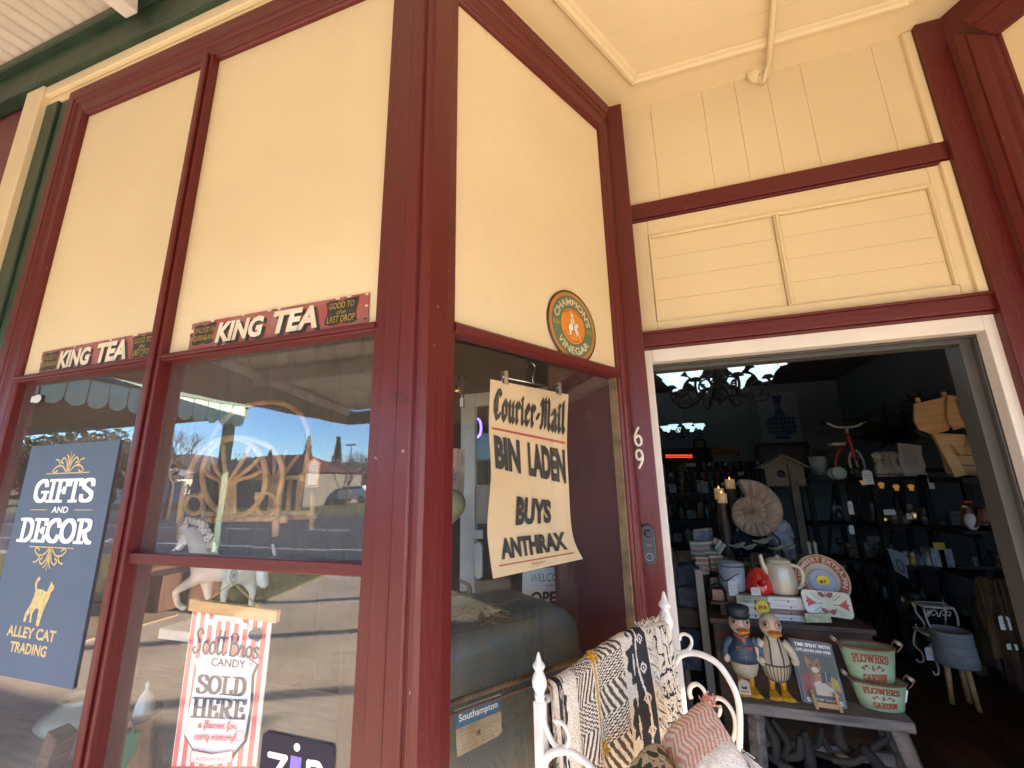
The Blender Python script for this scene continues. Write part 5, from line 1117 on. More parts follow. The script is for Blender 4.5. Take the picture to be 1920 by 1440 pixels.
# blue neon, brass lamp, tea towel and cushion
NEON = pm((.05, .05, .6), .4, var=0, emit=(.10, .06, 1.0), es=1.0, name='blue_neon')
c = at(893, 803, 2.6); k = mpp(c); mb = MB(); mb.tube(spline([c + EX * a * k + UP * b * k for a, b in ((-6, 18), (4, 17), (9, 8), (9, -6), (5, -15), (-5, -19))], 5), 2.2 * k, 8); tag(mb.build('neon_sign', mat=NEON, origin=c), 'curved blue neon tube glowing behind the glass door', 'neon sign')
c = at(858, 728, .75); k = mpp(c); t = thing('brass_bell', 'small brass bell on a scrolled black bracket', 'bell', c); mb = MB(); mb.lathe(c - UP * 8 * k, [(0, 0), (7.5 * k, 0), (6 * k, 6 * k), (3.5 * k, 13 * k), (1.2 * k, 17 * k), (0, 18 * k)], 16); mb.build('bell', t, GOLD)
mb = MB(); mb.tube(spline([c + EX * a * k + UP * b * k for a, b in ((0, 10), (2, 20), (9, 21), (13, 10), (12, -10), (13, -38))], 5), 1.3 * k, 6); mb.build('bracket', t, BLACK); mb = MB(); mb.obox(c + EX * 9 * k - UP * 27 * k, EX * 3.5 * k, EY * .003, UP * 8 * k); mb.build('price_tag', t, PAPER)
c = [at(x, y, .70) for x, y in ((820, 1005), (868, 965), (871, 842), (820, 838))]; t = thing('tea_towel', 'printed tea towel with pink flowers hanging beside the corner post', 'tea towel', c[0]); f = quad_face(*c, w=1, hh=2.4, nrm=(0, -1, 0)); mb = MB(); mb.grid(lambda u, v: f.fn(u, v * 2.4, .006 * sin(u * 9 + v * 3)), 12, 16); mb.build('cloth', t, pm((.42, .33, .24), .8, var=.15, vs=20)); m = MB(); f.k = 200
for i in range(16):
    a = 2 * pi * i / 16; f.pen(m, [(.45, 1.45), (.45 + .32 * cos(a), 1.45 + .32 * sin(a))], .06, pm((.14, .10, .42), .7) if i % 2 else pm((.45, .1, .1), .7))
f.poly(m, ellipse2(.45, 1.45, .12, .12, 12), pm((.05, .04, .15), .7))
for i in range(6): f.pen(m, sm((.05 + i * .17, 2.35), (.2 + i * .13, 2.1), (.1 + i * .16, 1.85)), .05, pm((.55, .25, .2), .7))
for i in range(7): f.poly(m, ellipse2(.25 + .09 * i, .5 + .12 * (i % 3), .10, .07, 8), pm((.10, .12, .09), .7) if i % 2 else pm((.45, .08, .05), .7))
m.build('printed_flowers', t)
c = at(836, 945, .60); k = mpp(c); mb = MB(); mb.ball(c, 40 * k, 18, 12, (1, .5, .75)); tag(mb.build('green_cushion', mat=pm((.26, .30, .17), .8, var=.08), origin=c), 'pale green cushion below the tea towel', 'cushion')
# ================================================================== white iron garden chair with throws, in front of the splayed window
PL = V((.245, .05, 0)); PRt = V((.517, .56, 0)); BD = (PRt - PL).normalized(); FD = V((BD.y, -BD.x, 0))
zl = at(1010, 1222, PL.y).z; zr = at(1246, 1108, PRt.y).z; ZTOP = (zl + zr) / 2
xl = at(1010, 1240, PL.y).x; xr = at(1246, 1130, PRt.y).x; PL.x, PRt.x = xl, xr; BD = (PRt - PL).normalized(); FD = V((BD.y, -BD.x, 0))
GZ = .06; t = thing('iron_chair', 'white scrolled iron garden chair with pointed finials beside the doorway', 'chair', (PL + PRt) / 2 + UP * GZ + FD * .2)
for P, z in ((PL, zl), (PRt, zr)):
    k = mpp(P + UP * 1.1); mb = MB()
    mb.bar(P + UP * GZ, P + UP * (z - 82 * k), .021, .021, BD); mb.build('back_post', t, IRONW, bevel=.003)
    mb = MB(); b0_ = z - 84 * k
    pr = [(0, 0), (8.5, 0), (9, 3), (8, 6), (10, 8), (10.2, 11), (8, 14), (9.5, 18), (13.5, 26), (14.2, 33), (12, 42), (8.5, 49), (7, 52), (9.5, 55), (12.2, 60), (9.5, 64), (6.2, 68), (4, 76), (2, 82), (0, 84)]
    mb.lathe(P + UP * b0_, [(a * k, b * k) for a, b in pr], 24, flute=(8, .045)); mb.build('finial', t, IRONW)
def pp(P): return lambda x, y: atpl(960 + x / 4, 1080 + y / 4, P, BD)
def scroll(P, pts, r, nm, n=6, fl=.7):
    f = pp(P); mb = MB(); mb.tube(spline([f(x, y) for x, y in pts], n), r, 8, flat=fl); mb.build(nm, t, IRONW)
scroll(PRt, [(1222, 660), (1255, 605), (1310, 580), (1385, 580), (1470, 610), (1550, 665), (1620, 760), (1680, 880), (1706, 1010), (1708, 1200), (1698, 1430), (1690, 1700), (1685, 2100)], .0085, 'arm_hoop')
scroll(PRt, [(1178, 480), (1205, 545), (1250, 570), (1310, 560), (1346, 515), (1338, 460), (1295, 435), (1262, 448), (1258, 480)], .0055, 'scroll')
scroll(PRt, [(1345, 920), (1330, 870), (1345, 825), (1390, 812), (1435, 850), (1458, 920), (1455, 1000), (1420, 1100)], .0068, 'scroll')
scroll(PRt, [(1478, 960), (1500, 925), (1560, 918), (1625, 970), (1668, 1060), (1675, 1160), (1650, 1240), (1605, 1300)], .0060, 'scroll')
scroll(PRt, [(1556, 970), (1562, 1010), (1545, 1048), (1512, 1040), (1500, 1015)], .005, 'scroll')
scroll(PL, [(215, 1600), (225, 1440), (255, 1370), (310, 1325), (390, 1312), (470, 1335), (540, 1385), (610, 1460), (680, 1600), (700, 1900)], .0085, 'arm_hoop')
scroll(PL, [(213, 905), (222, 1010), (245, 1110), (285, 1210), (330, 1275), (380, 1292), (418, 1265), (425, 1200), (395, 1125), (350, 1090), (325, 1095)], .0055, 'scroll')
SE = .52
mb = MB()
for z in (SE,): mb.slab([PL + UP * z, PRt + UP * z, PRt + FD * .46 + UP * z, PL + FD * .46 + UP * z], UP, .02)
mb.build('seat', t, IRONW, bevel=.004)
for P in (PL, PRt):
    mb = MB(); mb.bar(P + FD * .46 + UP * GZ, P + FD * .46 + UP * .74, .02, .02, BD); mb.build('front_leg', t, IRONW, bevel=.003)
ridge = [(x, y) for x, y in ((1024, 1296), (1050, 1282), (1080, 1262), (1118, 1232), (1172, 1197), (1215, 1182), (1246, 1172))]
RP = [atpl(x, y, PL, FD) for x, y in ridge]; zs_m = [p.z for p in RP]
mb = MB(); mb.tube(spline([p - UP * .014 for p in RP], 5), .008, 8); mb.build('top_rail', t, IRONW)
# throws
def ridge_at(u):
    k = u * (len(RP) - 1); i = min(int(k), len(RP) - 2); q = k - i
    a, b, c, d = RP[max(i - 1, 0)], RP[i], RP[i + 1], RP[min(i + 2, len(RP) - 1)]
    return 0.5 * ((2 * b) + (c - a) * q + (2 * a - 5 * b + 4 * c - d) * q * q + (3 * b - a - 3 * c + d) * q ** 3)
def drape(u0, u1, lift, front, back):
    def f(u, v):
        r = ridge_at(u0 + (u1 - u0) * u); s = (v * (front + back)) - back; ph = 26 * u
        if s < -.03: out, dz = -.012 - lift, s + .03
        elif s < .03: a = (s + .03) / .06 * pi; out, dz = -(.012 + lift) * cos(a), (.010 + lift) * sin(a)
        else: out, dz = .012 + lift + .06 * (s - .03) + .006 * sin(ph + s * 6) * min(1, s * 5), -(s - .03)
        return r + FD * out + UP * (dz + .0015 * sin(u * 90) * sin(s * 300)) + BD * (.01 * sin(s * 8) * (u - .5))
    return f
CRM = pm((.80, .71, .60), .95, var=.12, vs=220, bump=.8, bs=320, name='cream_woven_cotton', detail=2); CHV = pm((.085, .055, .038), .95, var=.15, vs=180, bump=.6, bs=300, name='brown_weave'); BKW = pm((.018, .018, .026), .95, var=.1, vs=150, bump=.5, bs=300, name='black_weave'); OCH = pm((.60, .33, .04), .9, var=.15, vs=150, bump=.6, bs=260, name='ochre_cord')
FR, BK_ = .52, .30
def tri(x): return abs((x % 1) - .5) * 2
def pat1(u, v):
    s = v * (FR + BK_) - BK_                      # metres down the front
    if .065 < u < .19 or .80 < u < .99:
        c, w = (.13, .062) if u < .5 else (.895, .095); d = (u - c) / w; q = s / .055
        e = 1.0 if u > .5 else .9
        edge = d * (-1 if u > .5 else 1)
        border = .35 + .55 * abs(sin(q * 1.25)) * (tri(q * .5 + .2) > .25) + .12 * sin(q * 9)
        if edge > border: return CRM
        if abs(d + (.30 if u > .5 else -.3)) < .05 + .04 * sin(q * 5) or abs(d - .25 + .25 * sin(q * 1.25)) < .07: return CRM
        dm = abs((q * .8) % 1 - .5) * 1.1 + abs(d - (.45 if u > .5 else -.45)) * .8
        if .14 < dm < .24 or dm < .06: return CRM
        return BKW
    if .33 < u < .78:
        if .535 < u < .575: return OCH if .545 < u < .568 else CRM
        du = (u - .555); zig = tri(s / .115 + (.25 if du > 0 else .75)) * .09
        return CHV if ((abs(du) * .5 + zig + s * .9 * (1 if du < 0 else 1)) / .0195) % 1 < .5 else CRM
    return CRM
def throw(name, label, u0, u1, lift, fr, bk, pat, nu, nv, part='cloth'):
    o = ridge_at((u0 + u1) / 2); t_ = thing(name, label, 'throw', o, 'throws over the iron chair'); mb = MB(); mb.ms = [CRM]; f = drape(u0, u1, lift, fr, bk); mb.grid(f, nu, nv, pat); mb.build('cloth', t_); return t_, f
t1, f1 = throw('patterned_throw', 'cream throw with black motifs, brown zigzags and an ochre cord over the chair back', .03, .765, .006, FR, BK_, pat1, 210, 240)
mb = MB(); rg = random.Random(2)
for v in (.37, .375, .60, .82):
    for i in range(12): c = f1(.556, v) + FD * .006; mb.tube([c, c + V((rg.uniform(-1, 1), rg.uniform(-1, 1), rg.uniform(-.4, 1))).normalized() * .016], .0025, 5)
mb.build('tassel', t1, OCH)
mb = MB()
for i in range(130):
    s = rg.uniform(.34, .98); c = f1(1.0, s); d = BD * rg.uniform(.01, .04) + FD * rg.uniform(0, .015) - UP * rg.uniform(.01, .05); mb.tube([c - BD * .004, c + d * .5 + FD * .008, c + d + BD * rg.uniform(-.008, .008)], .0017, 4)
for i in range(60):
    s = rg.uniform(.34, .9); c = f1(0.0, s); mb.tube([c, c - BD * rg.uniform(.006, .018) + FD * .006 - UP * .01], .0016, 4)
mb.build('fringe', t1, pm((.66, .57, .46), .95, var=.1, vs=60))
def pat2(u, v):
    s = v * .62 - BK_; 
    if s < -.0: return CRM
    n1 = mnoise.noise(V((u * 7, s * 22, 3.1))); n2 = mnoise.noise(V((u * 18, s * 60, 9)))
    if .02 < s < .12 and abs(n1) < .09: return BKW
    if .12 < s < .20:
        d = sqrt(((u - .6) / .3) ** 2 + ((s - .165) / .035) ** 2)
        if .82 < d < 1.0 or d < .25 or abs(n2) < .05: return BKW
        return CRM
    if .21 < s < .28 and abs(n2) < .13: return BKW
    return CRM
t2, f2 = throw('fringed_throw', 'cream throw with black line drawings hanging beside the right hand finial', .77, .985, .004, .32, BK_, pat2, 80, 150)
mb = MB()
for i in range(40): c = f2(rg.random(), .48 + rg.uniform(-.01, .01)); mb.tube([c, c + V((rg.uniform(-1, 1), rg.uniform(-1, 1), 1)) * .012], .0016, 4)
for i in range(60): c = f2(i / 60, 1.0); mb.tube([c, c - UP * .02 + FD * .004], .0014, 4)
mb.build('fringe', t2, pm((.66, .57, .46), .95, var=.1, vs=60))
t3, f3 = throw('pink_striped_throw', 'folded dusty pink striped throw hanging behind the left hand chair post', -.0, .10, .001, .10, .42, lambda u, v: CRM, 12, 60); t3.children[0].data.materials.clear(); t3.children[0].data.materials.append(pm((.50, .27, .21), .95, var=0, col2=(.62, .50, .40), vs=60, stretch=(1, 1, .05), bump=.6, bs=200))
# cushions
def cushion(name, label, A, B, C, D, th, patfn, base, nu=60):
    A, B, C, D = [V(p) for p in (A, B, C, D)]; n = (B - A).cross(D - A).normalized()
    if n.dot(CAM - A) < 0: n = -n
    c = (A + B + C + D) / 4; t_ = thing(name, label, 'cushion', c)
    def fn(sg):
        def f(u, v):
            e = (1 - (2 * u - 1) ** 4) * (1 - (2 * v - 1) ** 4); pu = u + .035 * sin(pi * v) * (.5 - u) * 1.2; pv = v + .035 * sin(pi * u) * (.5 - v) * 1.2
            return A * (1 - pu) * (1 - pv) + B * pu * (1 - pv) + C * pu * pv + D * (1 - pu) * pv + n * (sg * th * e ** .55 * .5 + .002 * mnoise.noise(V((u * 9, v * 9, 0))))
        return f
    mb = MB(); mb.ms = [base]; mb.grid(fn(1), nu, nu, patfn); mb.build('front', t_); mb = MB(); mb.ms = [base]; g = fn(-1); mb.grid(lambda u, v: g(1 - u, v), 20, 20); mb.build('back', t_)
    return t_, n
PK = pm((.78, .37, .29), .95, var=.12, vs=120, bump=.6, bs=260, name='coral_weave'); PW_ = pm((.86, .77, .68), .95, var=.08, vs=120, bump=.6, bs=260, name='pale_weave')
def chev(u, v): return PK if ((v * 10 + tri(u * 4.2) * .42) % 1 < .55 and u < .86) else PW_
q = [at(1330, 1318, .36), at(1238, 1396, .25), at(1318, 1560, .06), at(1418, 1462, .17)]
def chev2(u, v): return PK if ((u * 14 + tri(v * 3.4) * .95) % 1 < .5 and v < .74) else PW_
tc_, n_ = cushion('coral_cushion', 'coral and cream chevron cushion with white fringe on the iron chair', q[0], q[1], q[2], q[3], .11, chev2, PW_, 150)
mb = MB(); rg = random.Random(8)
for i in range(260):
    s = rg.random(); c = q[3].lerp(q[2], s) if rg.random() < .6 else q[0].lerp(q[3], .72 + .28 * s); d = (q[3] - q[0]).normalized() * rg.uniform(.015, .045) + V((rg.uniform(-.02, .02), rg.uniform(-.02, .02), rg.uniform(-.02, .02))); mb.tube([c, c + d * .5 + n_ * .008, c + d], .0016, 4)
mb.build('fringe', tc_, pm((.78, .74, .72), .9, var=.05)); mb = MB()
for i in range(40): c = q[0] + V((rg.uniform(-.015, .015), rg.uniform(-.015, .015), 0)); mb.tube([c, c + V((rg.uniform(-1, 1), rg.uniform(-1, 1), rg.uniform(-.2, 1))) * .016], .002, 4)
mb.build('tassel', tc_, PK)
LGR = pm((.05, .07, .035), .9, var=.2, vs=30); LCR = pm((.55, .46, .33), .9, var=.08)
def flor(u, v): n = mnoise.noise(V((u * 6, v * 6, 2))); return LGR if n > .10 or abs(mnoise.noise(V((u * 11, v * 11, 7)))) < .05 else LCR
cushion('leafy_cushion', 'dark green leaf patterned cushion tucked beside the coral cushion', at(1244, 1398, .22), at(1188, 1462, .20), at(1230, 1560, .05), at(1290, 1500, .06), .09, flor, LCR, 60)
# ================================================================== inside the shop, seen through the doorway
def text_on(f, mb, s, *a, **k): f.text(mb, s, *a, **k)
OPAL = pm((.75, .82, .84), .3, var=0, emit=(.62, .90, 1.0), es=.10, name='opal_glass_lit'); BULB = pm((.9, .95, 1), .3, var=0, emit=(.85, .97, 1.0), es=.9, name='bulb')
def chandelier(px_, py, Y, Rpx, label, cord, nl=8):
    c = at(px_, py, Y); k = mpp(c); R = Rpx * k; t = thing('chandelier', label, 'chandelier', c, 'black iron chandeliers with white glass shades')
    mb = MB(); mb.lathe(c, [(0, -.34 * R), (.04 * R, -.33 * R), (.03 * R, -.30 * R), (.09 * R, -.25 * R), (.22 * R, -.19 * R), (.23 * R, -.17 * R), (.10 * R, -.14 * R), (.11 * R, .0), (.09 * R, .2 * R), (.05 * R, .5 * R), (.04 * R, .8 * R), (0, .82 * R)], 18); mb.build('stem', t, BLACK)
    for i in range(nl):
        a = 2 * pi * i / nl + .2; d = V((cos(a), sin(a), 0))
        mb = MB(); P = [(.08, .0), (.30, .02), (.52, -.20), (.72, -.28), (.92, -.24), (1.0, -.08), (.96, .06)]
        mb.tube(spline([c + d * x * R + UP * y * R for x, y in P], 6), .028 * R, 6)
        Q = [(.72, -.28), (.62, -.16), (.66, -.02), (.80, .02), (.86, -.08), (.78, -.14)]; mb.tube(spline([c + d * x * R + UP * y * R for x, y in Q], 5), .020 * R, 5)
        Q = [(.14, .1), (.22, .26), (.36, .24), (.36, .12), (.28, .12)]; mb.tube(spline([c + d * x * R + UP * y * R for x, y in Q], 5), .020 * R, 5); arm = mb.build('arm', t, BLACK)
        e = c + d * .97 * R + UP * .06 * R; mb = MB(); mb.lathe(e, [(0, -.02 * R), (.12 * R, 0), (.07 * R, .05 * R), (.05 * R, .10 * R)], 12); mb.build('cup', arm, BLACK)
        mb = MB(); mb.lathe(e + UP * .06 * R, [(.07 * R, 0), (.13 * R, .06 * R), (.16 * R, .14 * R), (.20 * R, .22 * R), (.29 * R, .29 * R), (.27 * R, .28 * R), (.14 * R, .14 * R), (.05 * R, .02 * R)], 16, flute=(5, .03)); mb.build('lamp_shade', t, OPAL)
        mb = MB(); mb.ball(e + UP * .24 * R, .085 * R, 8, 6); mb.build('bulb', t, BULB)
    mb = MB(); mb.tube([c + UP * .8 * R, V((c.x, c.y, IZ))], .012 * R + .003, 6)
    for i in range(3): a = 2 * pi * i / 3; mb.tube(spline([c + V((cos(a), sin(a), 0)) * .06 * R + UP * .3 * R, c + V((cos(a), sin(a), 0)) * .22 * R + UP * .55 * R, c + V((cos(a), sin(a), 0)) * .05 * R + UP * .95 * R], 5), .014 * R, 5)
    mb.build('cord', t, BLACK)
    l = bpy.data.lights.new('chandelier_lamp', 'POINT'); l.energy = CHW; l.color = (.78, .93, 1.0); l.shadow_soft_size = .2; lo = bpy.data.objects.new('chandelier_lamp', l); COL.objects.link(lo); lo.parent = t; lo.location = (0, 0, .75 * R)
    return t
CHW = 0.22
chandelier(1348, 730, 2.25, 88, 'large black iron chandelier nearest the doorway with upturned white shades', True)
chandelier(1281, 812, 5.6, 33, 'small far chandelier hanging above the red neon strip', True)
for x, y in ((1467, 682), (1452, 664)):
    p = atz(x, y, IZ - .004); mb = MB(); mb.lathe(p, [(0, 0), (.075, 0), (.085, -.012), (.06, -.006), (0, -.004)], 24)
    m_ = MB(); t = thing('downlight', 'recessed white ceiling downlight, %s from the large chandelier' % ('further' if y > 670 else 'nearer the door head'), 'downlight', p, 'recessed ceiling downlights')
    mb.build('trim_ring', t, WHITEP); m_.lathe(p - UP * .007, [(0, 0), (.055, 0), (0, -.004)], 20); m_.build('lamp', t, pm((.9, .9, .9), .4, var=0, emit=(1, .95, .9), es=.5))
# back wall pictures
def flat(name, label, cat, corners, mat, th=.02, nrm=(0, -1, 0), frame=None, fw=.02, w=1.0, hh=1.0):
    c = [V(p) for p in corners]; t = thing(name, label, cat, c[0]); mb = MB(); mb.slab(c, nrm, th); mb.build('panel', t, mat)
    if frame:
        mb = MB(); n = V(nrm).normalized()
        for i in range(4): mb.bar(c[i] + n * .006, c[(i + 1) % 4] + n * .006, fw, .03, n)
        mb.build('frame', t, frame)
    return t, quad_face(c[0], c[1], c[2], c[3], w, hh, nrm)
YW = IY1 - .035
x0, x1 = at(1424, 785, YW).x, at(1500, 785, YW).x; z0, z1 = at(1466, 833, YW).z, at(1455, 736, YW).z
t, f = flat('vase_picture', 'white canvas print of a blue and white porcelain vase on the back wall', 'picture', [(x0, YW, z0), (x1, YW, z0), (x1, YW, z1), (x0, YW, z1)], pm((.30, .33, .38), .8, var=.03), .03, hh=1.3)
BLUV = pm((.05, .065, .17), .7, var=.2, vs=20); BLV2 = pm((.15, .18, .30), .7, var=.15, vs=20); m = MB()
f.poly(m, [(.36, 1.22), (.66, 1.22), (.60, 1.10), (.58, 1.02), (.44, 1.02), (.42, 1.10)], BLUV); f.poly(m, [(.45, 1.02), (.57, 1.02), (.58, .85), (.66, .74), (.36, .74), (.44, .85)], BLV2)
f.poly(m, ellipse2(.51, .46, .36, .29, 28), BLV2)
for r in range(4):
    for i in range(7): f.poly(m, ellipse2(.20 + i * .103 + (r % 2) * .03, .30 + r * .11, .042, .036, 8), BLUV)
for i in range(4): f.poly(m, [(.42 + i * .05, .74), (.47 + i * .05, .74), (.445 + i * .05, .96)], BLUV)
f.rect(m, .33, .13, .69, .19, BLUV); m.build('vase_drawing', t)
t, f = flat('framed_certificate', 'small black framed certificate beside the far chandelier', 'picture', [at(1303, 847, YW), at(1323, 845, YW), at(1320, 824, YW), at(1300, 825, YW)], pm((.16, .16, .11), .7), .02, frame=BLACK, fw=.03)
t, f = flat('wall_notice', 'pale printed papers pinned to the back wall', 'notice', [at(1330, 844, YW), at(1352, 842, YW), at(1349, 826, YW), at(1328, 828, YW)], pm((.17, .19, .22), .8), .004)
m = MB()
for i in range(6): f.pen(m, [(.1, .15 + i * .14), (.85, .15 + i * .14)], .05, pm((.10, .12, .16), .8))
m.build('print', t)
t, f = flat('dark_mirror', 'dark framed mirror standing below the porcelain vase picture', 'mirror', [at(1424, 900, 6.6), at(1513, 895, 6.6), at(1513, 832, 6.6), at(1419, 835, 6.6)], pm((.06, .052, .055), .35), .03, frame=pm((.025, .015, .012), .5), fw=.06)
a, b = at(1248, 855.5, 5.2), at(1298, 855.5, 5.2); t = thing('red_light_bar', 'glowing red neon strip above the jewellery stands', 'neon sign', a)
for dz in (-.012, .014): mb = MB(); mb.tube([a + UP * dz, b + UP * dz], .008, 8); mb.build('tube', t, pm((.6, .05, .03), .4, var=0, emit=(1.0, .075, .03), es=.14))
mb = MB(); mb.box((a.x - .2, 5.22, a.z - .10), (b.x + .25, 5.3, a.z + .10)); mb.build('backing', t, BLACKW)
# jewellery stand with many tags
YJ = 4.6; x0, x1 = at(1250, 900, YJ).x, at(1452, 900, YJ).x; zt_, zb_ = at(1350, 862, YJ).z, at(1350, 975, YJ).z
t = thing('jewellery_stand', 'dark stand hung with jewellery strings and white price tags', 'display stand', (x0, YJ, FZ)); mb = MB(); mb.box((x0, YJ + .08, FZ), (x1, YJ + .12, zt_ - .02)); mb.build('back_panel', t, BLACKW); rg = random.Random(21)
mb = MB()
for i in range(6): z = zt_ - .03 - i * (zt_ - zb_) / 6; mb.tube([(x0, YJ, z), (x1, YJ, z)], .006, 6)
mb.build('rail', t, BLACK)
TINT = [pm(c, .35, var=.1) for c in ((.16, .09, .04), (.10, .10, .11), (.22, .17, .08), (.05, .07, .05), (.2, .05, .04), (.14, .14, .13))]
for j in range(6):
    mb = MB()
    for i in range(34):
        z = zt_ - .03 - rg.randrange(6) * (zt_ - zb_) / 6; x = rg.uniform(x0, x1); l = rg.uniform(.05, .14)
        for q in range(5): mb.ball((x + .006 * sin(q * 2), YJ - .02, z - l * q / 5), .009, 6, 4)
    mb.build('bead_string', t, TINT[j])
for i in range(34):
    z = zt_ - .05 - rg.randrange(6) * (zt_ - zb_) / 6; x = rg.uniform(x0, x1); mb = MB(); a = rg.uniform(-.4, .4); mb.obox((x, YJ - .035, z), V((cos(a), 0, sin(a))) * .014, EY * .001, V((-sin(a), 0, cos(a))) * .02); mb.build('price_tag', t, pm((.34, .34, .33), .8))
mb = MB(); c = at(1361, 853, YJ)
for i in range(9): a = i * .4 - .1; mb.tube([c, c + V((cos(a) * .08, 0, sin(a) * .06 + .03)), c + V((cos(a) * .15, .02, sin(a) * .08))], .012, 5)
tag(mb.build('orange_flower', mat=pm((.22, .07, .02), .7), origin=c), 'orange artificial flower on top of the jewellery stand', 'flower')
# birdhouse on a post
YB2 = 3.7; c = at(1470, 868, YB2); k = mpp(c); PINE = pm((.40, .25, .11), .6, var=.18, vs=4, stretch=(1, 1, 7), name='pine'); PINED = pm((.12, .085, .05), .7, var=.2, vs=5); t = thing('birdhouse', 'small wooden birdhouse with a pitched roof on a post behind the ammonite', 'birdhouse', c)
mb = MB(); mb.slab([c + EX * a * k + UP * b * k for a, b in ((-34, -42), (30, -42), (30, -6), (-2, 14), (-34, -6))], (0, -1, 0), .18); mb.build('box', t, PINED); mb = MB()
for s in (-1, 1): mb.slab([c + V((-2 * k, -.04, 16 * k)), c + V((-2 * k + s * 40 * k, -.04, -8 * k)), c + V((-2 * k + s * 40 * k, .22, -8 * k)), c + V((-2 * k, .22, 16 * k))], (s * .5, 0, 1), .014)
mb.build('roof', t, pm((.17, .14, .11), .7, var=.15)); mb = MB(); mb.box((c.x + 4 * k, YB2 - .03, FZ), (c.x + 16 * k, YB2 + .02, c.z - 2 * k)); mb.build('post', t, PINED); mb = MB(); mb.lathe(c + V((-8 * k, -.002, -20 * k)), [(0, 0), (7 * k, 0), (7 * k, .004), (0, .004)], 14, (0, -1, 0)); mb.build('entrance_hole', t, INK)
# tall black shelf units along the right
YS = 3.5; BSZ = [at(1700, y, YS).z for y in (893, 985, 1060, 1150, 1240)]
def shelf_unit(xa, xb, Y0, Y1, zs_, label):
    t = thing('black_shelf_unit', label, 'shelf', ((xa + xb) / 2, (Y0 + Y1) / 2, FZ), 'tall black display shelves')
    for x in (xa, xb):
        for y in (Y0, Y1): mb = MB(); mb.box((x - .02, y - .02, FZ), (x + .02, y + .02, zs_[0] + .01)); mb.build('upright', t, BLACKW, bevel=.003)
    for z in zs_: mb = MB(); mb.box((xa - .02, Y0 - .02, z - .03), (xb + .02, Y1 + .02, z)); mb.build('shelf_board', t, BLACKW, bevel=.003)
    for y in (Y1,): mb = MB(); mb.bar((xa, y, zs_[-1]), (xb, y, zs_[0]), .02, .02); mb.build('brace', t, BLACKW)
    return t
xA, xB, xC_, xD = [at(x, 950, YS).x for x in (1572, 1645, 1757, 1905)]
shelf_unit(xB, xC_ - .05, YS, YS + .38, BSZ, 'black display shelf unit holding the busts and china figures')
shelf_unit(xC_ + .02, 3.55, YS - .35, YS + .2, [BSZ[0] + .06] + [z - .02 for z in BSZ[1:]], 'black display shelf unit nearest the right wall below the pine feeder')
shelf_unit(xA - .1, xB - .06, YS + .3, YS + .6, [z - .02 for z in BSZ], 'narrow black display shelf unit below the red tricycle')
# things on the top shelf
def on_shelf(px_, i=0, Y=YS + .12): p = at(px_, 900, Y); return V((p.x, Y, BSZ[i]))
STONE = pm((.34, .31, .27), .6, var=.12, vs=12, bump=.2); 
for i, x in enumerate((1655, 1668, 1682)):
    p = on_shelf(x, 0, YS + .02 + .03 * i); k = mpp(p); J = {'b': (p.x, p.y, p.z + 3 * k, 10 * k), 'c': (p.x, p.y, p.z + 14 * k, 9 * k), 'n': (p.x, p.y - .004, p.z + 24 * k, 4.5 * k), 'h': (p.x, p.y - .012, p.z + 34 * k, 7.5 * k), 'l': (p.x - 9 * k, p.y, p.z + 12 * k, 5 * k), 'r': (p.x + 9 * k, p.y, p.z + 12 * k, 5 * k)}
    t = thing('bust_figurine', 'pale stone bust figurine, %s of the row of three on the top shelf' % ('leftmost', 'middle', 'rightmost')[i], 'figurine', p, 'stone busts on the top shelf'); skin('body', J, [('b', 'c'), ('c', 'n'), ('n', 'h'), ('c', 'l'), ('c', 'r')], STONE, t, p, 2)
    mb = MB(); mb.ball((p.x, p.y + .004, p.z + 38 * k), 9 * k, 10, 7); mb.ball((p.x, p.y + .012, p.z + 30 * k), 7.5 * k, 10, 7)
    for q in range(7): mb.ball((p.x + 8 * k * cos(q * .9), p.y - .004, p.z + (40 + 3 * sin(q * .9)) * k), 3.4 * k, 7, 5)
    mb.build('hair', t, STONE); mb = MB(); mb.lathe(p - UP * .0, [(0, 0), (11 * k, 0), (9 * k, 3 * k), (0, 4 * k)], 14); mb.build('base', t, STONE)
p = on_shelf(1716, 0, YS + .05); k = mpp(p); t = thing('plaque', 'white embossed ceramic plaque with a wavy right edge on the top shelf', 'plaque', p); f = plane_face(p, EX, UP, (0, -1, 0)); out = [(-17, 4), (17, 4), (20, 20), (18, 38), (21, 56), (-14, 62), (-18, 30)]
mb = MB(); mb.slab([f.fn(x * k, y * k, .01) for x, y in out], (0, -1, 0), .02); mb.build('panel', t, pm((.40, .37, .33), .5, var=.08), bevel=.003); mb = MB(); mb.slab([f.fn(x * k * .55, (y * .6 + 13) * k, .014) for x, y in out], (0, -1, 0), .006); mb.build('relief', t, pm((.36, .33, .29), .5)); mb = MB(); mb.box((p.x - 17 * k, p.y - .03, p.z), (p.x + 17 * k, p.y + .03, p.z + 5 * k)); mb.build('foot', t, pm((.40, .37, .33), .5))
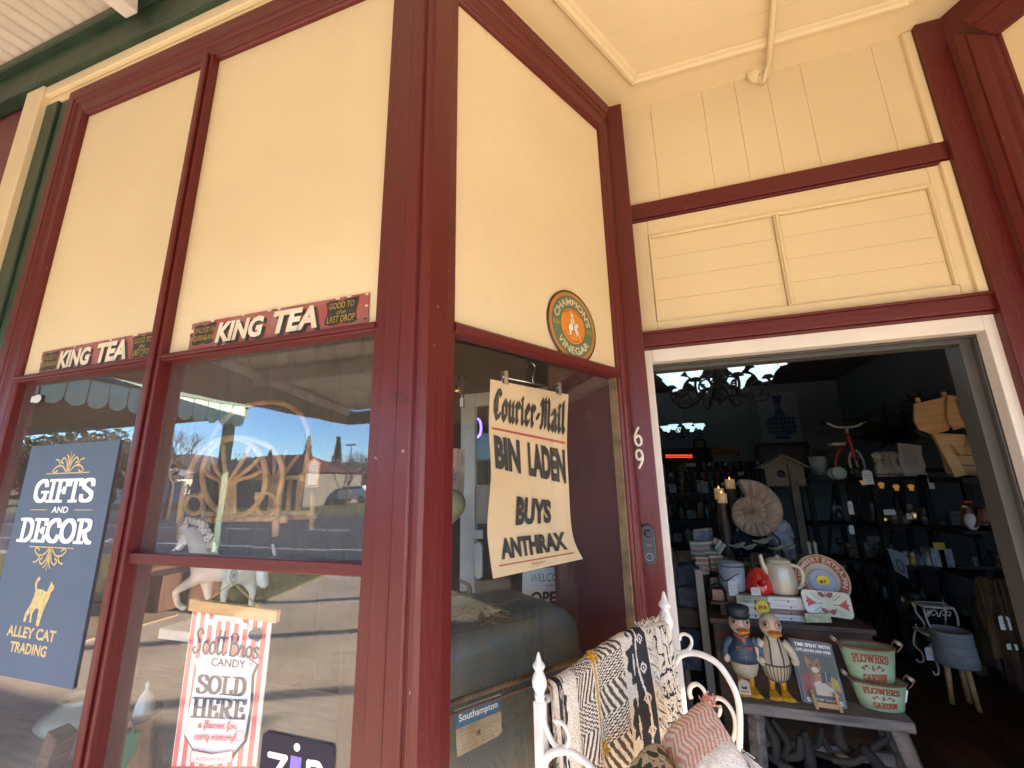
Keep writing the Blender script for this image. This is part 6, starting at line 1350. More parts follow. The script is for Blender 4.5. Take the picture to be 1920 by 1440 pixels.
# red and white tricycle
c = at(1598, 850, 3.9); k = mpp(c); RED = pm((.28, .02, .02), .35, var=.1); CWH = pm((.50, .48, .44), .35, var=.05); t = thing('toy_tricycle', 'red toy tricycle with white swept handlebars on a dark shelf', 'tricycle', c)
def T(mb, P, r, n=6, dy=0): mb.tube(spline([c + EX * x * k + UP * y * k + EY * dy for x, y in P], n), r * k, 8)
mb = MB(); T(mb, [(-40, 58), (-30, 58), (-18, 51), (0, 49), (14, 50), (24, 55), (32, 60)], 2.2); T(mb, [(0, 49), (-2, 36)], 2.6, 2); mb.build('handlebar', t, CWH)
mb = MB(); T(mb, [(24, 57), (34, 62)], 2.9, 2); T(mb, [(-33, 58), (-42, 57)], 2.9, 2); mb.build('grip', t, BLACK)
mb = MB(); T(mb, [(-2, 38), (1, 10), (3, -12)], 4.5, 3); T(mb, [(-2, 20), (-20, 0), (-28, -30)], 3, 4, .05); mb.build('frame', t, RED)
mb = MB(); mb.tube([c + EX * (4 + 20 * cos(a) * .55) * k + UP * (-20 + 26 * sin(a)) * k for a in [2 * pi * i / 24 for i in range(24)]], 2.2 * k, 7, closed=True)
for i in range(8): a = 2 * pi * i / 8; mb.tube([c + EX * 4 * k - UP * 20 * k, c + EX * (4 + 11 * cos(a)) * k + UP * (-20 + 26 * sin(a)) * k], .6 * k, 4)
mb.build('front_wheel', t, CWH)
for s in (-1, 1): mb = MB(); mb.lathe(c + V((-26 * k, .05 + s * .05, -36 * k)), [(6 * k, 0), (12 * k, 0), (12 * k, .02), (6 * k, .02)], 18, (0, 1, 0)); mb.build('rear_wheel', t, CWH)
mb = MB(); mb.obox(c + V((-20 * k, .02, 18 * k)), EX * 11 * k, EY * .05, UP * 2.5 * k); mb.build('saddle', t, CWH)
# plants
def plant(name, label, px_, py, Y, R, n, potm, seed, cols, pot=True, wide=1.0):
    c = at(px_, py, Y); rg = random.Random(seed); t = thing(name, label, 'plant', c); k = mpp(c)
    if pot:
        mb = MB(); mb.lathe(c - UP * 34 * k, [(0, 0), (13 * k, 0), (17 * k, 34 * k), (15 * k, 34 * k), (12 * k, 28 * k), (0, 27 * k)], 4 if potm is CWH else 16); mb.build('pot', t, potm)
    mb = MB(); mb.ms = cols
    for i in range(n):
        a = rg.uniform(0, 2 * pi); e = rg.uniform(.15, 1.3); d = V((cos(a) * cos(e) * wide, sin(a) * cos(e) * .7, sin(e))); L = R * k * rg.uniform(.6, 1.1); s = d.cross(UP).normalized() * L * .13; mb.cm = i % len(cols)
        P = [c, c + d * L * .55, c + d * L + UP * -L * .25 * cos(e)]
        mb.add([P[0], P[1] - s, P[2], P[1] + s], [(0, 1, 2, 3)])
    mb.build('leaves', t)
    return t
DKL = [pm((.018, .03, .015), .5, var=0), pm((.03, .045, .02), .5, var=0), pm((.012, .02, .012), .5, var=0)]; MDL = [pm((.06, .08, .025), .5, var=0), pm((.09, .09, .03), .5, var=0)]
plant('potted_plant', 'small green plant in a white square pot beside the dark mirror', 1534, 856, 4.3, 26, 40, CWH, 3, MDL)
plant('dark_foliage', 'large dark leafed plant spreading behind the busts', 1690, 830, 4.6, 90, 70, BLACKW, 6, DKL, False, 1.5)
plant('trailing_foliage', 'brownish trailing leaves beside the pine bird feeder', 1722, 770, 4.4, 46, 46, BLACKW, 7, [pm((.06, .05, .03), .6, var=0)] + DKL, False)
plant('pale_fern', 'grey green feathery fern next to the white plaque', 1750, 835, 3.9, 52, 60, BLACKW, 12, [pm((.07, .075, .06), .7, var=0), pm((.10, .10, .09), .7, var=0)], False)
# pine bird feeder shelter
YF = 2.75; c = at(1795, 815, YF); k = mpp(c); t = thing('pine_feeder', 'pale pine bird feeder with a scalloped gable roof on the dark shelf', 'bird feeder', c); PN = pm((.42, .25, .105), .55, var=.15, vs=5, stretch=(1, 1, 6), name='pale_pine')
def FP(P, dy=0): return [c + EX * x * k - UP * y * k + EY * dy for x, y in P]
mb = MB(); mb.slab(FP([(-56, -62), (-6, -72), (-2, -30), (-14, -8), (-40, -2), (-58, -12), (-62, -30)], -.02), (0, -1, 0), .02); mb.build('roof_slope', t, PN, bevel=.003)
mb = MB(); mb.slab(FP([(-6, -74), (10, -70), (44, -38), (56, 4), (52, 28), (36, 22), (22, 2), (6, -12), (-10, -8), (-16, -24), (-12, -52)], -.05), (0, -1, 0), .02); mb.build('gable', t, PN, bevel=.003)
mb = MB(); mb.slab(FP([(2, -66), (26, -58), (24, -30), (4, -24)], -.053), (0, -1, 0), .004); mb.build('opening', t, pm((.20, .09, .04), .7))
for i in range(4): mb = MB(); mb.slab(FP([(-22, -4 + i * 19), (52, 4 + i * 19), (54, 22 + i * 19), (-20, 14 + i * 19)], .06), (0, -1, 0), .018); mb.build('back_slat', t, pm((.30, .17, .075), .6, var=.2, vs=6), bevel=.002)
mb = MB(); mb.slab(FP([(-38, -6), (-20, -2), (-2, 74), (-20, 78)], -.01), (0, -1, 0), .03); mb.build('leg', t, PN, bevel=.003)
mb = MB(); mb.slab(FP([(-24, -4), (10, 0), (-2, 40), (-12, 24)], -.012), (0, -1, 0), .012); mb.build('brace', t, PN, bevel=.003)
for a, b in (((-50, -74), (-44, -60)), ((-8, -82), (-2, -70))): mb = MB(); mb.slab(FP([a, (b[0], a[1]), b, (a[0], b[1])], -.01), (0, -1, 0), .02); mb.build('roof_peg', t, PN)
mb = MB(); mb.box((c.x - 25 * k, YF - .1, c.z - 88 * k), (c.x + 75 * k, YF + .25, c.z - 78 * k)); tag(mb.build('dark_ledge', mat=BLACKW, origin=(c.x, YF, c.z - 84 * k)), 'black ledge under the pale pine feeder', 'ledge')
# ------------------------------------------------------------------ rustic bench with its goods
YB3 = 1.55; bf = at(1390, 1318, YB3); zb_ = bf.z; br = at(1720, 1362, YB3); bk0 = atz(1407, 1288, zb_); bk1 = atz(1690, 1327, zb_)
GREYW = pm((.17, .15, .135), .8, var=.3, vs=6, stretch=(.7, 5, 5), bump=.4, bs=18, name='grey_weathered_timber'); t = thing('rustic_bench', 'grey weathered timber bench carrying the ducks and tin planters', 'bench', (bf.x + .3, YB3 + .15, FZ))
mb = MB(); mb.slab([(bf.x, YB3, zb_), (br.x, YB3 + .01, zb_), (bk1.x, bk1.y, zb_), (bk0.x - .02, bk0.y, zb_)], UP, .045); mb.build('seat', t, GREYW, bevel=.008)
for (tx, bx_) in ((1418, 1428), (1650, 1700), (1680, 1735)):
    a = at(tx, 1345, YB3 + (.04 if tx != 1650 else .24)); b = at(bx_, 1480, YB3 + (.02 if tx != 1650 else .28)); d = (b - a); e = a + d * ((a.z - FZ) / -d.z); mb = MB(); mb.bar(V((a.x, a.y, zb_ - .04)), e, .055, .055); mb.build('leg', t, GREYW, bevel=.008)
mb = MB(); mb.bar(V((bf.x + .05, YB3 + .15, .3)), V((br.x - .05, YB3 + .15, .3)), .03, .05); mb.build('stretcher', t, GREYW, bevel=.005)
# chest behind
cf = at(1335, 1157, 1.92); ce = at(1633, 1176, 1.92); zc = cf.z; BRW = pm((.085, .042, .026), .5, var=.3, vs=5, stretch=(.6, 1, 4), bump=.15, bs=20, name='dark_brown_timber'); t = thing('timber_chest', 'dark brown timber chest behind the bench carrying the enamelware', 'chest', (cf.x + .4, 2.1, FZ))
mb = MB(); mb.box((cf.x, 1.92, FZ), (ce.x, 2.34, zc - .03)); mb.build('body', t, BRW, bevel=.006); mb = MB(); mb.box((cf.x - .015, 1.90, zc - .03), (ce.x + .015, 2.35, zc)); mb.build('top', t, BRW, bevel=.006)
uf = at(1340, 1052, 2.36); ue = at(1508, 1052, 2.36); zu = uf.z; t = thing('upper_box', 'brown timber box stepped above the chest, under the bird figurines', 'box', (uf.x + .2, 2.5, zc)); mb = MB(); mb.box((uf.x - .22, 2.37, FZ), (ue.x + .2, 2.75, zu - .02)); mb.build('body', t, pm((.13, .075, .045), .6, var=.3, vs=5, stretch=(.6, 1, 4)), bevel=.005); mb = MB(); mb.box((uf.x - .23, 2.35, zu - .02), (ue.x + .21, 2.76, zu)); mb.build('top', t, pm((.20, .13, .085), .6, var=.3, vs=6, stretch=(.6, 1, 4)), bevel=.005)
mb = MB(); a = at(1313, 1100, 1.98); mb.box((a.x - .02, 1.98, FZ), (a.x + .02, 2.02, zu + .01)); tag(mb.build('table_leg', mat=pm((.22, .20, .17), .7), origin=(a.x, 2, FZ)), 'pale upright timber post left of the brown chest', 'post')
# ducks
def duck(px_, Y, hpx, sailor, label):
    p = V((at(px_, 1297, Y).x, Y, zb_)); k = hpx * mpp(p) / 148; t = thing('duck_figurine', label, 'figurine', p, 'painted wooden ducks on the bench')
    CR = pm((.52, .44, .32), .5, var=.12, vs=8, name='cream_painted_wood'); YEL = pm((.60, .30, .02), .45, var=.1); ORB = pm((.62, .22, .02), .4); NAV = pm((.04, .065, .11), .55, var=.2, vs=12); 
    for s in (-1, 1):
        mb = MB(); q = p + V((s * 10 * k, -.01, 0)); mb.add([q + V((x * k, y * k, z * k)) for x, y, z in ((-5, 14, 0), (5, 14, 0), (15, -18, 0), (s * 2, -24, 0), (-13, -18, 0), (-4, 12, 9), (4, 12, 9), (8, -16, 4), (0, -20, 4), (-8, -16, 4))], [(4, 3, 2, 1, 0), (5, 6, 7, 8, 9), (0, 1, 6, 5), (1, 2, 7, 6), (2, 3, 8, 7), (3, 4, 9, 8), (4, 0, 5, 9)]); mb.build('foot', t, YEL, bevel=.003)
        mb = MB(); mb.tube([q + V((0, 8 * k, 4 * k)), p + V((s * 9 * k, 4 * k, 30 * k))], [4.5 * k, 6 * k], 9); mb.build('leg', t, YEL)
    prof = [(0, 24), (12, 25), (20, 32), (24, 44), (25, 55), (24, 66), (21, 78), (16, 90), (12, 97), (10, 102), (0, 104)]
    mb = MB(); mb.lathe(p, [(a * k, b * k) for a, b in prof], 28); mb.build('body', t, CR)
    if sailor:
        mb = MB(); mb.lathe(p, [(a * k * 1.06, b * k) for a, b in prof if 48 < b < 101][0:0] + [(26.5 * k, 54 * k), (26 * k, 66 * k), (22.5 * k, 79 * k), (17.5 * k, 91 * k), (13 * k, 98 * k), (11 * k, 98 * k)], 28); mb.build('jacket', t, NAV)
        mb = MB()
        for sx in (-9, 9):
            for i in range(2): mb.obox(p + V((sx * k, -(20.5 + .7 - i * 1.0) * k - .008 * 0, (82 - i * 4) * k)), EX * 5 * k, EY * 2.4 * k, UP * .8 * k)
        mb.build('red_braid', t, pm((.45, .10, .06), .6)); mb = MB()
        for i in range(5): mb.ball(p + V((1 * k, -(25.8 - max(0, i - 1) * 1.5) * k, (60 + i * 7) * k)), 1.3 * k, 6, 4)
        mb.build('buttons', t, GOLDT)
    else:
        mb = MB(); n = 26
        for i in range(n): a = 2 * pi * i / n; mb.tube([p + V((cos(a) * r * k * 1.012, sin(a) * r * k * 1.012, h * k)) for r, h in prof[1:5]], .9 * k, 4)
        mb.build('trouser_stripes', t, pm((.10, .075, .055), .7)); mb = MB(); mb.tube([p + V((cos(a) * 25.3 * k, sin(a) * 25.3 * k, 56 * k)) for a in [2 * pi * i / 28 for i in range(28)]], 1.5 * k, 6, closed=True)
        for s in (-1, 1): mb.tube([p + V((s * x * k, -y * k, z * k)) for x, y, z in ((10, 23, 57), (10, 22.4, 68), (9, 19.5, 80), (8, 14.5, 92), (8, 4, 101), (8, -12, 92), (9, -22, 66))], 1.4 * k, 6)
        mb.build('braces', t, pm((.09, .06, .05), .6))
    for s in (-1, 1):
        mb = MB(); P = [(s * 17, 0, 90), (s * 28, -3, 78), (s * 33, -7, 64), (s * 29, -11, 56)]; mb.tube(spline([p + V((x * k, y * k, z * k)) for x, y, z in P], 5), [8 * k, 8 * k, 8 * k, 8 * k, 7.5 * k, 7.5 * k, 7 * k, 7 * k, 6.5 * k, 6.5 * k, 6.5 * k, 7 * k, 7 * k, 6 * k, 4 * k, 2 * k], 10); w = mb.build('wing', t, NAV if sailor else CR)
        if sailor: mb = MB(); mb.ball(p + V((s * 30.5 * k, -9.5 * k, 58 * k)), 7.6 * k, 10, 7, (.9, 1, 1.1)); mb.build('wing_tip', w, CR)
    hc = p + V((0, -3 * k, 120 * k)); mb = MB(); mb.ball(hc, 19 * k, 20, 14, (1, 1, 1.12)); mb.build('head', t, CR)
    mb = MB(); mb.ball(hc + V((2 * k, -20 * k, -9 * k)), 12 * k, 14, 8, (1.0, 1.15, .38)); mb.build('bill', t, ORB)
    for s in (-1, 1):
        d = V((s * .52, -.82, .22)).normalized(); mb = MB(); mb.lathe(hc + d * 18 * k, [(0, 2.2 * k), (3.2 * k, 2 * k), (6.5 * k, 1.2 * k), (7.2 * k, -1 * k)], 16, d); e = mb.build('eye', t, pm((.50, .16, .12), .5)); mb = MB(); mb.lathe(hc + d * 18.6 * k, [(0, 2.4 * k), (2.6 * k, 2.2 * k), (5 * k, 1.4 * k)], 14, d); mb.build('eye_white', e, CR); mb = MB(); mb.ball(hc + d * 20.4 * k, 2.6 * k, 10, 6); mb.build('pupil', e, INK)
    if sailor:
        mb = MB(); mb.lathe(hc + UP * 11 * k, [(19.5 * k, 0), (20.5 * k, 3 * k), (19 * k, 8 * k), (21 * k, 14 * k), (20 * k, 18 * k), (10 * k, 21 * k), (0, 21.5 * k)], 24); mb.ball(hc + V((0, -17 * k, 12 * k)), 13 * k, 14, 6, (1.2, .8, .22)); mb.build('cap', t, pm((.018, .024, .03), .6))
        mb = MB(); mb.tube(spline([p + V((-11 * k, -9 * k, 100 * k)), p + V((0, -16 * k, 96 * k)), p + V((11 * k, -9 * k, 100 * k))], 5), 3 * k, 7); mb.obox(p + V((2 * k, -17 * k, 90 * k)), EX * 3 * k, EY * 1.5 * k, UP * 6 * k); mb.build('neckerchief', t, pm((.42, .15, .06), .6))
    return t, p, k
YDK = 1.68
t, p, k = duck(1402, YDK, 146, True, 'wooden duck figurine in a navy jacket and cap on the bench'); 
a = at(1396, 1290, YDK - .09); q = mpp(a); t2 = thing('swing_tag', 'cream swing tag with a small black emblem at the feet of the capped duck', 'tag', a); mb = MB(); f = plane_face(a, EX, UP, (0, -1, 0)); mb.slab([f.fn(x * q, y * q, 0) for x, y in ((-10, -11), (10, -11), (10, 9), (4, 14), (-4, 14), (-10, 9))], (0, -1, 0), .002); mb.build('card', t2, pm((.42, .34, .27), .8)); m = MB(); f.poly(m, [(x * q, y * q) for x, y in ((-4, -2), (4, -2), (5, 4), (2, 2), (-2, 2), (-5, 4))], INK); f.pen(m, [(-6 * q, -6 * q), (6 * q, -6 * q)], 1.4 * q, INK); m.build('emblem', t2)
duck(1461, YDK, 148, False, 'cream wooden duck figurine in striped trousers and braces on the bench')
# cat book sign on a small easel
c = [at(x, y, Y) for x, y, Y in ((1510, 1318, 1.60), (1590, 1330, 1.60), (1558, 1207, 1.70), (1481.7, 1197, 1.70))]; t = thing('tin_cat_sign', 'tin sign of a cat reading a book on a small wooden easel', 'sign', c[0]); nn = (c[1] - c[0]).cross(c[3] - c[0]).normalized()
if nn.y > 0: nn = -nn
f = quad_face(*c, w=1, hh=1.5, nrm=nn); 
mb = MB(); mb.slab([f.fn(x, y, 0) for x, y in rrect(0, 0, 1, 1.5, .05)], nn, .004); mb.build('plate', t, pm((.11, .12, .13), .45, var=.08)); m = MB()
f.rect(m, .06, .17, .94, 1.16, pm((.085, .095, .085), .5)); f.poly(m, [(.06, .17), (.06, .62), (.30, .75), (.34, .17)], pm((.22, .06, .05), .5)); f.poly(m, [(.94, .60), (.66, .78), (.62, .45), (.94, .35)], pm((.36, .26, .06), .5)); f.rect(m, .06, .17, .94, .26, pm((.12, .08, .05), .5)); m.build('painted_room', t)
m = MB(); f.k = 6; CT = pm((.30, .16, .08), .5, var=.25, vs=25); CTW = pm((.48, .42, .36), .5)
f.poly(m, [(.30, .22), (.26, .5), (.32, .72), (.62, .72), (.74, .5), (.80, .22)], CT); f.poly(m, [(.34, .22), (.34, .5), (.52, .56), (.78, .40), (.88, .24)], CTW); f.poly(m, ellipse2(.42, .88, .17, .15, 18), CT); f.poly(m, [(.26, .92), (.24, 1.12), (.38, 1.0)], CT); f.poly(m, [(.44, 1.0), (.58, 1.10), (.58, .92)], CT); f.poly(m, ellipse2(.44, .80, .09, .07, 12), CTW)
for x in (.36, .50): f.poly(m, ellipse2(x, .91, .025, .02, 8), INK)
f.poly(m, [(.52, .50), (.76, .56), (.80, .78), (.56, .74)], pm((.05, .06, .08), .5)); f.pen(m, [(.66, .54), (.68, .76)], .015, CTW); m.build('reading_cat', t); m = MB(); f.k = 14
f.text(m, 'TIME SPENT WITH', .07, 1.34, .93, 1.43, PW, .02); f.text(m, 'CATS, BOOKS AND WINE', .07, 1.21, .93, 1.29, PW, .02); f.text(m, 'IS NEVER WASTED', .08, .05, .92, .14, PW, .02); m.build('lettering', t)
for x in (.20, .76): mb = MB(); mb.bar(f.fn(x, .32, .012), f.fn(x + .02, -.10, .03), .012, .012); mb.build('easel_leg', t, PINE)
mb = MB(); mb.bar(f.fn(.18, .02, .02), f.fn(.80, .02, .02), .014, .02); mb.build('easel_ledge', t, PINE)
# second copy of the plate behind it
mb = MB(); mb.slab([f.fn(x - .045, y + .02, -.012) for x, y in rrect(0, 0, 1, 1.5, .05)], nn, .004); tag(mb.build('tin_plate', mat=pm((.14, .17, .21), .4), origin=c[0]), 'second tin plate showing behind the cat sign', 'sign')
# oval tin planters
MINTT = pm((.27, .36, .22), .45, var=.10, vs=9, name='pale_green_tin'); RIMR = pm((.16, .06, .035), .5)
def planter(pxl, pxr, pyt, pyb, Y, label, zbase=None):
    a, b = at(pxl, pyt, Y), at(pxr, pyt, Y); bot = at((pxl + pxr) / 2 + 12, pyb, Y); c = (a + b) / 2; rx = (b.x - a.x) / 2; ry = rx * .52; z0 = zbase if zbase is not None else bot.z; z1 = (a.z + b.z) / 2
    t = thing('tin_planter', label, 'planter', (c.x, Y, z0), 'oval green tin planters'); mb = MB(); n = 36
    def ring(s, z): return [V((c.x + rx * s * cos(2 * pi * i / n), Y + ry * s * sin(2 * pi * i / n), z)) for i in range(n)]
    R_ = [ring(.74, z0), ring(.76, z0 + .004), ring(1.0, z1), ring(.975, z1), ring(.74, z0 + .02)]
    mb.smooth = True; mb.add(sum(R_, []), [(r * n + i, r * n + (i + 1) % n, (r + 1) * n + (i + 1) % n, (r + 1) * n + i) for r in range(4) for i in range(n)]); mb.smooth = False; mb.add(R_[0], [list(range(n))[::-1]]); mb.add(R_[4], [list(range(n))]); mb.build('body', t, MINTT)
    mb = MB(); mb.tube(ring(1.0, z1), .005, 8, closed=True); mb.build('rim', t, RIMR)
    for s in (-1, 1): mb = MB(); mb.tube(spline([V((c.x + s * rx * .95, Y - .03, z1 - .01)), V((c.x + s * rx * 1.16, Y - .03, z1 + .02)), V((c.x + s * rx * 1.16, Y + .03, z1 + .02)), V((c.x + s * rx * .95, Y + .03, z1 - .01))], 6), .003, 6); h_ = mb.build('handle', t, RIMR); mb = MB(); mb.tube([V((c.x + s * rx * 1.16, Y - .022, z1 + .02)), V((c.x + s * rx * 1.16, Y + .022, z1 + .02))], .008, 10); mb.build('grip', h_, pm((.55, .5, .42), .5))
    def fn(x, y, h):
        v = y; s = .76 + .24 * v; a_ = -pi / 2 + x; return V((c.x + rx * s * cos(a_) * (1 + h * 8), Y + ry * s * sin(a_) * (1 + h * 8), z0 + (z1 - z0) * v))
    f = Face(fn); m = MB(); f.k = 6; RT = pm((.26, .05, .025), .6, var=.15)
    penwrite(f, m, SER, 'FLOWERS', -.80, .66, .62, .86, .060, RT, .03, 0, lambda x, y: (x, y - .09 * (x + .1) ** 2)); penwrite(f, m, SER, 'GARDEN', -.52, .14, .50, .32, .060, RT, .03, 0, lambda x, y: (x, y + .03 * x))
    for s in (-1, 1): f.pen(m, sm((-.06 + s * .12, .48), (-.06 + s * .28, .53), (-.06 + s * .46, .47)), .03, RT); f.poly(m, ellipse2(-.06 + s * .24, .55, .06, .03, 8), RT); f.poly(m, ellipse2(-.06 + s * .36, .45, .06, .03, 8), RT)
    f.text(m, '&', -.12, .42, .02, .58, RT, .02); m.build('lettering', t); return t
YP_ = 1.67
planter(1592, 1698, 1275, 1338, YP_, 'pale green oval tin planter standing on the bench, the lower of two', zb_ + .001)
planter(1572, 1676, 1210, 1280, YP_ + .02, 'pale green oval tin planter nested on top of the other')
a = at(1695, 1305, YP_ - .02); q = mpp(a); mb = MB(); mb.obox(a, EX * 5 * q, EY * .001, UP * 10 * q + EX * 3 * q); tag(mb.build('price_tag', mat=PAPER, origin=a), 'white price tag hanging off the lower green planter', 'price tag')
# driftwood under the bench
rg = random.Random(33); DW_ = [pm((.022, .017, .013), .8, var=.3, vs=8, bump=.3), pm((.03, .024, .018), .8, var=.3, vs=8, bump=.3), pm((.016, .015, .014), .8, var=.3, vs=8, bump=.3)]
for i in range(13):
    px_ = 1440 + (i * 37) % 215; py_ = 1380 + (i * 53) % 70; p = at(px_, py_, YB3 + .05 + .02 * (i % 5)); a = rg.uniform(.2, 2.9); L = rg.uniform(.06, .12); d = V((cos(a), rg.uniform(-.3, .3), sin(a) * .8)) * L; s = V((-sin(a), 0, cos(a))) * L * rg.uniform(-.5, .5)
    mb = MB(); r = rg.uniform(.012, .024); P = spline([p - d, p - d * .2 + s, p + d * .5 + s * .5, p + d], 5); mb.tube(P, [r * (1.1 - .75 * abs(j / len(P) - .35)) for j in range(len(P))], 9)
    tag(mb.build('driftwood', mat=DW_[i % 3], origin=p), 'curved piece of carved driftwood in the dark pile under the bench', 'driftwood', 'driftwood pieces piled under the bench')
mb = MB(); mb.box((bf.x + .06, YB3 + .02, FZ), (br.x - .1, YB3 + .3, at(1500, 1440, YB3 + .1).z - .03)); tag(mb.build('low_crate', mat=BLACKW, origin=(bf.x + .4, YB3 + .15, FZ)), 'low dark crate under the bench holding the driftwood', 'crate')
# enamelware on the chest
YE = 2.05
p = V((at(1374, 1108, YE).x, YE, zc + .0)); k = mpp(p); 
def bookstack(px0, px1, py_top, py_bot, n, cols, label, grp, Y):
    a, b = at(px0, py_bot, Y), at(px1, py_bot, Y); z0 = zc; h = (at(px0, py_top, Y).z - z0) / n; z = z0
    for i in range(n):
        o = V(((a.x + b.x) / 2, Y + .08, z)); t = thing('book', label % ('bottom', 'second', 'third', 'top', 'top')[i if i < n - 1 else 4], 'book', o, grp); j = (i * 7 % 3 - 1) * .004
        mb = MB(); mb.box((a.x + j, Y + .002, z + .003), (b.x + j - .003, Y + .16, z + h - .003)); mb.build('pages', t, pm((.62, .60, .56), .8)); mb = MB(); c_ = cols[i % len(cols)]
        mb.box((a.x + j - .002, Y, z), (b.x + j, Y + .165, z + .003)); mb.box((a.x + j - .002, Y, z + h - .0032), (b.x + j, Y + .165, z + h - .0002)); mb.box((a.x + j - .002, Y - .0015, z + .0031), (b.x + j, Y + .0015, z + h - .0033)); mb.build('cover', t, c_)
        f = plane_face((a.x + j, Y - .0016, z), EX, UP, (0, -1, 0)); m = MB(); w = b.x - a.x; f.pen(m, [(w * .2, h * .5), (w * .75, h * .5)], h * .12, pm((.3, .3, .33), .8)); f.poly(m, ellipse2(w * .6, h * .35, h * .14, h * .2, 8), pm((.10, .04, .06), .7)); m.build('spine_print', t); z += h
    return z
WHC = pm((.60, .58, .57), .5, var=.03); BRC = pm((.20, .13, .12), .5); GRC = pm((.30, .29, .20), .5, var=.2, vs=20)
zl_ = bookstack(1384, 1440, 1116, 1151, 3, [WHC, WHC, GRC], 'white spined book, %s of the left stack on the chest', 'books in the left stack on the chest', 1.95)
zr_ = bookstack(1446, 1510, 1119, 1157, 4, [WHC, BRC, WHC, WHC], 'white spined book, %s of the right stack under the cream teapot', 'books in the right stack on the chest', 1.95)
def star(f, m, r0, r1, n, mat): f.poly(m, [((r0 if i % 2 else r1) * cos(pi * i / n), (r0 if i % 2 else r1) * sin(pi * i / n)) for i in range(2 * n)], mat)
def starsticker(p, k, txt, label):
    t = thing('price_star', label, 'price sticker', p); f = plane_face(p, EX, UP, (0, -1, 0)); m = MB(); m.slab([f.fn(((10.5 if i % 2 else 13) * k) * cos(pi * i / 14), ((10.5 if i % 2 else 13) * k) * sin(pi * i / 14), .001) for i in range(28)], (0, -1, 0), .001); m.build('star', t, pm((.72, .50, .02), .5, var=0)); m = MB(); f = plane_face(p - EY * .0012, EX, UP, (0, -1, 0)); f.text(m, txt, -7 * k, -3.5 * k, 7 * k, 3.5 * k, INK, .03); m.build('price', t)
p = at(1430, 1139, 1.94); starsticker(p, mpp(p), '$9.95', 'yellow starburst price sticker on the left book stack')
# blue-grey enamel bucket
def xat(px_, Y): return at(px_, 1100, Y).x
p = V((xat(1374, 2.05), 2.05, zl_ if False else zc)); k = mpp(p); p.z = at(1374, 1106, 2.05).z; mb = MB(); mb.box((p.x - .09, 1.98, zc), (p.x + .42, 2.33, p.z)); tag(mb.build('riser', mat=BRW, origin=(p.x, 2.05, zc)), 'dark riser under the enamel bucket and kettles', 'riser')
t = thing('enamel_bucket', 'grey blue lidded enamel bucket with wire handle', 'bucket', p); EG = pm((.26, .29, .34), .3, var=.06, vs=8, coat=.3); mb = MB(); mb.lathe(p, [(0, 0), (20 * k, 0), (22 * k, 3 * k), (24 * k, 44 * k), (0, 44 * k)], 28); mb.build('body', t, EG); mb = MB(); mb.lathe(p + UP * 44 * k, [(24.5 * k, -1 * k), (25 * k, 2 * k), (19 * k, 6 * k), (8 * k, 8 * k), (0, 8 * k)], 28); mb.build('lid', t, EG)
mb = MB(); mb.tube([p + V((25 * k * cos(a), 25 * k * sin(a), 45 * k)) for a in [2 * pi * i / 28 for i in range(28)]], .9 * k, 5, closed=True); mb.tube(spline([p + V((-24 * k, -3 * k, 36 * k)), p + V((-16 * k, -22 * k, 20 * k)), p + V((0, -28 * k, 30 * k)), p + V((10 * k, -26 * k, 34 * k))], 5), .8 * k, 5); mb.build('wire_handle', t, BLACK)
def ptag(px_, py_, Y, w, h, label, nm='price_tag'):
    a = at(px_, py_, Y); q = mpp(a); t = thing(nm, label, 'price tag', a); f = plane_face(a, EX, UP, (0, -1, 0)); mb = MB(); mb.slab([f.fn(x * q, y * q, 0) for x, y in ((-w, -h), (w, -h), (w, h * .7), (w * .6, h), (-w * .6, h), (-w, h * .7))], (0, -1, 0), .0015); mb.build('card', t, pm((.55, .54, .52), .7)); m = MB()
    for i in range(3): f.pen(m, [(-w * .6 * q, (h * .3 - i * h * .4) * q), (w * .6 * q, (h * .3 - i * h * .4) * q)], h * .08 * q, pm((.25, .25, .27), .8))
    m.build('print', t)
ptag(1374, 1103, 1.97, 7.5, 13, 'white price tag hanging in front of the grey enamel bucket'); ptag(1417, 1109, 1.94, 8, 7, 'white price tag in front of the red kettle')
# red kettle
p = V((xat(1423, 2.04), 2.04, at(1423, 1110, 2.04).z)); k = mpp(p); RK = pm((.50, .018, .015), .25, var=.08, vs=10, coat=.5); t = thing('red_kettle', 'glossy red enamel kettle with a black upright handle', 'kettle', p); mb = MB(); mb.lathe(p, [(0, 0), (22 * k, 0), (24 * k, 4 * k), (23 * k, 16 * k), (17 * k, 30 * k), (11 * k, 40 * k), (10 * k, 42 * k), (0, 45 * k)], 28); mb.build('body', t, RK); mb = MB(); mb.tube([p + V((0, -18 * k, 18 * k)), p + V((4 * k, -34 * k, 27 * k))], [7 * k, 3.5 * k], 12); mb.build('spout', t, RK); mb = MB(); mb.bar(p + V((-6 * k, -6 * k, 38 * k)), p + V((-7 * k, -6 * k, 68 * k)), 5 * k, 6 * k); mb.ball(p + UP * 46 * k, 3.4 * k, 10, 6); mb.build('handle', t, BLACK, bevel=.003)
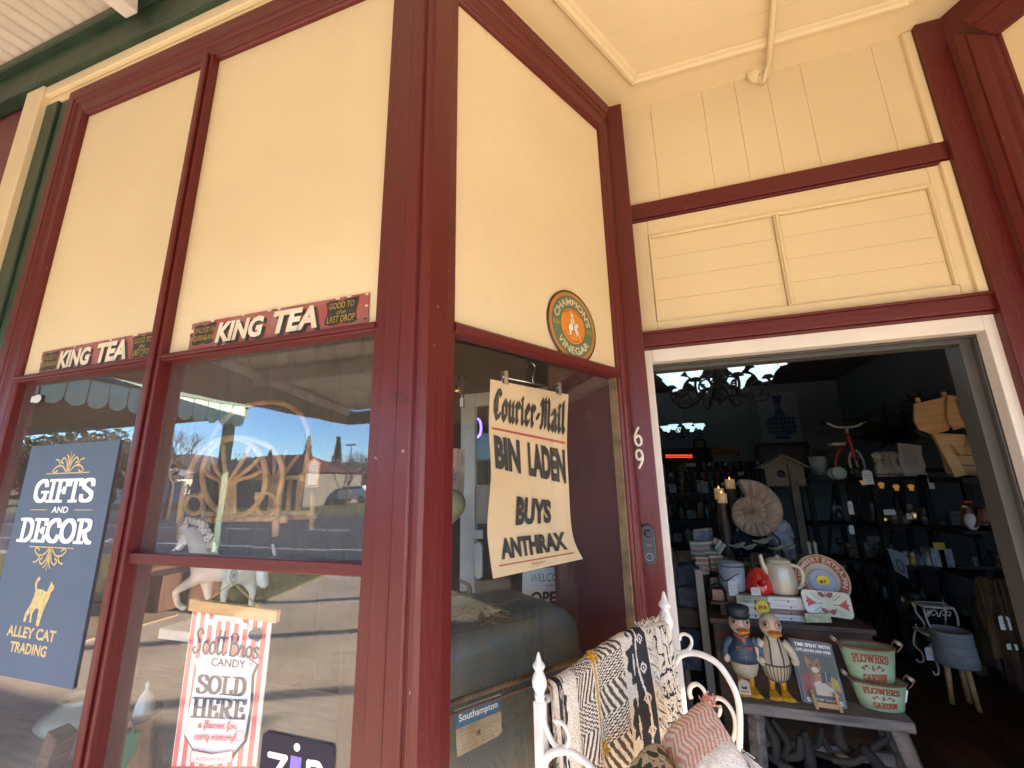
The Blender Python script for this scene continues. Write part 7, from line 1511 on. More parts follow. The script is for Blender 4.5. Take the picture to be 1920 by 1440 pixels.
# cream enamel teapot
p = V((xat(1466, 2.06), 2.06, at(1466, 1110, 2.06).z)); k = mpp(p); CE = pm((.52, .45, .34), .28, var=.06, vs=7, coat=.4); t = thing('cream_teapot', 'tall cream enamel teapot with a long spout and looped handle', 'teapot', p); mb = MB(); mb.lathe(p, [(0, 0), (25 * k, 0), (27 * k, 4 * k), (26 * k, 20 * k), (23 * k, 44 * k), (20 * k, 55 * k), (0, 55 * k)], 30); mb.build('body', t, CE); mb = MB(); mb.lathe(p + UP * 54 * k, [(21 * k, 0), (21.5 * k, 2 * k), (14 * k, 6 * k), (4 * k, 8 * k), (3 * k, 11 * k), (0, 12 * k)], 24); mb.build('lid', t, CE); mb = MB(); mb.tube(spline([p + V((-18 * k, -4 * k, 30 * k)), p + V((-27 * k, -6 * k, 45 * k)), p + V((-30 * k, -7 * k, 66 * k))], 6), [7 * k - i * .33 * k for i in range(13)], 10); mb.build('spout', t, CE); mb = MB(); mb.tube(spline([p + V((17 * k, -12 * k, 50 * k)), p + V((30 * k, -16 * k, 46 * k)), p + V((33 * k, -16 * k, 30 * k)), p + V((28 * k, -14 * k, 14 * k)), p + V((21 * k, -12 * k, 10 * k))], 6), 3 * k, 9, flat=.6); mb.build('handle', t, CE)
# round plate
p = at(1541, 1087, 2.06); k = mpp(p); n_ = V((.0, -1, .28)).normalized(); t = thing('round_plate', 'round red rimmed cheese plate standing upright behind the moth tray', 'plate', p); mb = MB(); mb.lathe(p, [(0, -.004), (44 * k, .006), (44 * k, .010), (26 * k, .002), (0, .001)], 44, n_); PLC = pm((.42, .38, .26), .3, coat=.3); mb.build('dish', t, PLC); f = plane_face(p + n_ * .0105, EX, EX.cross(n_) * -1 if EX.cross(n_).z < 0 else EX.cross(n_), n_); m = MB()
f.ring(m, 0, 0, 29 * k, 41 * k, pm((.28, .035, .025), .4), 44); f.ring(m, 0, 0, 41 * k, 42.5 * k, pm((.45, .32, .1), .4), 44); f.poly(m, ellipse2(0, -3 * k, 23 * k, 22 * k, 32), pm((.30, .34, .42), .4)); f.ring(m, 0, -3 * k, 20 * k, 21 * k, pm((.12, .16, .28), .4), 32); m.build('painted_rings', t); m = MB(); f.k = 8
def aw(txt, r, a0, a1, h, mat): f.text(m, txt, radians(a0) * r, 0, radians(a1) * r, h, mat, .015, 0, arc_warp(0, 0, r))
aw('CAMEMBERT EXTRA-FIN', 31 * k, -112, 112, 8 * k, pm((.60, .50, .36), .4)); m.build('lettering', t)
q = p + n_ * .013 - UP * 3 * k; starsticker(q - EY * .004, k * .9, '$7', 'yellow starburst price sticker in the middle of the round plate')
# moth tray
c = [at(x, y, Y) for x, y, Y in ((1512, 1149, 1.915), (1604, 1163, 1.915), (1592, 1112, 1.94), (1499, 1104, 1.94))]; nn = (c[1] - c[0]).cross(c[3] - c[0]).normalized(); nn = -nn if nn.y > 0 else nn; t = thing('moth_tray', 'cream tray printed with moths and red flowers leaning on the chest', 'tray', c[0]); f = quad_face(*c, w=2, hh=1.05, nrm=nn); mb = MB(); mb.slab([f.fn(x, y, .002) for x, y in rrect(0, 0, 2, 1.05, .22, 6)], nn, .008); mb.build('tray', t, pm((.50, .48, .36), .35, coat=.3), bevel=.002); m = MB(); f.k = 80; RF = pm((.38, .05, .04), .5); MO = pm((.16, .05, .035), .5); GL = pm((.10, .12, .07), .5)
for s in (-1, 1):
    X = 1 + s * .62; f.poly(m, [(1 + s * .42, .50), (1 + s * .62, .62), (1 + s * .85, .80), (1 + s * .80, .62), (1 + s * .90, .55), (1 + s * .82, .45), (1 + s * .85, .30), (1 + s * .66, .40)], RF); f.pen(m, [(1 + s * .42, .5), (1 + s * .22, .5)], .03, MO)
    for sy in (-1, 1): f.pen(m, [(1 + s * .28, .52 + sy * .14), (1 + s * .60, .52 + sy * .38)], .028, GL); f.pen(m, [(1 + s * .22, .52 + sy * .2), (1 + s * .45, .52 + sy * .42)], .02, GL)
for sy in (-1, 1):
    y0 = .525 + sy * .34
    for s in (-1, 1): f.poly(m, [(1, y0), (1 + s * .12, y0 + .12), (1 + s * .32, y0 + .14), (1 + s * .28, y0 - .02), (1 + s * .14, y0 - .12)], MO)
    f.pen(m, [(1, y0 - .12), (1, y0 + .12)], .04, RF)
star(f, m, .05, .10, 5, MO); m.build('printed_moths', t)
a = at(1534, 1158, 1.895); q = mpp(a); mb = MB(); f = plane_face(a, EX, UP, (0, -1, 0)); mb.slab([f.fn(x * q, y * q, 0) for x, y in ((-21, -10), (21, -7), (20, 8), (-21, 6))], (0, -1, 0), .003); tag(mb.build('butterfly_card', mat=pm((.38, .40, .27), .7, var=.2, vs=40), origin=a), 'small pale green card leaning against the moth tray', 'card')
# ------------------------------------------------------------------ ammonite, candles, birds, small books on the upper box
YA = 2.45; c = at(1410, 961, YA); k = mpp(c); AM = pm((.28, .20, .155), .75, var=.12, vs=10, bump=.25, bs=40, name='terracotta_stone'); t = thing('ammonite', 'large pinkish ribbed ammonite shell standing on a wire stand', 'ammonite', c); mb = MB(); NT = 620; NR = 10; vs = []; fs = []
b_ = .118
def rad(a): return 62.0 * math.exp(b_ * (a - 2 * pi * 2.7))
A1 = 2 * pi * 2.7
for sg in (-1, 1):
    o = len(mb.v); mb.smooth = True; P = []
    for i in range(NT + 1):
        a = A1 * i / NT; ro = rad(a); ri = rad(a - 2 * pi) if a > 2 * pi else 0; rib = (.62 + .62 * abs(sin(a * 9)))
        for j in range(NR + 1):
            s = j / NR; r = ri + (ro - ri) * s; hgt = (sin(pi * (s * .92 + .04))) ** .6 * (ro - ri) * .42 * rib; th = radians(104) - (A1 - a)
            P.append(c + EX * cos(th) * r * k + UP * sin(th) * r * k + EY * sg * hgt * k)
    mb.add(P, [((i * (NR + 1) + j), (i * (NR + 1) + j + 1), ((i + 1) * (NR + 1) + j + 1), ((i + 1) * (NR + 1) + j)) for i in range(NT) for j in range(NR)])
mb.smooth = False; mb.build('shell', t, AM)
mb = MB()
for s in (-1, 1): mb.tube([c + V((s * 26 * k, -.03, -34 * k)), c + V((s * 36 * k, -.03, -46 * k)), V((c.x + s * 38 * k, YA - .02, zu))], 1.6 * k, 6)
mb.tube([c + V((-37 * k, -.02, -58 * k)), c + V((37 * k, -.02, -58 * k))], 1.4 * k, 6); mb.build('wire_stand', t, BLACK)
CAN = pm((.62, .46, .26), .6, var=.1, emit=(1.0, .5, .15), es=.012, name='wax')
for i, (x, yb, h, lab) in enumerate(((1350, 936, 20, 'cream candle lit on the left pedestal, behind the shorter one'), (1355, 943, 18, 'shorter cream candle in front on the left pedestal'), (1370, 916, 17, 'cream candle on the taller pedestal behind'))):
    p = at(x, yb, 2.62 - .04 * (i == 1) + .1 * (i == 2)); k = mpp(p); t = thing('candle', lab, 'candle', p, 'flickering cream candles'); mb = MB(); mb.lathe(p, [(0, 0), (8.5 * k, 0), (8.5 * k, h * k), (7 * k, h * k), (6 * k, h * k - 3 * k), (0, h * k - 3 * k)], 18); mb.build('wax', t, CAN); mb = MB(); mb.lathe(p + UP * (h - 2) * k, [(0, 0), (1.6 * k, 2 * k), (0, 7 * k)], 8); mb.build('flame', t, pm((1, .6, .2), .5, var=0, emit=(1, .45, .1), es=.3)); 
    mb = MB(); mb.lathe(V((p.x, p.y, zu)), [(0, 0), (10 * k, 0), (9 * k, 4 * k), (6 * k, 8 * k), (8 * k, (p.z - zu) * .5), (6 * k, p.z - zu - 6 * k), (10 * k, p.z - zu), (0, p.z - zu)], 16); mb.build('pedestal', t, pm((.09, .05, .035), .6, var=.2))
BRD = pm((.20, .18, .13), .6, var=.2, vs=30)
for i, (x, y, s) in enumerate(((1384, 1025, 1), (1405, 1028, 1), (1432, 1017, 1.2), (1457, 1030, .9), (1480, 1030, .9))):
    c = at(x, y, 2.42); k = mpp(c) * s; t = thing('bird_figurine', 'small grey bird figurine on wire legs, number %d from the left in the row' % (i + 1) if False else 'small grey bird figurine on wire legs, ' + ('leftmost of the row under the ammonite', 'second from the left under the ammonite', 'largest, in the middle under the ammonite', 'second from the right, before the grey fossil', 'rightmost of the row beside the teapot lid')[i], 'figurine', (c.x, c.y, zu), 'bird figurines under the ammonite')
    J = {'b': (c.x, c.y, c.z, 5 * k), 't': (c.x - 9 * k, c.y, c.z + 1 * k, 2.2 * k), 't2': (c.x - 17 * k, c.y, c.z + 3 * k, 1 * k), 'n': (c.x + 6 * k, c.y, c.z + 4 * k, 3.6 * k), 'h': (c.x + 9 * k, c.y, c.z + 7 * k, 3.4 * k), 'k': (c.x + 14 * k, c.y, c.z + 7 * k, .7 * k)}
    skin('body', J, [('b', 't'), ('t', 't2'), ('b', 'n'), ('n', 'h'), ('h', 'k')], BRD, t, (c.x, c.y, zu), 1)
    for s_ in (-1, 1): mb = MB(); mb.tube([c + V((s_ * 2 * k, s_ * .006, -3 * k)), V((c.x + s_ * 3 * k, c.y + s_ * .006, zu))], .7 * k, 5); mb.build('leg', t, BLACK)
    mb = MB(); mb.lathe(V((c.x, c.y, zu)), [(0, 0), (8 * k, 0), (8 * k, 1.5 * k), (0, 2 * k)], 12); mb.build('base', t, BLACK)
c = at(1466, 1005, 2.55); k = mpp(c); mb = MB()
for i in range(6): mb.tube([c + V(((9 + 2.6 * i) * k * cos(a) * .8, -.02 * sin(a * 3), (12 + 3.4 * i) * k * sin(a) - 4 * k)) for a in [pi * j / 14 for j in range(15)]], 2.2 * k, 6)
mb.lathe(V((c.x, c.y + .05, zu)), [(0, 0), (22 * k, 0), (20 * k, c.z - zu + 20 * k), (8 * k, c.z - zu + 32 * k), (0, c.z - zu + 32 * k)], 18); tag(mb.build('fossil', mat=pm((.20, .21, .25), .7, var=.25, vs=25, bump=.4, bs=40), origin=(c.x, c.y, zu)), 'grey carved coral block behind the birds at the right of the ammonite', 'carving')
mb = MB(); c = at(1383, 995, 2.6); k = mpp(c); mb.lathe(V((c.x, 2.6, zu)), [(0, 0), (14 * k, 0), (22 * k, 16 * k), (20 * k, 30 * k), (8 * k, 40 * k), (7 * k, 52 * k), (9 * k, 54 * k)], 20); tag(mb.build('blue_bottle', mat=pm((.010, .018, .045), .08, var=.1, coat=.6), origin=(c.x, 2.6, zu)), 'glossy dark blue glass bottle behind the first bird', 'bottle')
for i, x in enumerate((1520, 1531)):
    p = at(x, 1042, 2.9); k = mpp(p); mb = MB(); mb.lathe(p, [(0, 0), (4.5 * k, 0), (3.2 * k, 5 * k), (3 * k, 18 * k), (4 * k, 21 * k), (2 * k, 25 * k), (0, 26 * k)], 12); tag(mb.build('candlestick', mat=pm((.45, .37, .26), .35), origin=p), 'small cream turned candlestick, %s of the pair' % ('left' if i == 0 else 'right'), 'candlestick', 'cream candlestick pair')
# bundles of small books at the left end of the box
rg = random.Random(12); SB = [pm((.36, .30, .23), .7), pm((.26, .20, .15), .7), pm((.42, .38, .32), .7), pm((.30, .12, .10), .7)]
for i, (x, y, n, ang) in enumerate(((1308, 1048, 7, 0), (1332, 1042, 6, 0.1), (1318, 1075, 7, 0), (1345, 1068, 6, .05), (1354, 1030, 5, .9))):
    p = at(x, y, 2.2 if y > 1055 else 2.38); k = mpp(p); u = V((cos(ang), 0, sin(ang))); w = V((-sin(ang), 0, cos(ang))); t = thing('book_bundle', 'tied bundle of little old books, ' + ('leftmost on the upper tier', 'beside the leftmost bundle on the upper tier', 'leftmost on the lower tier', 'under the enamel bucket rim on the lower tier', 'tilted one leaning by the birds')[i], 'books', p, 'tied bundles of little books')
    for j in range(n): mb = MB(); mb.obox(p + w * (j * 4.4 + 2) * k, u * rg.uniform(10.5, 12) * k, EY * .035, w * 1.9 * k); mb.build('book', t, SB[(i + j) % 4])
    mb = MB(); mb.tube([p + u * 1 * k + w * -1 * k - EY * .037, p + u * 1 * k + w * (n * 4.4) * k - EY * .037], .5 * k, 4); mb.build('string', t, pm((.4, .34, .25), .8))
t, f = flat('framed_photo', 'small dark framed photograph among the book bundles', 'picture', [at(1301, 1018, 2.5), at(1334, 1014, 2.5), at(1332, 990, 2.5), at(1300, 994, 2.5)], pm((.13, .15, .19), .6, var=.3, vs=20), .01, frame=pm((.18, .12, .08), .6), fw=.008)
mb = MB(); a, b = at(1300, 1048, 2.4), at(1300, 1100, 2.2); mb.box((a.x - .14, 2.15, FZ), (uf.x - .235, 2.7, at(1308, 1049, 2.38).z)); tag(mb.build('side_table', mat=pm((.15, .10, .065), .6, var=.2), bevel=.005, origin=(a.x, 2.4, FZ)), 'plain brown side table under the little books', 'table')
# small doll chairs with cloth pads
for i, (x, y, s) in enumerate(((1349, 1142, 1.0), (1343, 1112, .8))):
    p = at(x, y, 1.97 + .14 * i); k = mpp(p) * s; t = thing('wire_chair', 'tiny wire doll chair with a pink pad, %s' % ('front one beside the books' if i == 0 else 'one further back beside the enamel bucket'), 'doll chair', p, 'tiny wire doll chairs'); mb = MB(); mb.tube(spline([p + EX * x_ * k + UP * z_ * k for x_, z_ in ((-14, 0), (-14, 24), (-11, 38), (0, 44), (11, 38), (14, 24), (14, 0))], 5), 1.6 * k, 6)
    for s_ in (-1, 1): mb.tube([p + V((s_ * 14 * k, 0, 15 * k)), p + V((s_ * 15 * k, -.05, 13 * k)), p + V((s_ * 16 * k, -.05, 0))], 1.5 * k, 6)
    mb.build('wire_frame', t, BLACK); mb = MB(); mb.slab([p + EX * x_ * k + UP * z_ * k - EY * .004 for x_, z_ in ((-10, 14), (10, 14), (9, 34), (-9, 34))], (0, -1, 0), .012); mb.build('pad', t, pm((.32, .17, .14), .9, var=.1), bevel=.003); mb = MB(); mb.box((p.x - 14 * k, p.y - .05, p.z + 12 * k), (p.x + 14 * k, p.y, p.z + 15 * k)); mb.build('seat', t, pm((.1, .05, .04), .8))
    p.z = zc
# blue patterned fabric and jars at the far left of the doorway
rg = random.Random(4)
for i in range(5):
    p = at(1290, 1075 + i * 38, 2.2); mb = MB(); w = .07; mb.obox(p, EX * w, EY * .09, UP * .055); mb.ball(p + V((0, -.06, .03)), .05, 10, 7, (1.3, .8, .7)); tag(mb.build('folded_cloth', mat=[pm((.022, .03, .055), .9, var=.3, vs=20), pm((.05, .06, .09), .9, var=.3, vs=30), pm((.06, .04, .03), .9)][i % 3], bevel=.01, origin=p), 'folded dark cloth in the shadowed rack inside the door jamb, ' + ('topmost', 'second from top', 'middle', 'second from bottom', 'bottom')[i], 'cloth', 'folded cloths inside the doorway')
mb = MB(); p = at(1290, 1100, 2.3); mb.box((p.x - .12, 2.3, FZ), (p.x + .1, 2.34, p.z + .1)); tag(mb.build('dark_rack', mat=BLACKW, origin=(p.x, 2.3, FZ)), 'narrow dark rack behind the folded cloths', 'rack')
# ------------------------------------------------------------------ right side: wire stand, lamp stool, shelves' goods
YR = 2.75; WI = pm((.40, .38, .34), .5, var=.1, name='aged_white_wire'); o = at(1755, 1265, YR); t = thing('wire_plant_stand', 'white wire plant stand with scrolled apron and curled feet', 'plant stand', o)
def W_(mb, P, r=2.0, dy=0, n=6): mb.tube(spline([at(1280 + x / 3, 960 + y / 3, YR + dy) for x, y in P], n), r * mpp(o) / 1.0, 7)
for P, dy in (([(1300, 510), (1312, 560), (1345, 605), (1362, 640), (1345, 655), (1318, 648), (1310, 630)], 0), ([(1355, 540), (1372, 600), (1395, 660), (1400, 690), (1385, 695), (1370, 685)], -.12), ([(1310, 660), (1300, 740), (1345, 790), (1355, 835), (1330, 845), (1312, 828)], 0), ([(1410, 700), (1395, 790), (1430, 850), (1440, 905), (1420, 915), (1408, 895)], -.12), ([(1525, 545), (1545, 590), (1552, 640)], -.12), ([(1478, 520), (1480, 640)], .1)):
    mb = MB(); W_(mb, P, 1.6, dy); mb.build('leg', t, WI)
for y_, nm in ((0, 'top_shelf'), (150, 'lower_shelf')):
    q = [at(1280 + x / 3, 960 + (y + y_) / 3, YR + d) for x, y, d in ((1295, 505, .0), (1360, 540, -.12), (1525, 545, -.12), (1470, 505, .0))]; zz = sum(p.z for p in q) / 4; mb = MB(); q = [V((p.x, p.y, zz)) for p in q]; mb.tube(q, .006, 7, closed=True)
    for i in range(9): s = (i + .5) / 9; mb.tube([q[0].lerp(q[3], s), q[1].lerp(q[2], s)], .003, 5)
    mb.build(nm, t, WI)
mb = MB()
for s in (-1, 1): W_(mb, [(1440 + s * 4, 590), (1440 + s * 14, 560), (1440 + s * 34, 552), (1440 + s * 44, 568), (1440 + s * 32, 582), (1440 + s * 20, 574)], .9, -.125); W_(mb, [(1440 + s * 50, 560), (1440 + s * 66, 566), (1440 + s * 60, 586), (1440 + s * 50, 576)], .9, -.125)
W_(mb, [(1375, 548), (1385, 575), (1395, 560), (1388, 550)], .9, -.125); mb.build('scrollwork', t, WI)
c = at(1795, 1245, 2.6); k = mpp(c) * .84; GRS = pm((.17, .172, .178), .75, var=.14, vs=9, bump=.3, bs=20); t = thing('lamp_stool', 'round grey drum stool on pale wooden legs beside the wire stand', 'stool', (c.x, c.y, FZ)); mb = MB(); mb.lathe(c, [(0, 0), (37 * k, 0), (38 * k, 3 * k), (36 * k, 68 * k), (34 * k, 70 * k), (33 * k, 68 * k), (33 * k, 60 * k), (0, 58 * k)], 28)
mb.build('drum', t, GRS); mb = MB()
for i in range(4): z = c.z + (10 + i * 17) * k; mb.tube([V((c.x + 37.6 * k * cos(a), c.y + 37.6 * k * sin(a), z)) for a in [2 * pi * j / 28 for j in range(28)]], .5 * k, 4, closed=True)
mb.build('seam', t, pm((.10, .10, .11), .8))
for i in range(3): a = 2 * pi * i / 3 - 1.2; mb = MB(); mb.tube([c + V((18 * k * cos(a), 18 * k * sin(a), 0)), V((c.x + 24 * k * cos(a), c.y + 24 * k * sin(a), max(FZ, c.z - .22)))], [6 * k, 4.5 * k], 10); mb.build('leg', t, PINE)
a = at(1742, 1226, YR - .1); ptag(1743, 1226, YR - .13, 6, 11, 'dark cream tag tied to the lower shelf of the wire stand')
# poster pinned on the shelf upright
t, f = flat('owl_leaflet', 'pale leaflet with a dark wreath drawing hanging from the black shelf', 'leaflet', [at(1678, 1070, YS - .06), at(1704, 1085, YS - .06), at(1695, 1038, YS - .06), at(1664, 1028, YS - .06)], pm((.19, .19, .22), .8), .003); m = MB(); f.ring(m, .55, .38, .16, .30, pm((.06, .07, .10), .8), 20); f.text(m, 'HANDCRAFTED', .12, .80, .92, .90, pm((.06, .07, .10), .8), .02); m.build('drawing', t)
# china figures, boxes and trinkets on the shelves
FIG = [pm(c, .4, var=.1) for c in ((.34, .20, .05), (.14, .16, .07), (.36, .34, .30), (.22, .06, .05), (.10, .13, .20), (.30, .26, .22))]
rg = random.Random(17)
LBL = ['ochre', 'olive green', 'white', 'dark red', 'slate blue', 'cream']
k = mpp((2.2, YS, 1.2))
for i in range(12):
    x = 1664 + i * 7.5; p = V((at(x, 1040, YS + .03 + .05 * (i % 2)).x, YS + .03 + .05 * (i % 2), BSZ[2])); h = rg.uniform(14, 26); ci = (i * 5) % 6; t = thing('china_figure', 'small %s china animal figure, %s in the row on the third black shelf' % (LBL[ci], 'back' if i % 2 else 'front'), 'figurine', p, 'china figures on the third black shelf')
    mb = MB(); mb.lathe(p, [(0, 0), (5.5 * k, 0), (6 * k, h * .3 * k), (4.5 * k, h * .6 * k), (0, h * .7 * k)], 12); mb.build('body', t, FIG[ci]); mb = MB(); mb.ball(p + V((1 * k, -2 * k, h * .8 * k)), 3.8 * k, 10, 7); mb.build('head', t, FIG[(ci + (i % 3 == 0) * 2) % 6]); mb = MB()
    for s in (-1, 1): mb.ball(p + V(((1 + s * 2.6) * k, -1 * k, (h * .8 + 4) * k)), 1.4 * k, 6, 4)
    mb.build('ears', t, FIG[ci])
p = V((at(1772, 1050, YS).x, YS, BSZ[2])); mb = MB(); mb.box((p.x - 20 * k, YS - .02, p.z), (p.x + 10 * k, YS + .12, p.z + 30 * k)); tag(mb.build('patterned_box', mat=pm((.12, .12, .18), .7, var=0, vs=60, col2=(.34, .33, .33)), origin=p), 'speckled grey and white gift box at the end of the china figures', 'box')
p2 = at(1761, 1024, YS - .03); mb = MB(); mb.obox(p2, EX * 8 * k, EY * .002, UP * 6 * k); tag(mb.build('yellow_ticket', mat=pm((.45, .30, .02), .6), origin=p2), 'yellow price ticket on the speckled gift box', 'price tag')
for i in range(10):
    row = (1, 3)[i % 2]; x = 1664 + (i // 2) * 19; p = V((at(x, 1000, YS + .06).x, YS + .06, BSZ[row])); h = rg.uniform(16, 34); ci = (i * 2 + 1) % 6; mb = MB(); pr = rg.choice([[(0, 0), (7, 0), (10, .4), (4, .8), (5, 1)], [(0, 0), (9, 0), (9, .6), (3, .75), (3, 1)], [(0, 0), (5, 0), (8, .5), (8, .9), (6, 1)]]); mb.lathe(p, [(a * k, b * h * k if b else 0) for a, b in pr] + [(0, h * k)], 14)
    tag(mb.build('trinket_jar', mat=pm((.07, .055, .045), .3, var=.3, vs=10) if i % 3 else GOLD, origin=p), ('dark pottery jar' if i % 3 else 'brassy jar') + ' on the %s black shelf, %s from the left' % ('second' if row == 1 else 'fourth', ('first', 'second', 'third', 'fourth', 'fifth')[i // 2]), 'jar', 'jars on the black shelves')
for i, (x, y) in enumerate(((1618, 902), (1652, 908), (1680, 912), (1708, 912))):
    p = at(x, y, YS + .25); mb = MB(); mb.ball(p, .022, 10, 7, (1.2, .6, .9)); mb.lathe(p - UP * .035, [(0, 0), (.02, 0), (.012, .012), (.02, .02)], 10); tag(mb.build('amber_lamp', mat=pm((.5, .25, .06), .4, var=.2, emit=(1.0, .48, .12), es=.02), origin=p), 'small amber glass lamp glowing under the top shelf, ' + ('leftmost', 'second from left', 'third from left', 'rightmost')[i], 'lamp', 'amber lamps under the top shelf')
for i, (x, y, w, h) in enumerate(((1627, 895, 8, 13), (1746, 906, 4, 10), (1595, 952, 4, 12), (1668, 960, 9, 5), (1705, 968, 4, 5), (1597, 993, 4, 8), (1884, 1168, 8, 12), (1898, 1213, 8, 5))): ptag(x, y, YS - .15 if x < 1860 else 2.4, w, h, 'pale price tag ' + ('hanging beside the tricycle wheel', 'below the white plaque', 'tilted, under the tricycle', 'beside the blue china', 'small square one on the second shelf', 'left of the grey baskets', 'on the ochre coats at the right', 'lower one on the ochre coats')[i])
# baskets, hen, gnome, coats
for i, (x, y, r) in enumerate(((1615, 1030, 22), (1640, 1015, 14))):
    p = at(x, y, YS + .4); q = mpp(p); mb = MB(); 
    for j in range(8): mb.tube([p + V((r * q * cos(a) * (.7 + .3 * sin(pi * j / 7)), r * q * .6 * sin(a) * (.7 + .3 * sin(pi * j / 7)), (j - 4) * r * q * .2)) for a in [2 * pi * s / 20 for s in range(20)]], r * q * .11, 5, closed=True)
    mb.ball(p, r * q * .8, 12, 8, (.9, .5, .8)); tag(mb.build('grey_basket', mat=pm((.13, .12, .115), .8, var=.2, vs=30), origin=p), 'grey woven basket in the shadows, %s' % ('larger one' if i == 0 else 'smaller one behind'), 'basket', 'grey baskets on the shelf')
c = at(1835, 975, 2.7); k = mpp(c); J = {'b': (c.x, c.y, c.z, 17 * k), 'w': (c.x - 14 * k, c.y - .01, c.z + 4 * k, 13 * k), 'n': (c.x - 16 * k, c.y - .02, c.z + 16 * k, 7 * k), 'h': (c.x - 14 * k, c.y - .03, c.z + 26 * k, 6 * k), 't': (c.x + 20 * k, c.y, c.z + 14 * k, 7 * k)}
t = thing('hen_figurine', 'brown hen figurine with a white breast on the right hand shelf', 'figurine', c); skin('body', J, [('b', 'w'), ('w', 'n'), ('n', 'h'), ('b', 't')], pm((.10, .03, .02), .6, var=.3, vs=12), t, c, 2); mb = MB(); mb.ball(c + V((-16 * k, -.03, -2 * k)), 13 * k, 14, 9, (.8, .7, 1.25)); mb.build('breast', t, pm((.34, .33, .33), .6)); mb = MB()
for i in range(3): mb.ball(c + V(((-18 + i * 4) * k, -.03, 33 * k)), 3 * k, 8, 5)
mb.build('comb', t, pm((.22, .015, .012), .5)); mb = MB(); mb.obox(c + V((-22 * k, -.035, 25 * k)), EX * 4 * k, EY * 2 * k, UP * 1.5 * k); mb.build('beak', t, pm((.35, .2, .03), .5)); mb = MB(); mb.box((c.x - 45 * k, c.y - .12, c.z - 22 * k), (c.x + 110 * k, c.y + .25, c.z - 17 * k)); tag(mb.build('dark_ledge', mat=BLACKW, origin=(c.x, c.y, c.z - 20 * k)), 'black ledge under the hen and the gnome', 'ledge')
c = at(1876, 978, 2.66); k = mpp(c); t = thing('gnome_figurine', 'small garden gnome in a red cap beside the hen', 'figurine', c); mb = MB(); mb.lathe(c - UP * 14 * k, [(0, 0), (14 * k, 0), (17 * k, 12 * k), (11 * k, 26 * k), (0, 28 * k)], 16); mb.build('coat', t, pm((.03, .05, .09), .6)); mb = MB(); mb.ball(c + UP * 20 * k, 11 * k, 14, 9); mb.ball(c + V((0, -11 * k, 19 * k)), 3.2 * k, 8, 6); mb.build('head', t, pm((.40, .22, .13), .6)); mb = MB(); mb.lathe(c + UP * 23 * k, [(12 * k, 0), (11 * k, 6 * k), (6 * k, 22 * k), (0, 34 * k)], 16); mb.build('cap', t, pm((.24, .012, .035), .6)); mb = MB(); mb.ball(c + V((0, -8 * k, 9 * k)), 9 * k, 12, 8, (1, .6, 1.1)); mb.build('beard', t, pm((.36, .22, .12), .8))
for i, (x, y, w, h, col) in enumerate(((1880, 1160, 26, 70, (.055, .030, .008)), (1905, 1190, 22, 90, (.035, .016, .008)), (1862, 1185, 16, 60, (.03, .025, .012)), (1906, 1120, 20, 30, (.12, .015, .025)))):
    p = at(x, y, 2.45 + .06 * i); q = mpp(p); mb = MB(); mb.grid(lambda u, v: p + V(((u - .5) * 2 * w * q * (1 - .3 * v), .05 * sin(u * 11 + i + 2 * v) + .02 * sin(u * 27 + 3 * v), (v - .5) * 2 * h * q)), 24, 6); mb.grid(lambda u, v: p + V(((.5 - u) * 2 * w * q * (1 - .3 * v), .04 + .05 * sin(u * 11 + i + 2 * v) + .02 * sin(u * 27 + 3 * v), (v - .5) * 2 * h * q)), 24, 6); tag(mb.build('hanging_garment', mat=pm(col, .9, var=.3, vs=9), origin=p), ('ochre coat hanging at the right inside the door', 'brown coat behind the ochre one', 'dark olive garment left of the coats', 'crimson scarf above the brown coat')[i], 'garment', 'garments hanging inside the door')
a = at(1870, 1075, 2.4); mb = MB(); mb.tube([(a.x - .1, 2.55, a.z), (3.6, 2.55, a.z)], .012, 8); tag(mb.build('clothes_rail', mat=BLACK, origin=a), 'black rail holding the garments', 'rail')
t = MB(); t.mat(pm((.5, .5, .5), .5)); a = at(1828, 665, 1.25); q = mpp(a); t.obox(a, EX * 5 * q, EY * .02, UP * 17 * q); tag(t.build('door_sensor', bevel=.004, origin=a), 'small white sensor box high inside the door jamb', 'sensor')

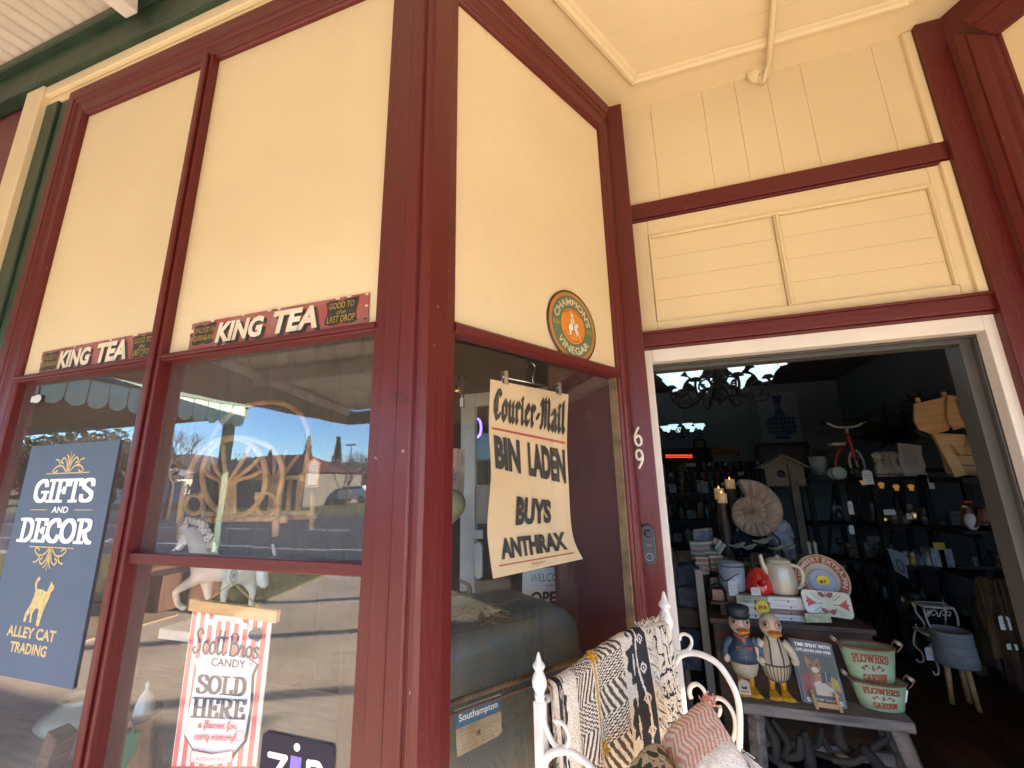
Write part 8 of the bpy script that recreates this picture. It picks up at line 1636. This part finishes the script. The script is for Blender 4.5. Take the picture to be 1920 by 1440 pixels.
# crowded small goods on the shelves and below
rg = random.Random(77); TRK = [(pm(c, r_, var=.25, vs=14), n_) for c, r_, n_ in (((.05, .04, .03), .5, 'dark brown'), ((.09, .085, .08), .4, 'grey'), ((.10, .055, .02), .5, 'rust brown'), ((.03, .045, .07), .4, 'navy'), ((.14, .12, .09), .6, 'stone coloured'), ((.03, .045, .025), .5, 'dark green'))]
PRF = [[(0, 0), (6, 0), (9, .35), (5, .75), (6, .9), (4, 1), (0, 1)], [(0, 0), (8, 0), (8, .8), (6, .9), (3, 1), (0, 1)], [(0, 0), (5, 0), (2, .3), (2, .5), (7, .7), (8, 1), (0, .95)], [(0, 0), (7, 0), (7.5, .5), (5, .8), (2, 1), (0, 1)]]
def trinkets(x0, x1, Y, zs_, n, where):
    k = mpp((2.0, Y, 1.2))
    for i in range(n):
        z = zs_[i % len(zs_)]; a = rg.uniform(x0, x1); m_, cn = TRK[rg.randrange(6)]; h = rg.uniform(12, 34); p = V((at(a, 1000, Y).x, Y + rg.uniform(-.02, .2), z)); mb = MB()
        if rg.random() < .35: mb.box((p.x - rg.uniform(5, 10) * k, p.y - .03, z), (p.x + rg.uniform(5, 10) * k, p.y + .03, z + h * k * .8))
        else: mb.lathe(p, [(q * k * .9, s * h * k) for q, s in rg.choice(PRF)], 12)
        tag(mb.build('trinket', mat=m_, origin=p), 'small %s trinket in the crowded dark shelves %s' % (cn, where), 'trinket', '%s trinkets %s' % (cn, where))
trinkets(1580, 1640, YS + .35, BSZ, 22, 'under the tricycle'); trinkets(1655, 1750, YS + .15, BSZ[1:], 34, 'below the busts'); trinkets(1775, 1890, YS - .15, BSZ[1:], 30, 'near the right wall')
trinkets(1260, 1335, 4.2, [at(1300, y, 4.2).z for y in (925, 975, 1020)], 18, 'left of the candles')
for y in (925, 975, 1020):
    a, b = at(1250, y, 4.2), at(1340, y, 4.2); mb = MB(); mb.box((a.x, 4.15, a.z - .03), (b.x, 4.45, a.z)); tag(mb.build('wall_shelf', mat=BLACKW, origin=a), 'dark plank shelf left of the candles, ' + {925: 'topmost', 975: 'middle', 1020: 'lowest'}[y], 'shelf', 'dark plank shelves left of the candles')
